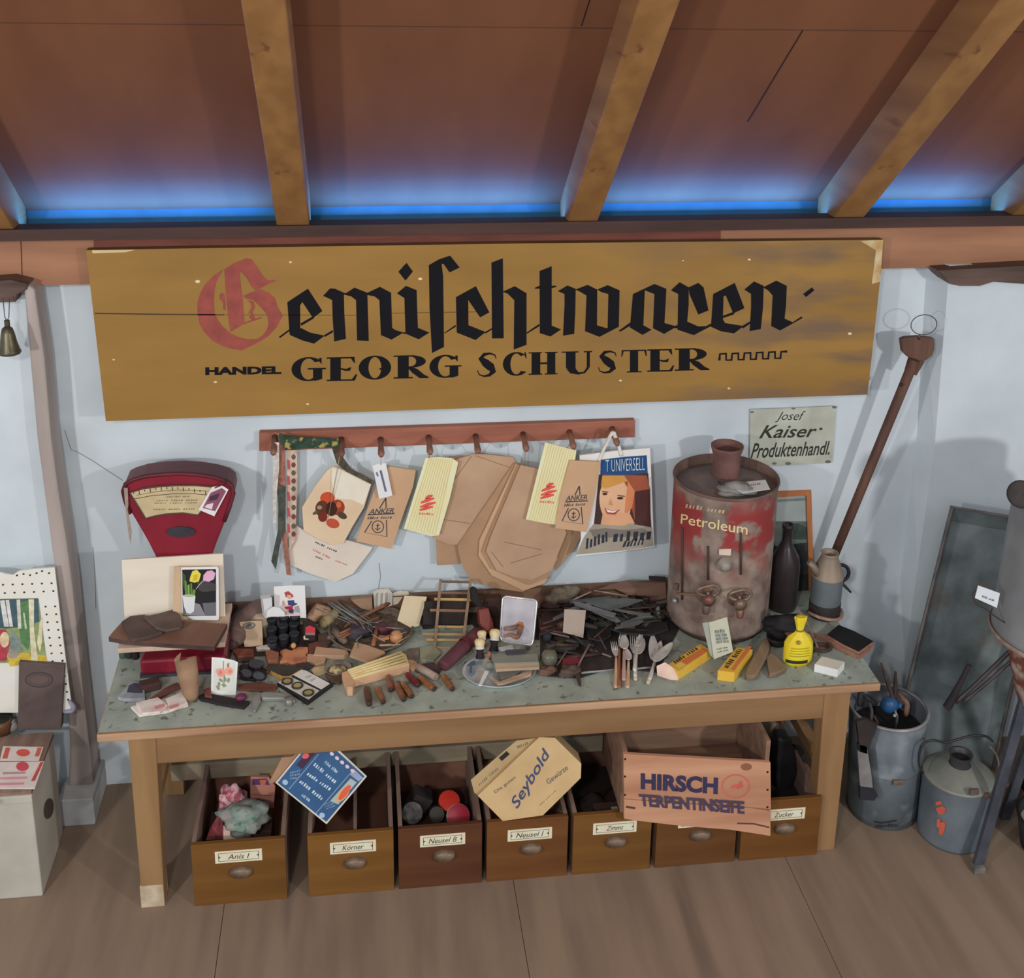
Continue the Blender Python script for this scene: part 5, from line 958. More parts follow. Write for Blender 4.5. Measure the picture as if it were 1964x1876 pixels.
# ---- shaving brushes
BR = mat((212, 190, 144), (190, 164, 118), scale=60, bump=.3); 
def brush(label, uvb, uvt, hb, ht, r, hm):
    P0, P1 = FLAT(hb).pt(*uvb), FLAT(ht).pt(*uvt); ax = P1-P0; L_ = ax.length
    t = thing('shaving_brush', label, 'brush', V((P0.x, P0.y, min(TZ+hb, P0.z))), 'shaving brushes'); b = MB(); b.lathe([(.0003, 0), (r*.9, 0), (r, L_*.08), (r*.72, L_*.3), (r*.9, L_*.45), (r*.95, L_*.5)], P0, hm, axis=ax, seg=18); b.build('handle', t)
    b = MB(); b.lathe([(r*.98, L_*.48), (r*1.0, L_*.58), (r*.95, L_*.6)], P0, flat(190, 190, 186, .3), axis=ax, seg=18); b.build('ferrule', t)
    b = MB(); b.lathe([(r*.9, L_*.58), (r*1.15, L_*.75), (r*1.2, L_*.88), (r*.9, L_*.98), (r*.3, L_*1.02), (.0003, L_*1.02)], P0, BR, axis=ax, seg=18); b.build('bristles', t)
brush('front shaving brush with white collar standing at the metal dish', c4(660, 1200)[0], c4(655, 950)[0], .010, .058, .0125, flat(44, 34, 36))
brush('shaving brush with yellow bristles behind the front one', c4(690, 1060)[0], c4(680, 850)[0], .012, .056, .011, flat(120, 52, 48))
brush('shaving brush with black handle tilted right toward the tin plate', c4(830, 1110)[0], c4(850, 830)[0], .010, .06, .013, flat(34, 32, 34))
# ---- tin plate standing up
tp_ = STAND(990, 1238, .006, 22, -6); t = thing('tin_plate', 'shiny square tin plate with rounded corners standing upright', 'tray', tp_.pt(990, 1238)); TIN = mat((178, 172, 176), (150, 142, 148), scale=14, rough=.28, metal=.55, c=(140, 96, 80), cscale=12, cpos=(.62, .75))
out = c4(942,460,955,435,985,420,1340,462,1365,478,1372,505,1330,950,1318,1010,1290,1032,960,985,925,965,912,930); b = MB(); b.pslab(out, tp_, .002, TIN)
b.patch(c4(1110,760,1150,735,1200,745,1215,800,1180,890,1150,900,1160,820), tp_, flat(160, 96, 60), .0008); b.build('plate', t)
b = MB(); b.tube([tp_.off(.0015).pt(*q) for q in out], .003, mat((206, 206, 210), rough=.22, metal=.7), seg=7, closed=True); b.build('rolled_rim', t)
cu = FLAT(.03).pt(*c4(1080, 880)[0]); b = MB(); b.tube([FLAT(.055).pt(*q) for q in c4(960,830,1060,820,1140,800,1160,850,1120,930,1040,900,960,920)], [.004, .006, .007, .008, .007, .006, .004], mat((150, 112, 90), (104, 74, 62), scale=30), seg=10); b.build('brown_curl', None, 'brown curl in front of the tin plate', 'curl')  # curled brown tube in front of the plate
# ---- round metal dish with razor things
dc = FLAT(0).pt(958, 1291); t = thing('metal_dish', 'round shiny metal dish at the front middle of the counter', 'dish', dc); RD_ = .101; CHR = mat((186, 194, 198), (160, 170, 176), rough=.34, metal=.45)
b = MB(); b.lathe([(.0003, .002), (RD_*.84, .002), (RD_*.92, .006), (RD_, .012), (RD_*1.01, .011), (RD_*.93, .003), (RD_*.85, 0)], dc, CHR, seg=48, sy=.78); b.build('basin', t)
card('blue_tin', 'flat blue-grey tin with T-shaped mark at the left in the metal dish', 'tin', c4(470,1230,590,1215,600,1370,560,1400,520,1370,480,1300), FLAT(.008), .005, mat((140, 156, 168), (116, 134, 148), scale=14, rough=.3, metal=.4), [(c4(460,1240,600,1230,600,1280,560,1290,555,1380,530,1380,530,1290,465,1290), flat(76, 92, 110))])
card('razor_box', 'grey-green razor box lying in the metal dish', 'box', c4(800,1150,1380,1140,1395,1240,840,1260), FLAT(.030), .022, mat((124, 128, 118), (108, 112, 104), scale=12), bev=.001)
card('wooden_lath', 'pale wooden slat lying across the front of the razor box', 'slat', c4(850,1265,1400,1250,1405,1305,860,1335), FLAT(.026), .008, wood((190, 164, 136), axis=0))
card('wooden_lath', 'tan wooden slat slanting along the front rim of the dish', 'slat', c4(780,1410,900,1490,1320,1335,1300,1400,950,1510,880,1515), FLAT(.012), .006, wood((182, 152, 124), axis=0))
card('lather_cup', 'dark grey lather block under the slat in the dish', 'block', c4(880,1350,1180,1320,1100,1400,920,1440), FLAT(.014), .010, mat((110, 104, 98), (90, 86, 82), scale=20))
card('spatula', 'white tapering spatula pointing at the front rim of the dish', 'spatula', c4(720,1350,770,1360,680,1530,640,1530), FLAT(.012), .004, flat(206, 210, 210, .4))
lumpy('soap', 'small green-grey soap piece beside the spatula', 'soap', FLAT(.003).pt(*c4(790, 1320)[0]), .013, mat((130, 132, 116), (104, 108, 96)), (1.1, 1, .7), 20, amp=.12)
card('razor', 'chromed safety razor behind the razor box', 'razor', c4(890,1060,1060,1030,1080,1070,920,1090), FLAT(.036), .006, CHR)
card('razor_case', 'dark razor case with open lid behind the grey box', 'case', c4(980,1090,1230,1075,1240,1130,1000,1150), FLAT(.034), .008, mat((76, 72, 80), (58, 56, 62)))
q = FLAT(.01).pt(*c4(790, 1200)[0]); b = MB(); b.tube([q, FLAT(.034).pt(*c4(770, 1130)[0])], [.006, .004], mat((170, 96, 70)), seg=10); b.build('cork', None, 'reddish stopper next to the front shaving brush', 'stopper')
# ---- small leather and paper odds and ends between the larger things
for nm, lab, cat, q, h, th, a, b_ in (
    ('leather_scrap', 'dark red leather scrap right of the leather flower', 'leather', c2(1120,880,1330,820,1400,880,1250,960,1130,990), .012, .009, (110, 62, 50), (84, 46, 40)),
    ('leather_scrap', 'dark brown leather scrap behind the flat tan strip', 'leather', c2(1240,760,1400,720,1470,800,1360,900,1250,860), .016, .010, (84, 62, 52), (62, 46, 42)),
    ('paper_fold', 'yellowish folded paper between glass dish and coin case', 'paper', c2(1150,1180,1330,1150,1360,1230,1200,1290), .008, .006, (186, 164, 120), (150, 130, 96)),
    ('leather_scrap', 'blackish leather scrap behind the coin case', 'leather', c2(960,1130,1120,1110,1180,1160,1080,1200,990,1180), .016, .008, (58, 50, 48), (42, 38, 38)),
    ('leather_scrap', 'dark brown leather scrap between coin case and comb block', 'leather', c2(1330,1250,1500,1220,1570,1290,1520,1370,1400,1350), .010, .008, (96, 74, 62), (70, 54, 48)),
    ('paper_fold', 'pale beige paper fold under the right end of the comb block', 'paper', c3(1090,1090,1170,1080,1180,1180,1120,1230), .006, .004, (186, 168, 146), (164, 146, 126)),
    ('leather_scrap', 'dark violet-brown leather scrap beside the rolled case', 'leather', c3(1240,1130,1380,1110,1480,1190,1450,1260,1320,1230), .010, .009, (74, 56, 58), (54, 42, 46)),
    ('wooden_offcut', 'small brown wooden offcut behind the fan of needles', 'wood', c2(1500,300,1700,290,1720,360,1530,380), .034, .02, (128, 98, 76), (100, 76, 60)),
    ('tool_roll', 'dark cloth tool roll behind the rack rungs', 'tool roll', c3(1270,360,1400,330,1760,350,1790,420,1500,450,1290,440), .03, .02, (70, 56, 50), (48, 40, 38)),
    ('wooden_offcut', 'brown wooden piece at the back between rack and tin plate', 'wood', c4(640,390,930,380,930,470,820,500,660,470), .04, .03, (120, 90, 62), (92, 68, 50))):
    card(nm, lab, cat, q, FLAT(h), th, mat(a, b_, scale=20, rough=.65), bev=.0015)
R = random.Random(21)
for i in range(16):       # bent wires and hooks heaped in the wicker tray
    u, v = R.uniform(672, 770), R.uniform(1186, 1236); a = R.uniform(0, 3.14); l = R.uniform(16, 44); h = .022+.0012*i; k = R.uniform(-7, 7)
    P = [FLAT(h).pt(u-l/2*math.cos(a), v-l/3*math.sin(a)), FLAT(h+.004).pt(u-k*math.sin(a), v+k*math.cos(a)*.6), FLAT(h).pt(u+l/2*math.cos(a), v+l/3*math.sin(a))]
    b = MB(); b.tube(P, R.uniform(.0011, .0020), (STEEL, GREYS, TWIG, mat((170, 152, 124), (140, 122, 100)))[i % 4], seg=6); b.build('bent_wire', None, 'thin bent wire heaped in the wicker tray', 'wire', 'wires in the wicker tray')
# ================================================================== right half of the counter
DARKW = mat((62, 50, 46), (42, 34, 34), scale=30, rough=.6)
# ---- heap of old tools
card('added_dark_mat', 'added dark mat under the heap of old tools', 'mat', px(1036, 1177, 1150, 1170, 1284, 1163, 1302, 1205, 1262, 1288, 1175, 1280, 1110, 1300, 1050, 1296, 1036, 1250), FLAT(.004), .004, mat((58, 50, 48), (42, 38, 38), scale=20), bev=.001)  # added sheet, its dark colour darkens the gaps between the tools
lumpy('sack', 'grey-brown sacking bundle at the back left of the tool heap', 'sack', FLAT(0).pt(1078, 1168), .032, mat((112, 100, 82), (88, 76, 64), scale=50, bump=.3), (1.6, .6, 1.0), 31)
card('wooden_shaft', 'broad brown wooden shaft at the top of the tool heap beside the drum', 'wood', c5(780,345,1000,260,1190,215,1420,235,1690,235,1700,450,1560,480,1400,505,1500,430,1200,400,1050,330), UP(-.005, 35, 0, (.5, TZ+.03)), .03, wood((112, 82, 68), (84, 60, 50), axis=0), bev=.004)
card('wooden_shaft', 'black bar lying on top of the broad brown shaft', 'bar', c5(1480,165,1690,180,1690,235,1480,215), UP(.012, 20, 0, (.55, TZ+.05)), .014, flat(44, 38, 38), bev=.002)
card('blade', 'long grey steel blade pointing right in the tool heap', 'blade', c5(510,480,600,490,820,560,1060,630,1030,675,900,640,700,580,540,520), FLAT(.070), .003, mat((136, 136, 140), (106, 108, 112), rough=.35, metal=.35))
card('blade', 'wide grey-green blade lying crosswise behind the long blade', 'blade', c5(660,470,900,450,1180,440,1400,460,1230,520,1000,590,800,540), FLAT(.066), .003, mat((108, 114, 108), (84, 92, 88), rough=.4, metal=.4))
card('blade', 'small grey blade end in front of the broad shaft', 'blade', c5(1560,560,1600,540,1610,640,1570,650), FLAT(.045), .003, mat((130, 130, 132), rough=.4, metal=.4))
for i, (a, ha, c, hc, r, rgb, lab) in enumerate(((c5(515, 465), .05, c5(745, 360), .06, .0022, (150, 136, 124), 'pale thin rod at the upper left of the tool heap'), (c5(780, 345), .06, c5(1210, 415), .055, .0022, (150, 130, 116), 'pale rod that crosses below the broad shaft'), (c5(180, 865), .03, c5(470, 930), .03, .0026, (118, 106, 90), 'greyish stick below the beige card'), (c5(570, 1310), .01, c5(725, 1020), .04, .0030, (120, 100, 86), 'thin brown stick sloping up at the front of the heap'), (c5(750, 1090), .02, c5(1000, 1180), .015, .0024, (140, 124, 110), 'pale short rod left of the cutlery'),
        (c5(310, 1300), .01, c5(440, 1100), .04, .0026, (96, 80, 68), 'brown stick sloping up beside the greenish jar'), (c5(1150, 760), .03, c5(1590, 650), .035, .003, (140, 104, 66), 'yellow-brown rod behind the cutlery'), (c5(1170, 800), .025, c5(1610, 690), .03, .0024, (130, 96, 62), 'second yellow-brown rod just below the first'), (c5(620, 1380), .006, c5(1030, 1340), .006, .003, (140, 146, 146), 'pale grey rod lying flat left of the cutlery'), (c5(820, 870), .04, c5(930, 1080), .03, .002, (90, 70, 66), 'thin dark red rod in the middle of the heap'), (c5(1290, 1330), .006, c5(1500, 1310), .006, .003, (140, 140, 136), 'pale grey rod lying flat between the two cutlery bundles'))):
    rod('stick', lab, 'stick', a[0], ha, c[0], hc, r, mat(rgb, tuple(x*.75 for x in rgb), scale=30), 'rods in the tool heap')
lean('blank beige card standing in the middle of the tool heap', c5(410,580,680,592,645,940,390,870), (1105, 1224), 24, .003, mat((158, 142, 128), (146, 130, 116), scale=10), yaw=-6, h=.02)
card('red_case', 'dark red flat case in the front of the tool heap', 'case', c5(390,1190,600,1170,620,1250,380,1270), FLAT(.016), .012, mat((128, 40, 50), (90, 30, 40), scale=16), bev=.002)
q = FLAT(0).pt(*c5(220, 1280)[0]); b = MB(); b.lathe([(.0003, 0), (.020, 0), (.023, .01), (.022, .032), (.016, .042), (.0003, .043)], q, mat((96, 96, 80), (74, 72, 64), scale=30, rough=.25, coat=.4), seg=22); b.build('jar', None, 'round greenish jar at the front left of the tool heap', 'jar')
q = FLAT(0).pt(*c5(190, 1000)[0]); b = MB(); b.lathe([(.0003, 0), (.012, 0), (.013, .03), (.0003, .034)], q, flat(40, 42, 48), seg=16); b.build('jar', None, 'small black jar behind the greenish jar', 'jar')
lumpy('leather_lump', 'brown leather lump at the very front of the tool heap', 'leather', FLAT(0).pt(*c5(480, 1420)[0]), .022, mat((88, 70, 62), (60, 48, 46), scale=24), (1.3, .9, .7), 33)
card('leather_strip', 'brown leather strip pointing forward in front of the heap', 'leather', c5(540,1380,600,1330,620,1540,590,1530), FLAT(.008), .004, mat((84, 64, 52), (66, 50, 44)))
lumpy('leather_lump', 'reddish brown leather scrap between metal dish and heap', 'leather', FLAT(0).pt(*c5(200, 1400)[0]), .018, mat((112, 80, 66), (84, 60, 52), scale=24), (1.4, .8, .6), 34)
R = random.Random(11); GL = ('dark worn tool handle tangled in the heap left of the drum', 'blackened iron rod tangled in the heap left of the drum')
for i in range(86):
    cu, cv = R.uniform(1045, 1266), R.uniform(1160, 1262)
    if cu > 1120 and cv > 1205: cv -= 48
    l = R.uniform(36, 80); a = math.radians(R.choice((R.uniform(-14, 12), R.uniform(-14, 12), R.uniform(15, 50), R.uniform(-55, -20)))); h = .008+.045*R.random()*(1 if cv < 1220 else .5); hw = .004
    k = R.random(); rgb = (R.uniform(46, 92), R.uniform(40, 66), R.uniform(38, 60)); iron = i % 3 == 0
    x0, x1 = max(1036, cu-l/2*math.cos(a)), min(1284, cu+l/2*math.cos(a))
    rod('iron_rod' if iron else 'wooden_tool', GL[iron], 'rod' if iron else 'handle', (x0, cv-l/2*math.sin(a)*.7), h, (x1, cv+l/2*math.sin(a)*.7), h+R.uniform(-.006, .006), R.uniform(.0018, .0034) if iron else R.uniform(.0034, .0092), mat(tuple(int(x/8)*8 for x in rgb), (40, 34, 32), scale=30, rough=.5), ('iron rods' if iron else 'dark tool handles')+' in the heap')
for i, (lab, q, h) in enumerate((('black leather flap at the right of the tool heap behind the cutlery', c5(960,700,1180,660,1700,740,1720,830,1500,900,1150,880,980,820), .028), ('black leather flap in the middle of the heap', c5(660,760,980,720,1000,900,880,980,700,940), .024), ('dark brown leather flap at the left of the heap', c5(60,560,380,560,400,860,100,880), .026))):
    card('leather_flap', lab, 'leather', q, FLAT(h), .006, mat((44, 40, 42) if i < 2 else (66, 52, 46), (32, 30, 32) if i < 2 else (50, 40, 38), scale=18, rough=.5), bev=.002)
R = random.Random(5)
for i in range(9):
    u, v = R.uniform(1060, 1250), R.uniform(1140, 1200); l = R.uniform(50, 95); a = math.radians(R.uniform(-22, 24)); w_ = R.uniform(3, 6); dx, dy = math.cos(a)*l/2, math.sin(a)*l/2
    u = min(max(u, 1040+l/2), 1282-l/2); g = R.choice((92, 104, 118, 132))
    card('steel_blade', 'narrow dull steel blade lying in the tool heap', 'blade', [(u-dx, v-dy-w_*.5), (u+dx*.7, v+dy*.7-w_), (u+dx, v+dy), (u+dx*.7, v+dy*.7+w_), (u-dx, v-dy+w_*.5)], FLAT(.050+.0022*i), .002, mat((g, g, g+3), (g-26, g-24, g-20), rough=.4, metal=.35), group='steel blades in the tool heap')
# ---- cutlery bundles
SIL = mat((206, 204, 198), (176, 172, 166), scale=30, rough=.35, metal=.25); HT = wood((196, 164, 132), (166, 132, 102), axis=1, scale=40); HB = wood((152, 100, 68), (122, 76, 52), axis=1, scale=40)
def spoon(label, base, neck, tip, wpx, hm, h, kind='spoon', grp='cutlery lying on the counter edge'):
    t = thing('table_'+kind, label, kind, FLAT(0).pt(*base), grp)
    P0, P1, P2 = FLAT(h).pt(*base), FLAT(h+.008).pt(*neck), FLAT(h+.006).pt(*tip); w_ = wpx*.00148/2
    b = MB(); b.tube([P0, P0.lerp(P1, .06), P0.lerp(P1, .5), P1], [.0035, .0058, .0048, .0028], hm, seg=8, flatx=.7); b.build('handle', t)
    ax = (P2-P1); L_ = ax.length; ax.normalize(); sd = ax.cross(V((0, 0, 1))).normalized(); up = sd.cross(ax)
    if kind == 'spoon':
        b = MB(); n, k = 12, 9; vs = []; fs = []
        for i in range(n+1):
            s_ = i/n; wi = w_*math.sin(math.pi*min(1, .06+.94*s_)**.8)**.7 if 0 < i < n else w_*.08
            for j in range(k): x = -1+2*j/(k-1); vs.append(P1+ax*(L_*s_)+sd*(wi*x)+up*(.004*(x*x-1)*math.sin(math.pi*s_)+.003))
        for i in range(n):
            for j in range(k-1): fs.append([i*k+j, i*k+j+1, (i+1)*k+j+1, (i+1)*k+j])
        b.add(vs, fs, SIL, True); o = b.build('bowl', t); md = o.modifiers.new('s', 'SOLIDIFY'); md.thickness = .0014
    else:
        b = MB(); b.slab([P1-sd*.003, P1+ax*L_*.3-sd*w_, P1+ax*L_*.45-sd*w_, P1+ax*L_*.45+sd*w_, P1+ax*L_*.3+sd*w_, P1+sd*.003], up, .002, SIL); b.build('head', t)
        for x in (-.85, -.28, .28, .85): b = MB(); b.tube([P1+ax*L_*.42+sd*w_*x, P1+ax*L_*.8+sd*w_*x+up*.003, P2+sd*w_*x*1.05], [.0016, .0015, .0008], SIL, seg=6); b.build('tine', t)
spoon('fork with pale tan handle, leftmost of the left cutlery bundle', c6(160, 1350)[0], c6(165, 900)[0], c6(120, 665)[0], 12, HT, .004, 'fork')
spoon('fork with red-brown handle, second from the left in the bundle', c6(205, 1350)[0], c6(215, 760)[0], c6(300, 480)[0], 13, HB, .006, 'fork')
spoon('bright spoon whose bowl is highest in the left bundle', c6(275, 1240)[0], c6(280, 800)[0], c6(285, 590)[0], 17, mat((186, 150, 140)), .014)
spoon('spoon with pale handle, its bowl just below the brightest one', c6(330, 1350)[0], c6(345, 960)[0], c6(300, 780)[0], 16, HT, .010)
spoon('fork with broad pale handle at the right of the left bundle', c6(445, 1240)[0], c6(425, 860)[0], c6(410, 560)[0], 14, mat((200, 184, 160)), .006, 'fork')
spoon('spoon with short round bowl at the right edge of the left bundle', c6(440, 1180)[0], c6(455, 880)[0], c6(560, 640)[0], 20, SIL, .012)
spoon('narrow spoon standing up behind the round-bowled spoon', c6(430, 1100)[0], c6(470, 760)[0], c6(535, 560)[0], 11, SIL, .018)
spoon('spoon pointing straight back in the right cutlery pair', c6(625, 1290)[0], c6(720, 980)[0], c6(690, 575)[0], 19, mat((196, 180, 150)), .006)
spoon('spoon slanting to the right in the right cutlery pair', c6(650, 1230)[0], c6(715, 985)[0], c6(985, 700)[0], 20, SIL, .010)
spoon('darker spoon between the two of the right cutlery pair', c6(660, 1200)[0], c6(735, 960)[0], c6(815, 680)[0], 15, SIL, .004)
# ---- yellow boxes
def obox(b, A, B, C_, h, m, top=None, end=None):
    D_ = B+C_-A; up = V((0, 0, h)); P = [A, B, D_, C_]+[p+up for p in (A, B, D_, C_)]
    n = (B-A).cross(C_-A).z
    f = [[4, 5, 6, 7], [0, 1, 5, 4], [1, 2, 6, 5], [2, 3, 7, 6], [3, 0, 4, 7], [3, 2, 1, 0]]
    if n < 0: f = [q[::-1] for q in f]
    b.add(P, [f[0]], top or m); b.add(P, [f[1], f[3]], m); b.add(P, [f[2], f[4]], end or m); b.add(P, [f[5]], m)
YB = mat((214, 168, 54), (204, 154, 46), scale=14, rough=.5); ORG = flat(206, 110, 56); INKB = flat(74, 50, 46)
F0 = FLAT(.0005)
t = thing('biscuit_box', 'yellow box with dark lettering and crumpled white open end', 'box', FLAT(0).pt(*c6(1060, 1250)[0])); b = MB()
obox(b, F0.pt(*c6(1060, 1250)[0]), F0.pt(*c6(1530, 935)[0]), F0.pt(*c6(900, 1150)[0]), .028, YB); b.build('carton', t, bev=.0008)
tp = FLAT(.0285); b = MB(); b.patch(c6(1010,1030,1420,775,1500,815,1090,1080), tp, ORG); b.patch(c6(1010,1030,1100,975,1180,1020,1085,1080), tp, flat(220, 180, 80), .0008); scribble(b, c6(960,965,1340,740,1400,775,1030,1010), tp, INKB, 1, 2, 5, fill=.8, e=.001); b.build('print', t, 'orange stripe and dark lettering')
b = MB(); b.pslab(c6(750,1040,870,985,960,1040,1060,1130,1060,1250,950,1240,760,1180), UP(F0.pt(*c6(950, 1240)[0]).y-.004, 30, -20, (F0.pt(*c6(950, 1240)[0]).x, TZ)), .004, mat((208, 178, 160), (190, 150, 136), scale=20)); b.build('open_flap', t, 'crumpled white end flaps')
t = thing('biscuit_box', 'yellow box with closed end, leaning against the wooden brush', 'box', FLAT(0).pt(*c7(370, 860)[0])); b = MB()
obox(b, F0.pt(*c7(285, 852)[0]), F0.pt(*c7(452, 872)[0]), F0.pt(*c7(470, 620)[0]), .030, YB); b.build('carton', t, bev=.0008)
tp = FLAT(.0305); b = MB(); b.patch(c7(420,745,590,515,630,520,458,752), tp, ORG); scribble(b, c7(330,720,500,520,570,525,400,735), tp, INKB, 1, 2, 6, fill=.8, e=.001); 
pe = UP(F0.pt(*c7(285, 852)[0]).y-.0003); b.patch(c7(300,795,430,812,428,835,300,818), pe, flat(196, 130, 44), .0012); b.build('print', t, 'orange stripe and dark lettering')
# ---- seed booklet, wooden brushes, yellow bag, white box
def booklet(b, p):
    G = flat(92, 100, 88); scribble(b, c7(260,355,360,340,365,375,265,385), p, G, 1, 1, 3, fill=1, e=.001); scribble(b, c7(265,390,390,380,420,480,280,490), p, G, 3, 2, 4, fill=.9, e=.001); b.patch(c7(275,360,360,345,385,470,290,480), p, flat(150, 154, 140), .0006); scribble(b, c7(280,530,400,510,410,560,290,590), p, G, 2, 2, 7, fill=.6, e=.001)
bp = STAND(1381, 1258, .030, 28, -14)
card('booklet', 'faded grey-green printed booklet propped between the two yellow boxes', 'booklet', c7(205,280,385,225,445,570,255,645), bp, .006, mat((176, 176, 154), (160, 162, 142), scale=12), fn=booklet)
card('booklet', 'second thin booklet just behind the grey-green one', 'booklet', c7(140,285,205,275,255,640,215,600), bp.off(-.004), .004, mat((150, 154, 142), (130, 134, 124), scale=12))
WB = wood((138, 116, 88), (112, 92, 72), axis=1, scale=30)
for lab, q, h in (('long wooden scrubbing brush back lying beside the yellow box', c7(560,780,600,690,740,440,790,430,815,500,800,570,690,790,660,808,580,812), .020), ('shorter wooden brush back lying against the yellow tied bag', c7(770,610,820,565,880,610,975,715,965,740,880,780,800,795), .014)):
    card('scrubbing_brush', lab, 'brush', q, FLAT(h), .015, WB, bev=.004, side=wood((112, 92, 74), (90, 72, 60), axis=1))
q = FLAT(0).pt(1534, 1280); yb = thing('tied_bag', 'bright yellow tied bag standing near the right end of the counter', 'bag', q+V((0, .02, 0))); qy = q+V((0, .022, 0)); YE = mat((222, 194, 34), (206, 176, 24), scale=26, rough=.4, bump=.5)
b = MB(); b.lathe([(.0003, 0), (.036, 0), (.041, .012), (.042, .045), (.040, .066), (.030, .084), (.013, .097), (.009, .104), (.012, .118), (.018, .142), (.016, .146), (.0003, .140)], qy, YE, seg=36, sy=.58)
for v in b.v:
    a = math.atan2(v.y-qy.y, v.x-qy.x); z = v.z-TZ
    if z > .05: k = 1+.10*math.sin(9*a)*min(1, (z-.05)/.05); v.x = qy.x+(v.x-qy.x)*k; v.y = qy.y+(v.y-qy.y)*k
b.build('sack', yb)
b = MB(); b.tube([qy+V((.0105*math.cos(a*.524), .0075*math.sin(a*.524), .103)) for a in range(12)], .0022, mat((130, 100, 50), (110, 80, 40)), seg=6, closed=True); b.sphere(qy+V((-.010, -.022, .078)), .006, mat((150, 120, 60), (120, 90, 50)), seg=8); b.build('tie', yb)
b = MB(); b.lathe([(.0422, .012), (.0426, .022)], qy, flat(46, 42, 30), seg=16, sy=.59, a0=205, a1=300)
for z in (.034, .042, .050, .058): b.lathe([(.0425, z), (.0425, z+.0025)], qy, flat(160, 130, 26), seg=12, sy=.59, a0=215+z*200, a1=312-z*150)
b.build('print', yb, 'dark print on the yellow bag')
b = MB(); obox(b, F0.pt(*c7(1475, 825)[0]), F0.pt(*c7(1245, 768)[0]), F0.pt(*c7(1545, 745)[0]), .024, flat(212, 212, 206), mat((196, 192, 180), (184, 180, 168), scale=9)); b.build('matchbox', None, 'small white box at the right end of the counter', 'box', bev=.0008)

# ================================================================== the petroleum drum
DR_Y = -.095; DRR = .150; q = UP(DR_Y).pt(1383, 1190); DCX = UP(DR_Y).pt(1386, 1010).x; DZ0 = .572; DZ1 = UP(DR_Y).pt(1387, 912).z
class Cyl:
    def __init__(s, c, r): s.c = V(c); s.r = r; s.n = V((0, -1, 0))
    def off(s, e): return Cyl(s.c, s.r+e)
    def pt(s, u, v):
        d = ray(u, v); ox, oy = CPOS.x-s.c.x, CPOS.y-s.c.y; A = d.x*d.x+d.y*d.y; B = 2*(ox*d.x+oy*d.y); C_ = ox*ox+oy*oy-s.r*s.r; t_ = (-B-math.sqrt(max(0, B*B-4*A*C_)))/(2*A); return CPOS+d*t_
dc = V((DCX, DR_Y, DZ0)); H = DZ1-DZ0
b = MB(); b.lathe([(.0003, 0), (.135, 0), (.135, .021), (.0003, .021)], V((DCX, DR_Y, TZ)), mat((74, 56, 48), (52, 40, 38), scale=20), seg=40); b.build('drum_stand', None, 'low round wooden stand under the petroleum drum', 'stand')
dm = thing('petroleum_drum', 'rusty red-flaked petroleum drum lettered Petroleum at the right of the counter', 'drum', dc)
M_DRUM = mat((140, 124, 112), (98, 80, 73), scale=15, rough=.6, c=(138, 50, 50), cscale=11, cpos=(.44, .50), mask=(2, .16, .30, .38, .47), detail=6, bump=.2)
M_RUST = mat((112, 86, 76), (88, 66, 60), scale=14, rough=.65, bump=.2)
b = MB(); b.lathe([(.0003, 0), (DRR*1.0, 0), (DRR, .01), (DRR*.985, .02), (DRR*.985, H-.012), (DRR*1.0, H-.008)], dc, M_DRUM, seg=56); b.build('body', dm)
b = MB(); b.lathe([(DRR, H-.010), (DRR*1.012, H-.004), (DRR*1.005, H), (DRR*.97, H-.002), (DRR*.955, H-.028)], dc, M_RUST, seg=56); b.build('rim', dm)
b = MB(); b.lathe([(DRR*.956, H-.028), (DRR*.5, H-.012), (.03, H-.006), (.0003, H-.006)], dc, mat((116, 100, 92), (92, 78, 74), scale=8, rough=.7, c=(96, 92, 92), cscale=14), seg=48); b.build('top_plate', dm)
nc = UP(DR_Y+.025).pt(1393, 884); nt = UP(DR_Y+.025).pt(1393, 854); nh = nt.z-(DZ1-.02)
nb = V((nc.x, DR_Y+.025, DZ1-.02)); M_NECK = mat((112, 76, 70), (90, 62, 58), scale=16, rough=.6, c=(150, 70, 72), cscale=14)
b = MB(); b.lathe([(.041, 0), (.039, nh*.55), (.040, nh*.75), (.046, nh*.93), (.0465, nh), (.043, nh), (.038, nh*.8), (.036, nh*.2)], nb, M_NECK, seg=32); b.lathe([(.037, nh*.6), (.0003, nh*.58)], nb, flat(84, 58, 52), seg=24); b.build('filler_neck', dm)
cy = Cyl(dc, DRR*.986); LET = flat(206, 184, 132)
b = MB()
k7 = crop(1240, 760, 3.909)
write(b, 'Petroleum', k7(250,880,755,960,760,1040,255,955), cy, LET, bold=.006, shear=.12, e=.001)
scribble(b, k7(290,800,620,850,615,890,290,840), cy, flat(170, 150, 116), 1, 2, 3, fill=.8, e=.001); b.build('lettering', dm, 'worn cream painted letters')
BRS = mat((132, 112, 92), (92, 78, 72), scale=40, rough=.45, metal=.4, c=(140, 60, 58), cscale=30)
for u, v0, v1 in ((1308, 1012, 1150), (1358, 1048, 1112), (1421, 1022, 1102)):
    b = MB(); c2_ = cy.off(.004); b.tube([c2_.pt(u, v0), c2_.pt(u, (v0+v1)/2), c2_.pt(u, v1)], .0032, mat((84, 56, 50), (60, 44, 42)), seg=8); b.build('gauge_rod', dm)
b = MB(); b.pslab(k7(545,1150,640,1145,645,1195,545,1190), Plane(cy.off(.004).pt(1388, 1058), (0, -1, .0)), .004, flat(196, 178, 160)); b.build('plate', dm, 'small pale plate')
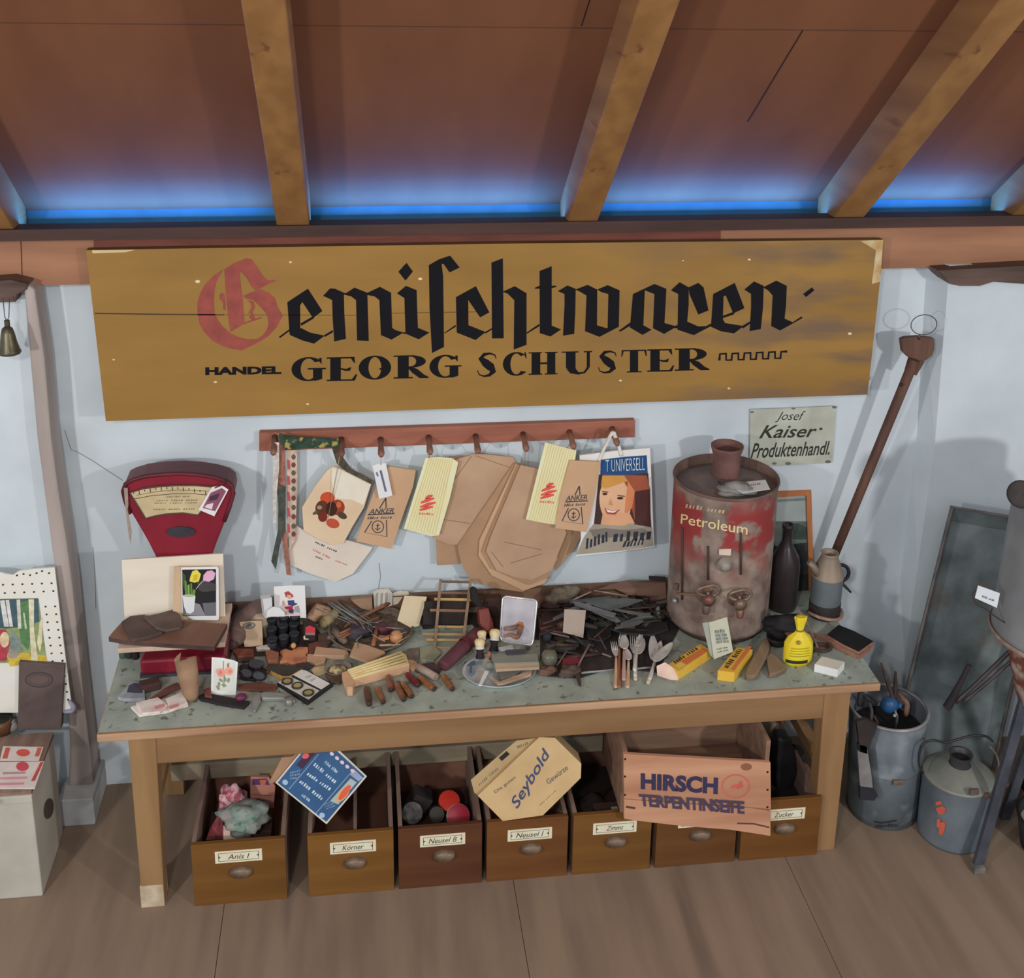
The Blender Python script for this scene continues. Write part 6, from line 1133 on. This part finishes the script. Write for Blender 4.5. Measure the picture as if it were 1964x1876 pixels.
b = MB(); c_ = cy.off(.0).pt(1390, 1082); b.lathe([(.022, 0), (.021, .005), (.014, .012), (.013, .02), (.0003, .021)], c_, mat((140, 134, 124), (112, 106, 100), scale=30, rough=.5), axis=(0, -1, 0), seg=22); b.build('sight_boss', dm)
for (u, v), s_ in (((1352, 1138), -1), ((1412, 1146), 1)):
    c_ = cy.pt(u, v); b = MB(); b.lathe([(.027, 0), (.026, .005), (.014, .010), (.013, .035), (.019, .04), (.0003, .044)], c_, BRS, axis=(0, -1, 0), seg=16)
    b.tube([c_+V((0, -.028, 0)), c_+V((s_*.004, -.030, -.030)), c_+V((s_*.004, -.032, -.045))], [.012, .011, .009], BRS, seg=10)
    b.tube([c_+V((0, -.028, .0)), c_+V((0, -.028, .022))], .005, BRS, seg=8); P = [c_+V((.032*math.cos(a*.45), -.030+.004*math.sin(a), .026+.016*math.sin(a*.45))) for a in range(14)]; b.tube(P, .0046, BRS, seg=7, closed=True)
    b.build('tap', dm, 'corroded brass tap')
b = MB(); c3_ = cy.off(.012); b.tube([c3_.pt(1298, 1138), c3_.pt(1322, 1140), c3_.pt(1345, 1140)], .0035, mat((150, 112, 84), (110, 80, 66)), seg=8); b.tube([c3_.pt(1420, 1146), c3_.pt(1440, 1142)], .0035, BRS, seg=8); b.build('pipe', dm)
b = MB(); c_ = cy.off(.006).pt(1297, 1126); b.box(c_, (.014, .01, .022), BRS, bev=.002); b.sphere(cy.off(.012).pt(1294, 1152), .008, mat((150, 156, 160), (120, 126, 130), rough=.35, metal=.4), seg=10); b.build('valve', dm)
lumpy('rag', 'grey crumpled rag lying in the sunken top of the drum', 'rag', V((UP(0).pt(1372, 940).x, DR_Y-.085, DZ1-.026)), .034, mat((126, 124, 120), (100, 98, 98), scale=30), (1.6, .8, .55), 41)
tg = thing('price_tag', 'white paper tag lying on the front right rim of the drum', 'tag', V((DCX+.06, DR_Y-.11, DZ1))); fl_ = Plane((0, 0, DZ1+.003), (0, 0, 1))
b = MB(); b.pslab(px(1396, 928, 1468, 920, 1477, 938, 1424, 946), fl_, .0012, flat(206, 208, 220)); scribble(b, px(1414, 929, 1462, 924, 1464, 930, 1418, 936), fl_, flat(120, 124, 140), 1, 2, 3); b.build('card', tg); b = MB(); b.tube([fl_.pt(1396, 934), fl_.pt(1384, 930), Plane((0, 0, DZ1-.01), (0, 0, 1)).pt(1376, 922)], .0014, flat(60, 50, 48), seg=6); b.build('string', tg)

# ================================================================== right end: picture, bottle, jug, leather things
fpz = UP(.030, 5, 0, (1.0, TZ)); fr = thing('framed_picture', 'orange-framed landscape picture leaning on the wall behind the drum', 'picture', fpz.pt(1530, 1190))
o = [(1452, 945), (1556, 941), (1563, 1184), (1456, 1196)]; i_ = [(1462, 955), (1547, 951), (1553, 1174), (1466, 1186)]; M_FR = wood((176, 108, 62), (150, 86, 48), axis=2)
for a, c in ((0, 1), (1, 2), (2, 3), (3, 0)): b = MB(); b.pslab([o[a], o[c], i_[c], i_[a]], fpz.off(.006), .012, M_FR); b.build('frame_rail', fr)
b = MB(); pp = fpz.off(-.001); b.pslab(i_, pp, .003, mat((150, 158, 156), (132, 144, 142), scale=8))
for q, c in ((px(1462,1000,1550,1000,1553,1100,1466,1110), (98, 110, 104)), (px(1500,1012,1530,1003,1549,1012,1550,1035,1505,1035), (62, 76, 70)), (px(1466,1050,1551,1040,1553,1100,1466,1110), (58, 64, 66)), (px(1466,1085,1552,1075,1553,1172,1466,1184), (44, 52, 50)), (px(1510,1060,1540,1050,1548,1070,1520,1080), (96, 104, 100)), (px(1490, 958, 1546, 955, 1546, 960, 1490, 963), (120, 132, 130))): b.patch(q, pp, mat(c, tuple(x*.85 for x in c), scale=40), .0006+.0001*len(q)+.00001*c[0] % .0003)
b.build('picture', fr)
bo = FLAT(0).pt(1510, 1212); bh = UP(bo.y).pt(1498, 1006).z-TZ; BG = mat((48, 40, 40), (36, 32, 33), scale=8, rough=.35, coat=.15)
bo = V((UP(-.05).pt(1502, 1120).x, -.05, TZ)); bh = UP(-.05).pt(1498, 1006).z-TZ
b = MB(); b.lathe([(.0003, 0), (.043, 0), (.045, .01), (.045, bh*.50), (.040, bh*.62), (.022, bh*.74), (.0155, bh*.80), (.0150, bh*.95), (.0175, bh*.96), (.0175, bh), (.012, bh), (.012, bh*.9)], bo, BG, seg=28); b.build('bottle', None, 'dark brown stoneware bottle right behind the drum', 'bottle')
jg = FLAT(0).pt(1583, 1198); jy = -.105; jc = V((UP(jy).pt(1583, 1150).x, jy, TZ)); jh = UP(jy).pt(1582, 1060).z-TZ; ZN = mat((112, 120, 124), (94, 102, 106), scale=10, rough=.45, metal=.3); ZT = mat((138, 122, 106), (118, 104, 92), scale=10, rough=.5, metal=.2)
jug = thing('oil_jug', 'grey zinc jug with conical top and curled handle at the right end', 'jug', jc)
b = MB(); b.lathe([(.0003, 0), (.044, 0), (.045, .004), (.0455, jh*.62), (.047, jh*.64)], jc, ZN, seg=32); b.build('body', jug)
b = MB(); b.lathe([(.0475, jh*.635), (.046, jh*.66), (.026, jh*.93), (.0245, jh*.97), (.026, jh), (.022, jh), (.021, jh*.9)], jc, ZT, seg=32); b.build('shoulder', jug, 'tan conical shoulder')
b = MB(); b.lathe([(.0457, .0), (.0462, .045), (.0458, .046)], jc, mat((52, 46, 46), (40, 36, 38), scale=12), seg=32); b.build('base_band', jug, 'dark base band')  # dark band around the foot of the jug
b = MB(); jp = UP(jy-.01); b.tube([jc+V((-.036, -.01, jh*.70)), jc+V((-.052, -.012, jh*.82)), jp.pt(1551, 1078)], [.013, .010, .008], ZT, seg=12); b.build('spout', jug)
b = MB(); jp = UP(jy); b.tube([jp.pt(*q) for q in px(1600,1086,1612,1083,1624,1088,1628,1100,1622,1111,1610,1117,1600,1116)], [.004, .005, .0055, .0055, .005, .0045, .004], mat((52, 50, 52), (40, 38, 40), rough=.4, metal=.4), seg=10); b.tube([jp.pt(*q) for q in px(1612,1116,1622,1126,1632,1136)], [.005, .0045, .003], mat((52, 50, 52), rough=.4), seg=8); b.build('handle', jug, 'dark curled handle')
b = MB(); b.tube([jc+V((.052*math.cos(math.radians(a)), .052*math.sin(math.radians(a)), .012+.004*math.sin(math.radians(a*2)))) for a in range(180, 371, 15)], .005, mat((160, 124, 108), (136, 102, 90), scale=30), seg=8); b.build('leather_ring', None, 'pinkish leather band lying around the foot of the jug', 'strap')
card('dust_brush', 'black-topped brown wooden dustpan at the far right end of the counter', 'dustpan', c7(1370,400,1490,300,1650,365,1840,465,1690,570,1540,500), FLAT(.020), .018, mat((30, 28, 30), (22, 22, 24), scale=20, rough=.85), side=wood((158, 116, 92), (130, 92, 74), axis=0), bev=.001)
card('wooden_strip', 'brown wooden strip along the front of the dustpan', 'strip', c7(1240,385,1330,390,1520,480,1700,570,1810,500,1815,525,1700,610,1500,520), FLAT(.014), .012, wood((150, 108, 88), (124, 88, 74), axis=0))
card('leather_strip', 'red-brown leather tongue lying behind the yellow tied bag', 'leather', c7(815,255,830,205,900,200,960,230,1050,340,1060,400,1010,405,880,310), FLAT(.035), .010, mat((136, 84, 66), (108, 66, 54), scale=16), bev=.003)
blob('leather_strap', 'thin tan strap running from the jug down past the yellow bag', 'strap', [(1531, 1170, .08, .0045), (1545, 1190, .05, .005), (1557, 1215, .03, .005), (1567, 1240, .014, .005)], .6, mat((150, 112, 94), (122, 90, 78), scale=30))
lumpy('cloth', 'black cloth heap between drum and jug', 'cloth', FLAT(0).pt(1500, 1222), .04, mat((34, 32, 34), (26, 24, 28), scale=20), (1.3, .9, .75), 51)
q = FLAT(0).pt(*c7(900, 530)[0]); b = MB(); b.lathe([(.0003, .004), (.026, .004), (.030, .02), (.031, .026), (.028, .025), (.024, .008)], V((q.x, q.y+.02, TZ)), mat((44, 38, 38), (32, 28, 30), rough=.5), seg=26); b.build('cup', None, 'shallow black cup left behind the yellow tied bag', 'cup')
b = MB(); q = FLAT(.006).pt(*c7(1320, 540)[0]); b.tube([q+V((.026*math.cos(a*.33), .020*math.sin(a*.33), .002*a*.2)) for a in range(22)], .0055, mat((84, 60, 52), (60, 44, 42), scale=30), seg=8); b.build('leather_belt', None, 'coiled dark brown belt between yellow bag and white box', 'belt')
card('paper_slip', 'light grey paper slip at the upper right of the yellow bag', 'paper', c7(1160,415,1190,408,1215,440,1205,465), FLAT(.03), .002, flat(196, 196, 196))
# ================================================================== floor, right side
ZINC = mat((92, 101, 107), (72, 79, 85), scale=8, rough=.45, metal=.3, c=(118, 126, 130), cscale=10, detail=6)
ZIND = mat((122, 134, 136), (80, 88, 90), scale=7, rough=.5, metal=.2, c=(104, 92, 78), cscale=5, detail=6)
kt = UP(-.165, 6.0, 0, (1.5, 0)); tub = thing('zinc_tub', 'long zinc bath tub leaning upright on the chimney breast', 'tub', kt.pt(1785, 1560))
o = [(1826, 972), (2010, 1004), (1995, 1080), (1908, 1460), (1894, 1530), (1700, 1520), (1735, 1340)]
c_ = V((0, 0, 0)); 
for q in o: c_ += kt.pt(*q)
c_ /= len(o); rimP = [kt.pt(*q) for q in o]; inn = [c_+(p-c_)*.88-kt.n*.045 for p in rimP]; n = len(o)
b = MB(); b.add(inn, [list(range(n))], ZIND); b.build('bottom', tub)
b = MB(); b.add(rimP+inn, [[i, (i+1) % n, n+(i+1) % n, n+i] for i in range(n)], ZIND); b.build('side', tub)
b = MB(); b.tube(rimP, .006, mat((110, 104, 100), (84, 80, 80), scale=20, rough=.5, metal=.3), seg=8, closed=True); b.build('rim', tub)
# bucket
by = -.285; b0 = V((UP(by).pt(1690, 1560).x, by, 0)); b1_ = UP(by-.005).pt(1704, 1356); ax = b1_-b0; BH = ax.length
bk = thing('zinc_bucket', 'tall grey zinc bucket full of tools beside the right counter leg', 'bucket', b0); r0, r1 = .100, .110
b = MB(); b.lathe([(.0003, .004), (r0, .0), (r0*1.01, .01), (r1, BH), (r1*.97, BH), (r0*.95, .02), (.0003, .02)], b0, ZINC, axis=ax, seg=44); b.build('wall', bk)
b = MB(); b.tube([b0+ax+V((r1*math.cos(a*.1571), r1*math.sin(a*.1571), -.28*0)) for a in range(40)], .005, mat((150, 146, 146), (120, 116, 118), scale=20, rough=.4, metal=.3), seg=8, closed=True); b.build('rim', bk)
b = MB(); b.lathe([(r0*1.045, BH*.50), (r0*1.06, BH*.51), (r0*1.05, BH*.525)], b0, ZINC, axis=ax, seg=44); b.build('band', bk); b = MB(); b.lathe([(r0*1.02, .0), (r0*1.04, .006), (r0*1.02, .016)], b0, mat((70, 70, 72), (56, 56, 60)), axis=ax, seg=44); b.build('band', bk)
cyb = Cyl(b0, r0*1.06); b = MB(); b.box(cyb.off(.006).pt(1722, 1500), (.03, .014, .016), mat((112, 96, 80), (84, 72, 64), scale=40), bev=.003); b.build('lug', bk)
b = MB(); dk = flat(40, 40, 44)
stroke(b, [(1676, 1576), (1690, 1579), (1704, 1577), (1720, 1574)], 3, cyb, dk, e=.002); scribble(b, px(1680, 1580, 1724, 1577, 1722, 1588, 1680, 1590), cyb, dk, 1, 1, 3, e=.002); b.build('mark', bk)
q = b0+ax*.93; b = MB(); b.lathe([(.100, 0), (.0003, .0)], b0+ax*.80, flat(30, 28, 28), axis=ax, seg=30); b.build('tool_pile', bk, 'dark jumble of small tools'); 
bp = UP(by+.01); gb = thing('blue_ball', 'blue hand-wheel gadget sticking out of the zinc bucket', 'gadget', bp.pt(1705, 1375)); c_ = bp.pt(1706, 1352)
b = MB(); b.sphere(c_, .028, mat((42, 84, 130), (32, 66, 108), scale=14, rough=.35), seg=18, sc=(1, .8, .95)); b.build('ball', gb)
b = MB(); b.tube([c_+V((.006, -.022, -.002)), c_+V((.012, -.03, -.018)), c_+V((.012, -.03, -.075))], [.004, .004, .005], mat((120, 120, 122), rough=.4, metal=.5)); b.sphere(c_+V((.006, -.026, -.018)), .005, flat(190, 196, 200), seg=8); b.build('pin', gb)
b = MB(); b.tube([c_+V((.02, 0, 0)), c_+V((.034, -.004, -.004))], .008, mat((52, 104, 158), (40, 84, 136)), seg=10); b.build('nub', gb)
R = random.Random(7)
for lab, a, c, r, rgb in (('rusty forked iron sticking out at the back of the bucket', (1690, 1272), (1712, 1340), .006, (84, 64, 56)), ('dark pointed iron at the top of the bucket', (1718, 1288), (1716, 1340), .006, (64, 50, 48)), ('brown wooden handle at the right back of the bucket', (1722, 1328), (1740, 1350), .008, (130, 96, 78)), ('dark grey rod at the left of the bucket mouth', (1680, 1352), (1650, 1330), .006, (60, 56, 56)), ('thin brown stick at the left edge of the bucket mouth', (1676, 1372), (1690, 1400), .004, (90, 74, 60)), ('black iron hook at the left side of the bucket mouth', (1668, 1346), (1672, 1366), .005, (90, 84, 84))):
    b = MB(); P0, P1 = UP(by+.03).pt(*a), UP(by+.01).pt(*c); b.tube([P0, P0.lerp(P1, .5), P1, P1+V((0, 0, -.04))], [r*.5, r, r, r], mat(rgb, tuple(x*.7 for x in rgb), scale=40)); b.build('iron_tool', None, lab, 'tool', 'tools in the zinc bucket')
sp = UP(by-.118); sh = thing('hand_shears', 'dark shears with pale metal blade hanging on the left of the bucket', 'shears', sp.pt(1668, 1535))
b = MB(); b.pslab(px(1643,1385,1660,1380,1684,1390,1672,1415,1662,1440,1650,1440), sp, .012, mat((52, 44, 42), (40, 34, 34))); b.pslab(px(1646,1428,1662,1432,1664,1446,1648,1442), sp, .012, flat(36, 34, 36)); b.build('handle', sh)
b = MB(); b.pslab(px(1645,1441,1664,1440,1672,1490,1674,1513,1650,1508), sp, .006, mat((150, 150, 152), (124, 126, 128), rough=.3, metal=.5)); b.build('blade', sh)
b = MB(); b.pslab(px(1650,1508,1676,1512,1684,1526,1676,1536,1650,1534), sp, .014, flat(40, 40, 46)); b.build('foot', sh)
# oil can
oy = -.405; o0 = V((UP(oy).pt(1822, 1600).x, oy, 0)); orad = .094; oh = UP(oy).pt(1828, 1487).z; oc = thing('oil_can', 'squat grey oil can with short neck and red mark, on the floor', 'oil can', o0)
ZC = mat((104, 114, 122), (82, 92, 100), scale=9, rough=.5, metal=.25)
b = MB(); b.lathe([(.0003, 0), (orad, 0), (orad*1.01, .008), (orad, .014), (orad*1.03, oh)], o0, ZC, seg=44); b.build('body', oc)
b = MB(); b.lathe([(orad*1.03, oh), (orad*1.05, oh+.004), (orad*1.0, oh+.008), (orad*.36, oh+.036), (orad*.32, oh+.038)], o0, mat((134, 136, 126), (112, 114, 106), scale=10, rough=.5, metal=.25), seg=44); b.build('shoulder', oc)
b = MB(); b.lathe([(.029, oh+.034), (.027, oh+.05), (.031, oh+.07), (.033, oh+.072), (.029, oh+.070), (.025, oh+.045)], o0, mat((74, 72, 76), (58, 56, 60), rough=.5, metal=.3), seg=28); b.lathe([(.027, oh+.055), (.0003, oh+.053)], o0, flat(30, 28, 30), seg=20); b.build('neck', oc)
cyo = Cyl(o0, orad*1.02); b = MB(); RO = flat(196, 84, 62)
for q in (px(1794,1538,1806,1536,1806,1543,1795,1545), px(1795,1550,1808,1546,1814,1552,1810,1562,1800,1562), px(1797,1572,1803,1570,1804,1578,1812,1576,1813,1586,1808,1602,1800,1600,1801,1588,1796,1586)): b.patch(q, cyo, RO, .003)
b.build('mark', oc, 'orange-red painted mark')
hp = UP(oy-.01); b = MB(); b.tube([hp.pt(*q) for q in px(1770,1482,1762,1462,1768,1430,1790,1420,1815,1424,1860,1412,1890,1412,1904,1422)], .0035, mat((56, 54, 56), rough=.4, metal=.4), seg=8); b.build('bail', oc, 'dark wire bail')
b = MB(); b.tube([hp.pt(*q) for q in px(1898,1432,1912,1450,1916,1480,1908,1508,1898,1524)], .003, mat((112, 96, 88), (84, 72, 66), rough=.4), seg=8); b.box(cyo.off(.004).pt(1868, 1519), (.026, .012, .018), mat((96, 84, 78), (76, 66, 62)), bev=.003); b.sphere(cyo.off(.006).pt(1893, 1526), .009, mat((120, 84, 66), (96, 66, 56)), seg=10); b.build('spout_lug', oc)
# cream separator on an iron stand, mostly outside the frame
sy_ = -.50; sx = UP(sy_).pt(2052, 1100).x; stz = UP(sy_).pt(2000, 1225).z
se = thing('cream_separator', 'grey iron cream separator on a tall stand at the right edge', 'separator', V((sx, sy_, 0))); rr = sx-UP(sy_).pt(1922, 1185).x; rt = sx-UP(sy_).pt(1957, 985).x; zt = UP(sy_).pt(1946, 985).z
GRY = mat((128, 132, 136), (112, 116, 120), scale=7, rough=.5, metal=.2)
b = MB(); b.lathe([(.0003, stz), (rr*.8, stz-.004), (rr*1.02, stz+.012), (rr*1.0, stz+.03), (rt, zt), (rt*.97, zt+.012), (rt*.80, zt+.02), (rt*.78, zt+.10), (.0003, zt+.102)], V((sx, sy_, 0)), GRY, seg=48); b.build('bowl', se)
b = MB(); b.lathe([(rr*1.02, stz+.006), (rr*1.05, stz+.012), (rr*1.03, stz+.02)], V((sx, sy_, 0)), mat((150, 130, 118), (120, 96, 86), scale=30), seg=48); b.build('lip', se)
b = MB(); c_ = UP(sy_-.03).pt(1959, 948); b.tube([c_+V((.004, .004, -.001)), c_+V((.05, .02, -.012)), V((sx-.02, sy_, c_.z-.015))], [.030, .028, .028], GRY, seg=16); b.lathe([(.034, -.02), (.036, 0), (.030, .004), (.0003, -.004)], c_, mat((60, 54, 54), (44, 40, 42)), axis=(-.6, -.7, .3), seg=20); b.build('spout', se, 'dark round spout')
b = MB(); b.lathe([(rr*.62, stz), (rr*.66, stz-.05), (rr*.60, stz-.10), (rr*.5, stz-.16), (rr*.42, stz-.2)], V((sx-.01, sy_, 0)), mat((112, 64, 54), (160, 146, 132), scale=22, pos=(.45, .6), rough=.7), seg=36); b.build('gear_case', se, 'rusty red and white casing')
LEGM = mat((84, 88, 98), (64, 68, 78), scale=14, rough=.45, metal=.4)
f0 = FLAT(-TZ).pt(1873, 1668); f1 = UP(-.50).pt(1968, 1330)
def barleg(P0, P1, w_, t_, name): 
    b = MB(); d = (P1-P0).normalized(); s1 = d.cross(V((0, 1, 0))).normalized(); s2 = d.cross(s1); P = [p+s1*(w_*i)+s2*(t_*j) for p in (P0, P1) for i, j in ((-.5, -.5), (.5, -.5), (.5, .5), (-.5, .5))]
    b.add(P, [[0, 1, 2, 3], [7, 6, 5, 4], [0, 4, 5, 1], [1, 5, 6, 2], [2, 6, 7, 3], [3, 7, 4, 0]], LEGM); b.build(name, se, bev=.002)
barleg(f0+V((0, 0, .008)), f1, .028, .016, 'leg'); barleg(V((sx+.20, sy_+.04, .008)), V((sx+.03, sy_, .5)), .028, .016, 'leg'); barleg(V((sx, sy_+.12, .008)), V((sx, sy_+.02, .5)), .028, .016, 'leg')
b = MB(); b.box(f0+V((0, -.004, .010)), (.032, .03, .02), mat((112, 108, 98), (88, 84, 78), scale=20), bev=.002); b.build('foot', se)
cp = UP(-.46); CRM = mat((72, 64, 66), (54, 48, 52), rough=.45, metal=.35); b = MB(); b.tube([cp.pt(*q) for q in px(1975,1216,1938,1248,1880,1304,1832,1348)], .006, CRM, seg=8); b.tube([cp.pt(*q) for q in px(1978,1236,1942,1266,1890,1312,1848,1346)], .005, CRM, seg=8); ca = b.build('crank_arm', se)
b = MB(); b.tube([cp.pt(*q) for q in px(1859,1275,1842,1310,1822,1348,1814,1358)], [.007, .008, .012, .011], mat((44, 38, 40), (34, 30, 32)), seg=10); b.build('crank_grip', ca, 'black crank grip')
tpn = UP(sy_-.012); tg = thing('price_tag', 'white tag wired to the separator at the right edge', 'tag', tpn.pt(1893, 1164)); b = MB(); b.pslab(px(1876,1123,1918,1138,1912,1166,1870,1147), tpn, .0012, flat(196, 202, 214)); scribble(b, px(1884,1140,1910,1149,1908,1156,1883,1147), tpn, flat(60, 70, 100), 1, 2, 3); b.build('card', tg)
b = MB(); b.tube([tpn.pt(*q) for q in px(1872,1132,1866,1142,1872,1158,1890,1168,1908,1182,1930,1196)], .002, flat(60, 50, 48), seg=6); b.build('string', tg)
b = MB(); b.box((UP(-.2).pt(2010, 1450).x, -.32, .24), (.22, .16, .48), mat((48, 44, 44), (34, 32, 33), scale=10)); b.build('dark_box', None, 'dark upright box between zinc tub and separator stand', 'crate')  # plain dark box filling the gap between tub and separator stand
# bucket at the lower right corner
y_ = -.50; k0 = V((UP(y_).pt(2022, 1600).x, y_, 0)); b = MB(); k = thing('enamel_pail', 'dark rimmed pail at the lower right corner of the picture', 'pail', k0)
b.lathe([(.0003, .004), (.085, 0), (.105, .10), (.102, .10), (.082, .008)], k0, flat(46, 44, 44), seg=36); b.build('wall', k); b = MB(); b.lathe([(.105, .098), (.108, .103), (.103, .106), (.098, .10)], k0, flat(34, 32, 34, .4), seg=36); b.build('rim', k)
b = MB(); b.lathe([(.094, .07), (.0003, .075)], k0, mat((150, 142, 124), (130, 122, 108), scale=12), seg=30); b.build('content', k)

# ================================================================== floor, left side: the white cabinet
CW = mat((176, 172, 160), (160, 156, 144), scale=6, rough=.7, c=(130, 122, 108), cscale=12, cpos=(.68, .75)); CT = wood((132, 106, 92), (108, 86, 76), axis=1)
cz = .334; cxr = -1.142; cyf, cyb_ = -.372, -.135; cab = thing('white_cabinet', 'white painted wooden chest at the lower left edge', 'cabinet', V((-1.5, -.25, 0)))
b = MB(); b.box((cxr-.45, (cyf+cyb_)/2, cz/2-.006), (.90, cyb_-cyf, cz-.012), CW); b.build('body', cab, bev=.004)
b = MB(); b.box((cxr-.45, (cyf+cyb_)/2, cz-.006), (.902, cyb_-cyf+.004, .012), CT); b.build('top_board', cab, 'brown worn top')
b = MB(); b.box((cxr-.45, cyf-.003, cz-.020), (.905, .010, .022), CW); b.build('front_rail', cab, bev=.002)
pxs = Plane((cxr, 0, 0), (1, 0, 0)); b = MB(); b.pslab(ell(94, 1551, 9, 20, 18, rot=8), pxs.off(.002), .002, mat((84, 70, 62), (64, 52, 48))); b.build('finger_hole', cab, 'dark oval finger hole')
tz = Plane((0, 0, cz), (0, 0, 1)); k8 = crop(0, 1240, 3.608)
def soapcard(b, p):
    for q, c in (extra or ()): b.patch(q, p, flat(*c), .0008)
for lab, q, ex in (('rear red and white printed card on the white chest', k8(20,690,300,695,270,785,0,785), [(k8(40,700,70,700,50,775,15,775), (196, 84, 70)), (ell(*k8(160, 735)[0], 13, 7), (206, 80, 66)), (k8(260,700,290,700,268,760,240,760), (200, 90, 76))]), ('front red and white printed card on the white chest', k8(-60,800,305,795,240,980,-80,980), [(ell(*k8(155, 830)[0], 12, 9), (196, 70, 80)), (k8(280,800,300,800,240,930,215,930), (186, 70, 62)), (k8(20,870,180,865,170,880,20,885), (170, 130, 140)), (k8(0,905,190,900,180,915,0,920), (206, 140, 150)), (k8(-20,945,170,940,160,955,-20,960), (206, 130, 140))])):
    extra = ex; card('printed_card', lab, 'card', q, tz.off(.004), .0035, flat(206, 192, 184), fn=soapcard)
q = tz.pt(76, 1400); bpn = UP(q.y, 3, 0, (q.x, cz)); b = MB(); lg = thing('dark_book', 'dark brown book with embossed oval standing on the white chest', 'book', q)
b.pslab(px(36, 1270, 124, 1276, 117, 1400, 34, 1400), bpn, .03, mat((92, 78, 74), (74, 62, 60), scale=10, rough=.6)); b.build('cover', lg, bev=.002); b = MB(); stroke(b, ell(75, 1304, 26, 14, 26)+[(101, 1304)], 2.4, bpn, flat(66, 58, 58)); stroke(b, ell(75, 1304, 20, 10, 22)+[(95, 1304)], 1.2, bpn, flat(74, 64, 62)); b.build('emboss', lg)
q = tz.pt(22, 1398); b = MB(); b.lathe([(.0003, 0), (.020, 0), (.021, .012), (.016, .022), (.012, .026), (.016, .030), (.0003, .031)], q, mat((150, 150, 146), (110, 106, 102), scale=30, rough=.12, coat=.5), seg=22); b.build('glass_stopper', None, 'small shiny glass stopper on the white chest', 'stopper')
for lab, u, v, r, h, rgb in (('black jar at the left edge behind the dark book', 2, 1362, .032, .095, (48, 50, 46)), ('amber brown glass at the left edge in front of the black jar', 6, 1388, .028, .036, (112, 76, 50))):
    q = tz.pt(u, v+14); b = MB(); b.lathe([(.0003, 0), (r, 0), (r, h*.8), (r*.9, h), (r*.7, h)], q, mat(rgb, tuple(x*.7 for x in rgb), scale=20, rough=.25), seg=22); b.lathe([(r*.72, h), (.0003, h)], q, flat(40, 38, 36), seg=18); b.build('jar', None, lab, 'jar')
# ---- cross-stitch picture on the wall above it
k9 = crop(0, 1060, 5.21); bz = tz.pt(110, 1400); pcx = UP(-.105, 3, 0, (-1.15, cz)); cx_ = thing('stitched_picture', 'white embroidery canvas with birch trees and black cross dots, leaning on the left wall', 'picture', pcx.pt(70, 1400))
b = MB(); b.pslab(k9(-160,190,0,200,60,215,130,225,190,185,330,165,545,150,600,620,660,1100,720,1560,650,1600,-160,1600), pcx, .006, mat((214, 210, 196), (202, 198, 184), scale=16, rough=.9)); DT = flat(50, 48, 46)
def dots(P): 
    for u, v in P: b.patch(ell(*k9(u, v)[0], 2.2, 1.9, 8), pcx, DT, .0006)
dots([(30+i*97, 322-i*3) for i in range(-1, 6)]+[(48+i*97, 405-i*4) for i in range(-1, 6)]+[(445+i*10, 462+i*78) for i in range(1, 9)]+[(540+i*10.5, 460+i*78) for i in range(1, 9)]+[(625+i*11, 1080+i*78) for i in range(0, 6)]+[(420, 185), (235, 215), (365, 205), (490, 205), (300, 225), (170, 228)])
e = .0006
for q, c in ((k9(-160,465,385,455,470,1090,-160,1110), (134, 150, 96)), (k9(-160,470,380,458,395,690,250,740,60,760,-160,740), (66, 92, 104)), (k9(200,500,290,470,330,760,280,980,210,900,180,700), (84, 124, 78)), (k9(0,480,45,475,90,740,40,740), (206, 206, 196)), (k9(55,475,90,472,130,740,95,740), (214, 212, 200)), (k9(165,470,200,470,215,760,180,760), (196, 196, 176)), (k9(230,600,245,600,270,760,250,760), (176, 196, 164)), (k9(110,760,200,880,230,980,100,960), (120, 132, 130)), (k9(60,1000,250,1000,460,1030,470,1090,100,1140), (196, 168, 56)), (k9(285,468,340,465,340,760,380,1088,315,1088,295,760), (214, 204, 168)), (k9(395,700,425,640,420,900,400,1000,370,900), (206, 196, 160)), (k9(-160,770,60,770,100,900,60,1080,-160,1100), (176, 60, 74)), (ell(*k9(45, 870)[0], 9, 15), (220, 190, 150)), (k9(90,960,200,1000,160,1060,80,1050), (150, 140, 130))):
    b.patch(q, pcx, mat(c, tuple(x*.85 for x in c), scale=60), e); e += .0001
b.build('canvas', cx_)
b = MB(); b.tube([pcx.off(.004).pt(*q) for q in k9(690,1480,735,1540,720,1580,640,1590)], [.004, .008, .007, .004], mat((140, 140, 160), (110, 110, 130)), seg=10); b.build('tassel', cx_, 'grey-blue knot at the corner')
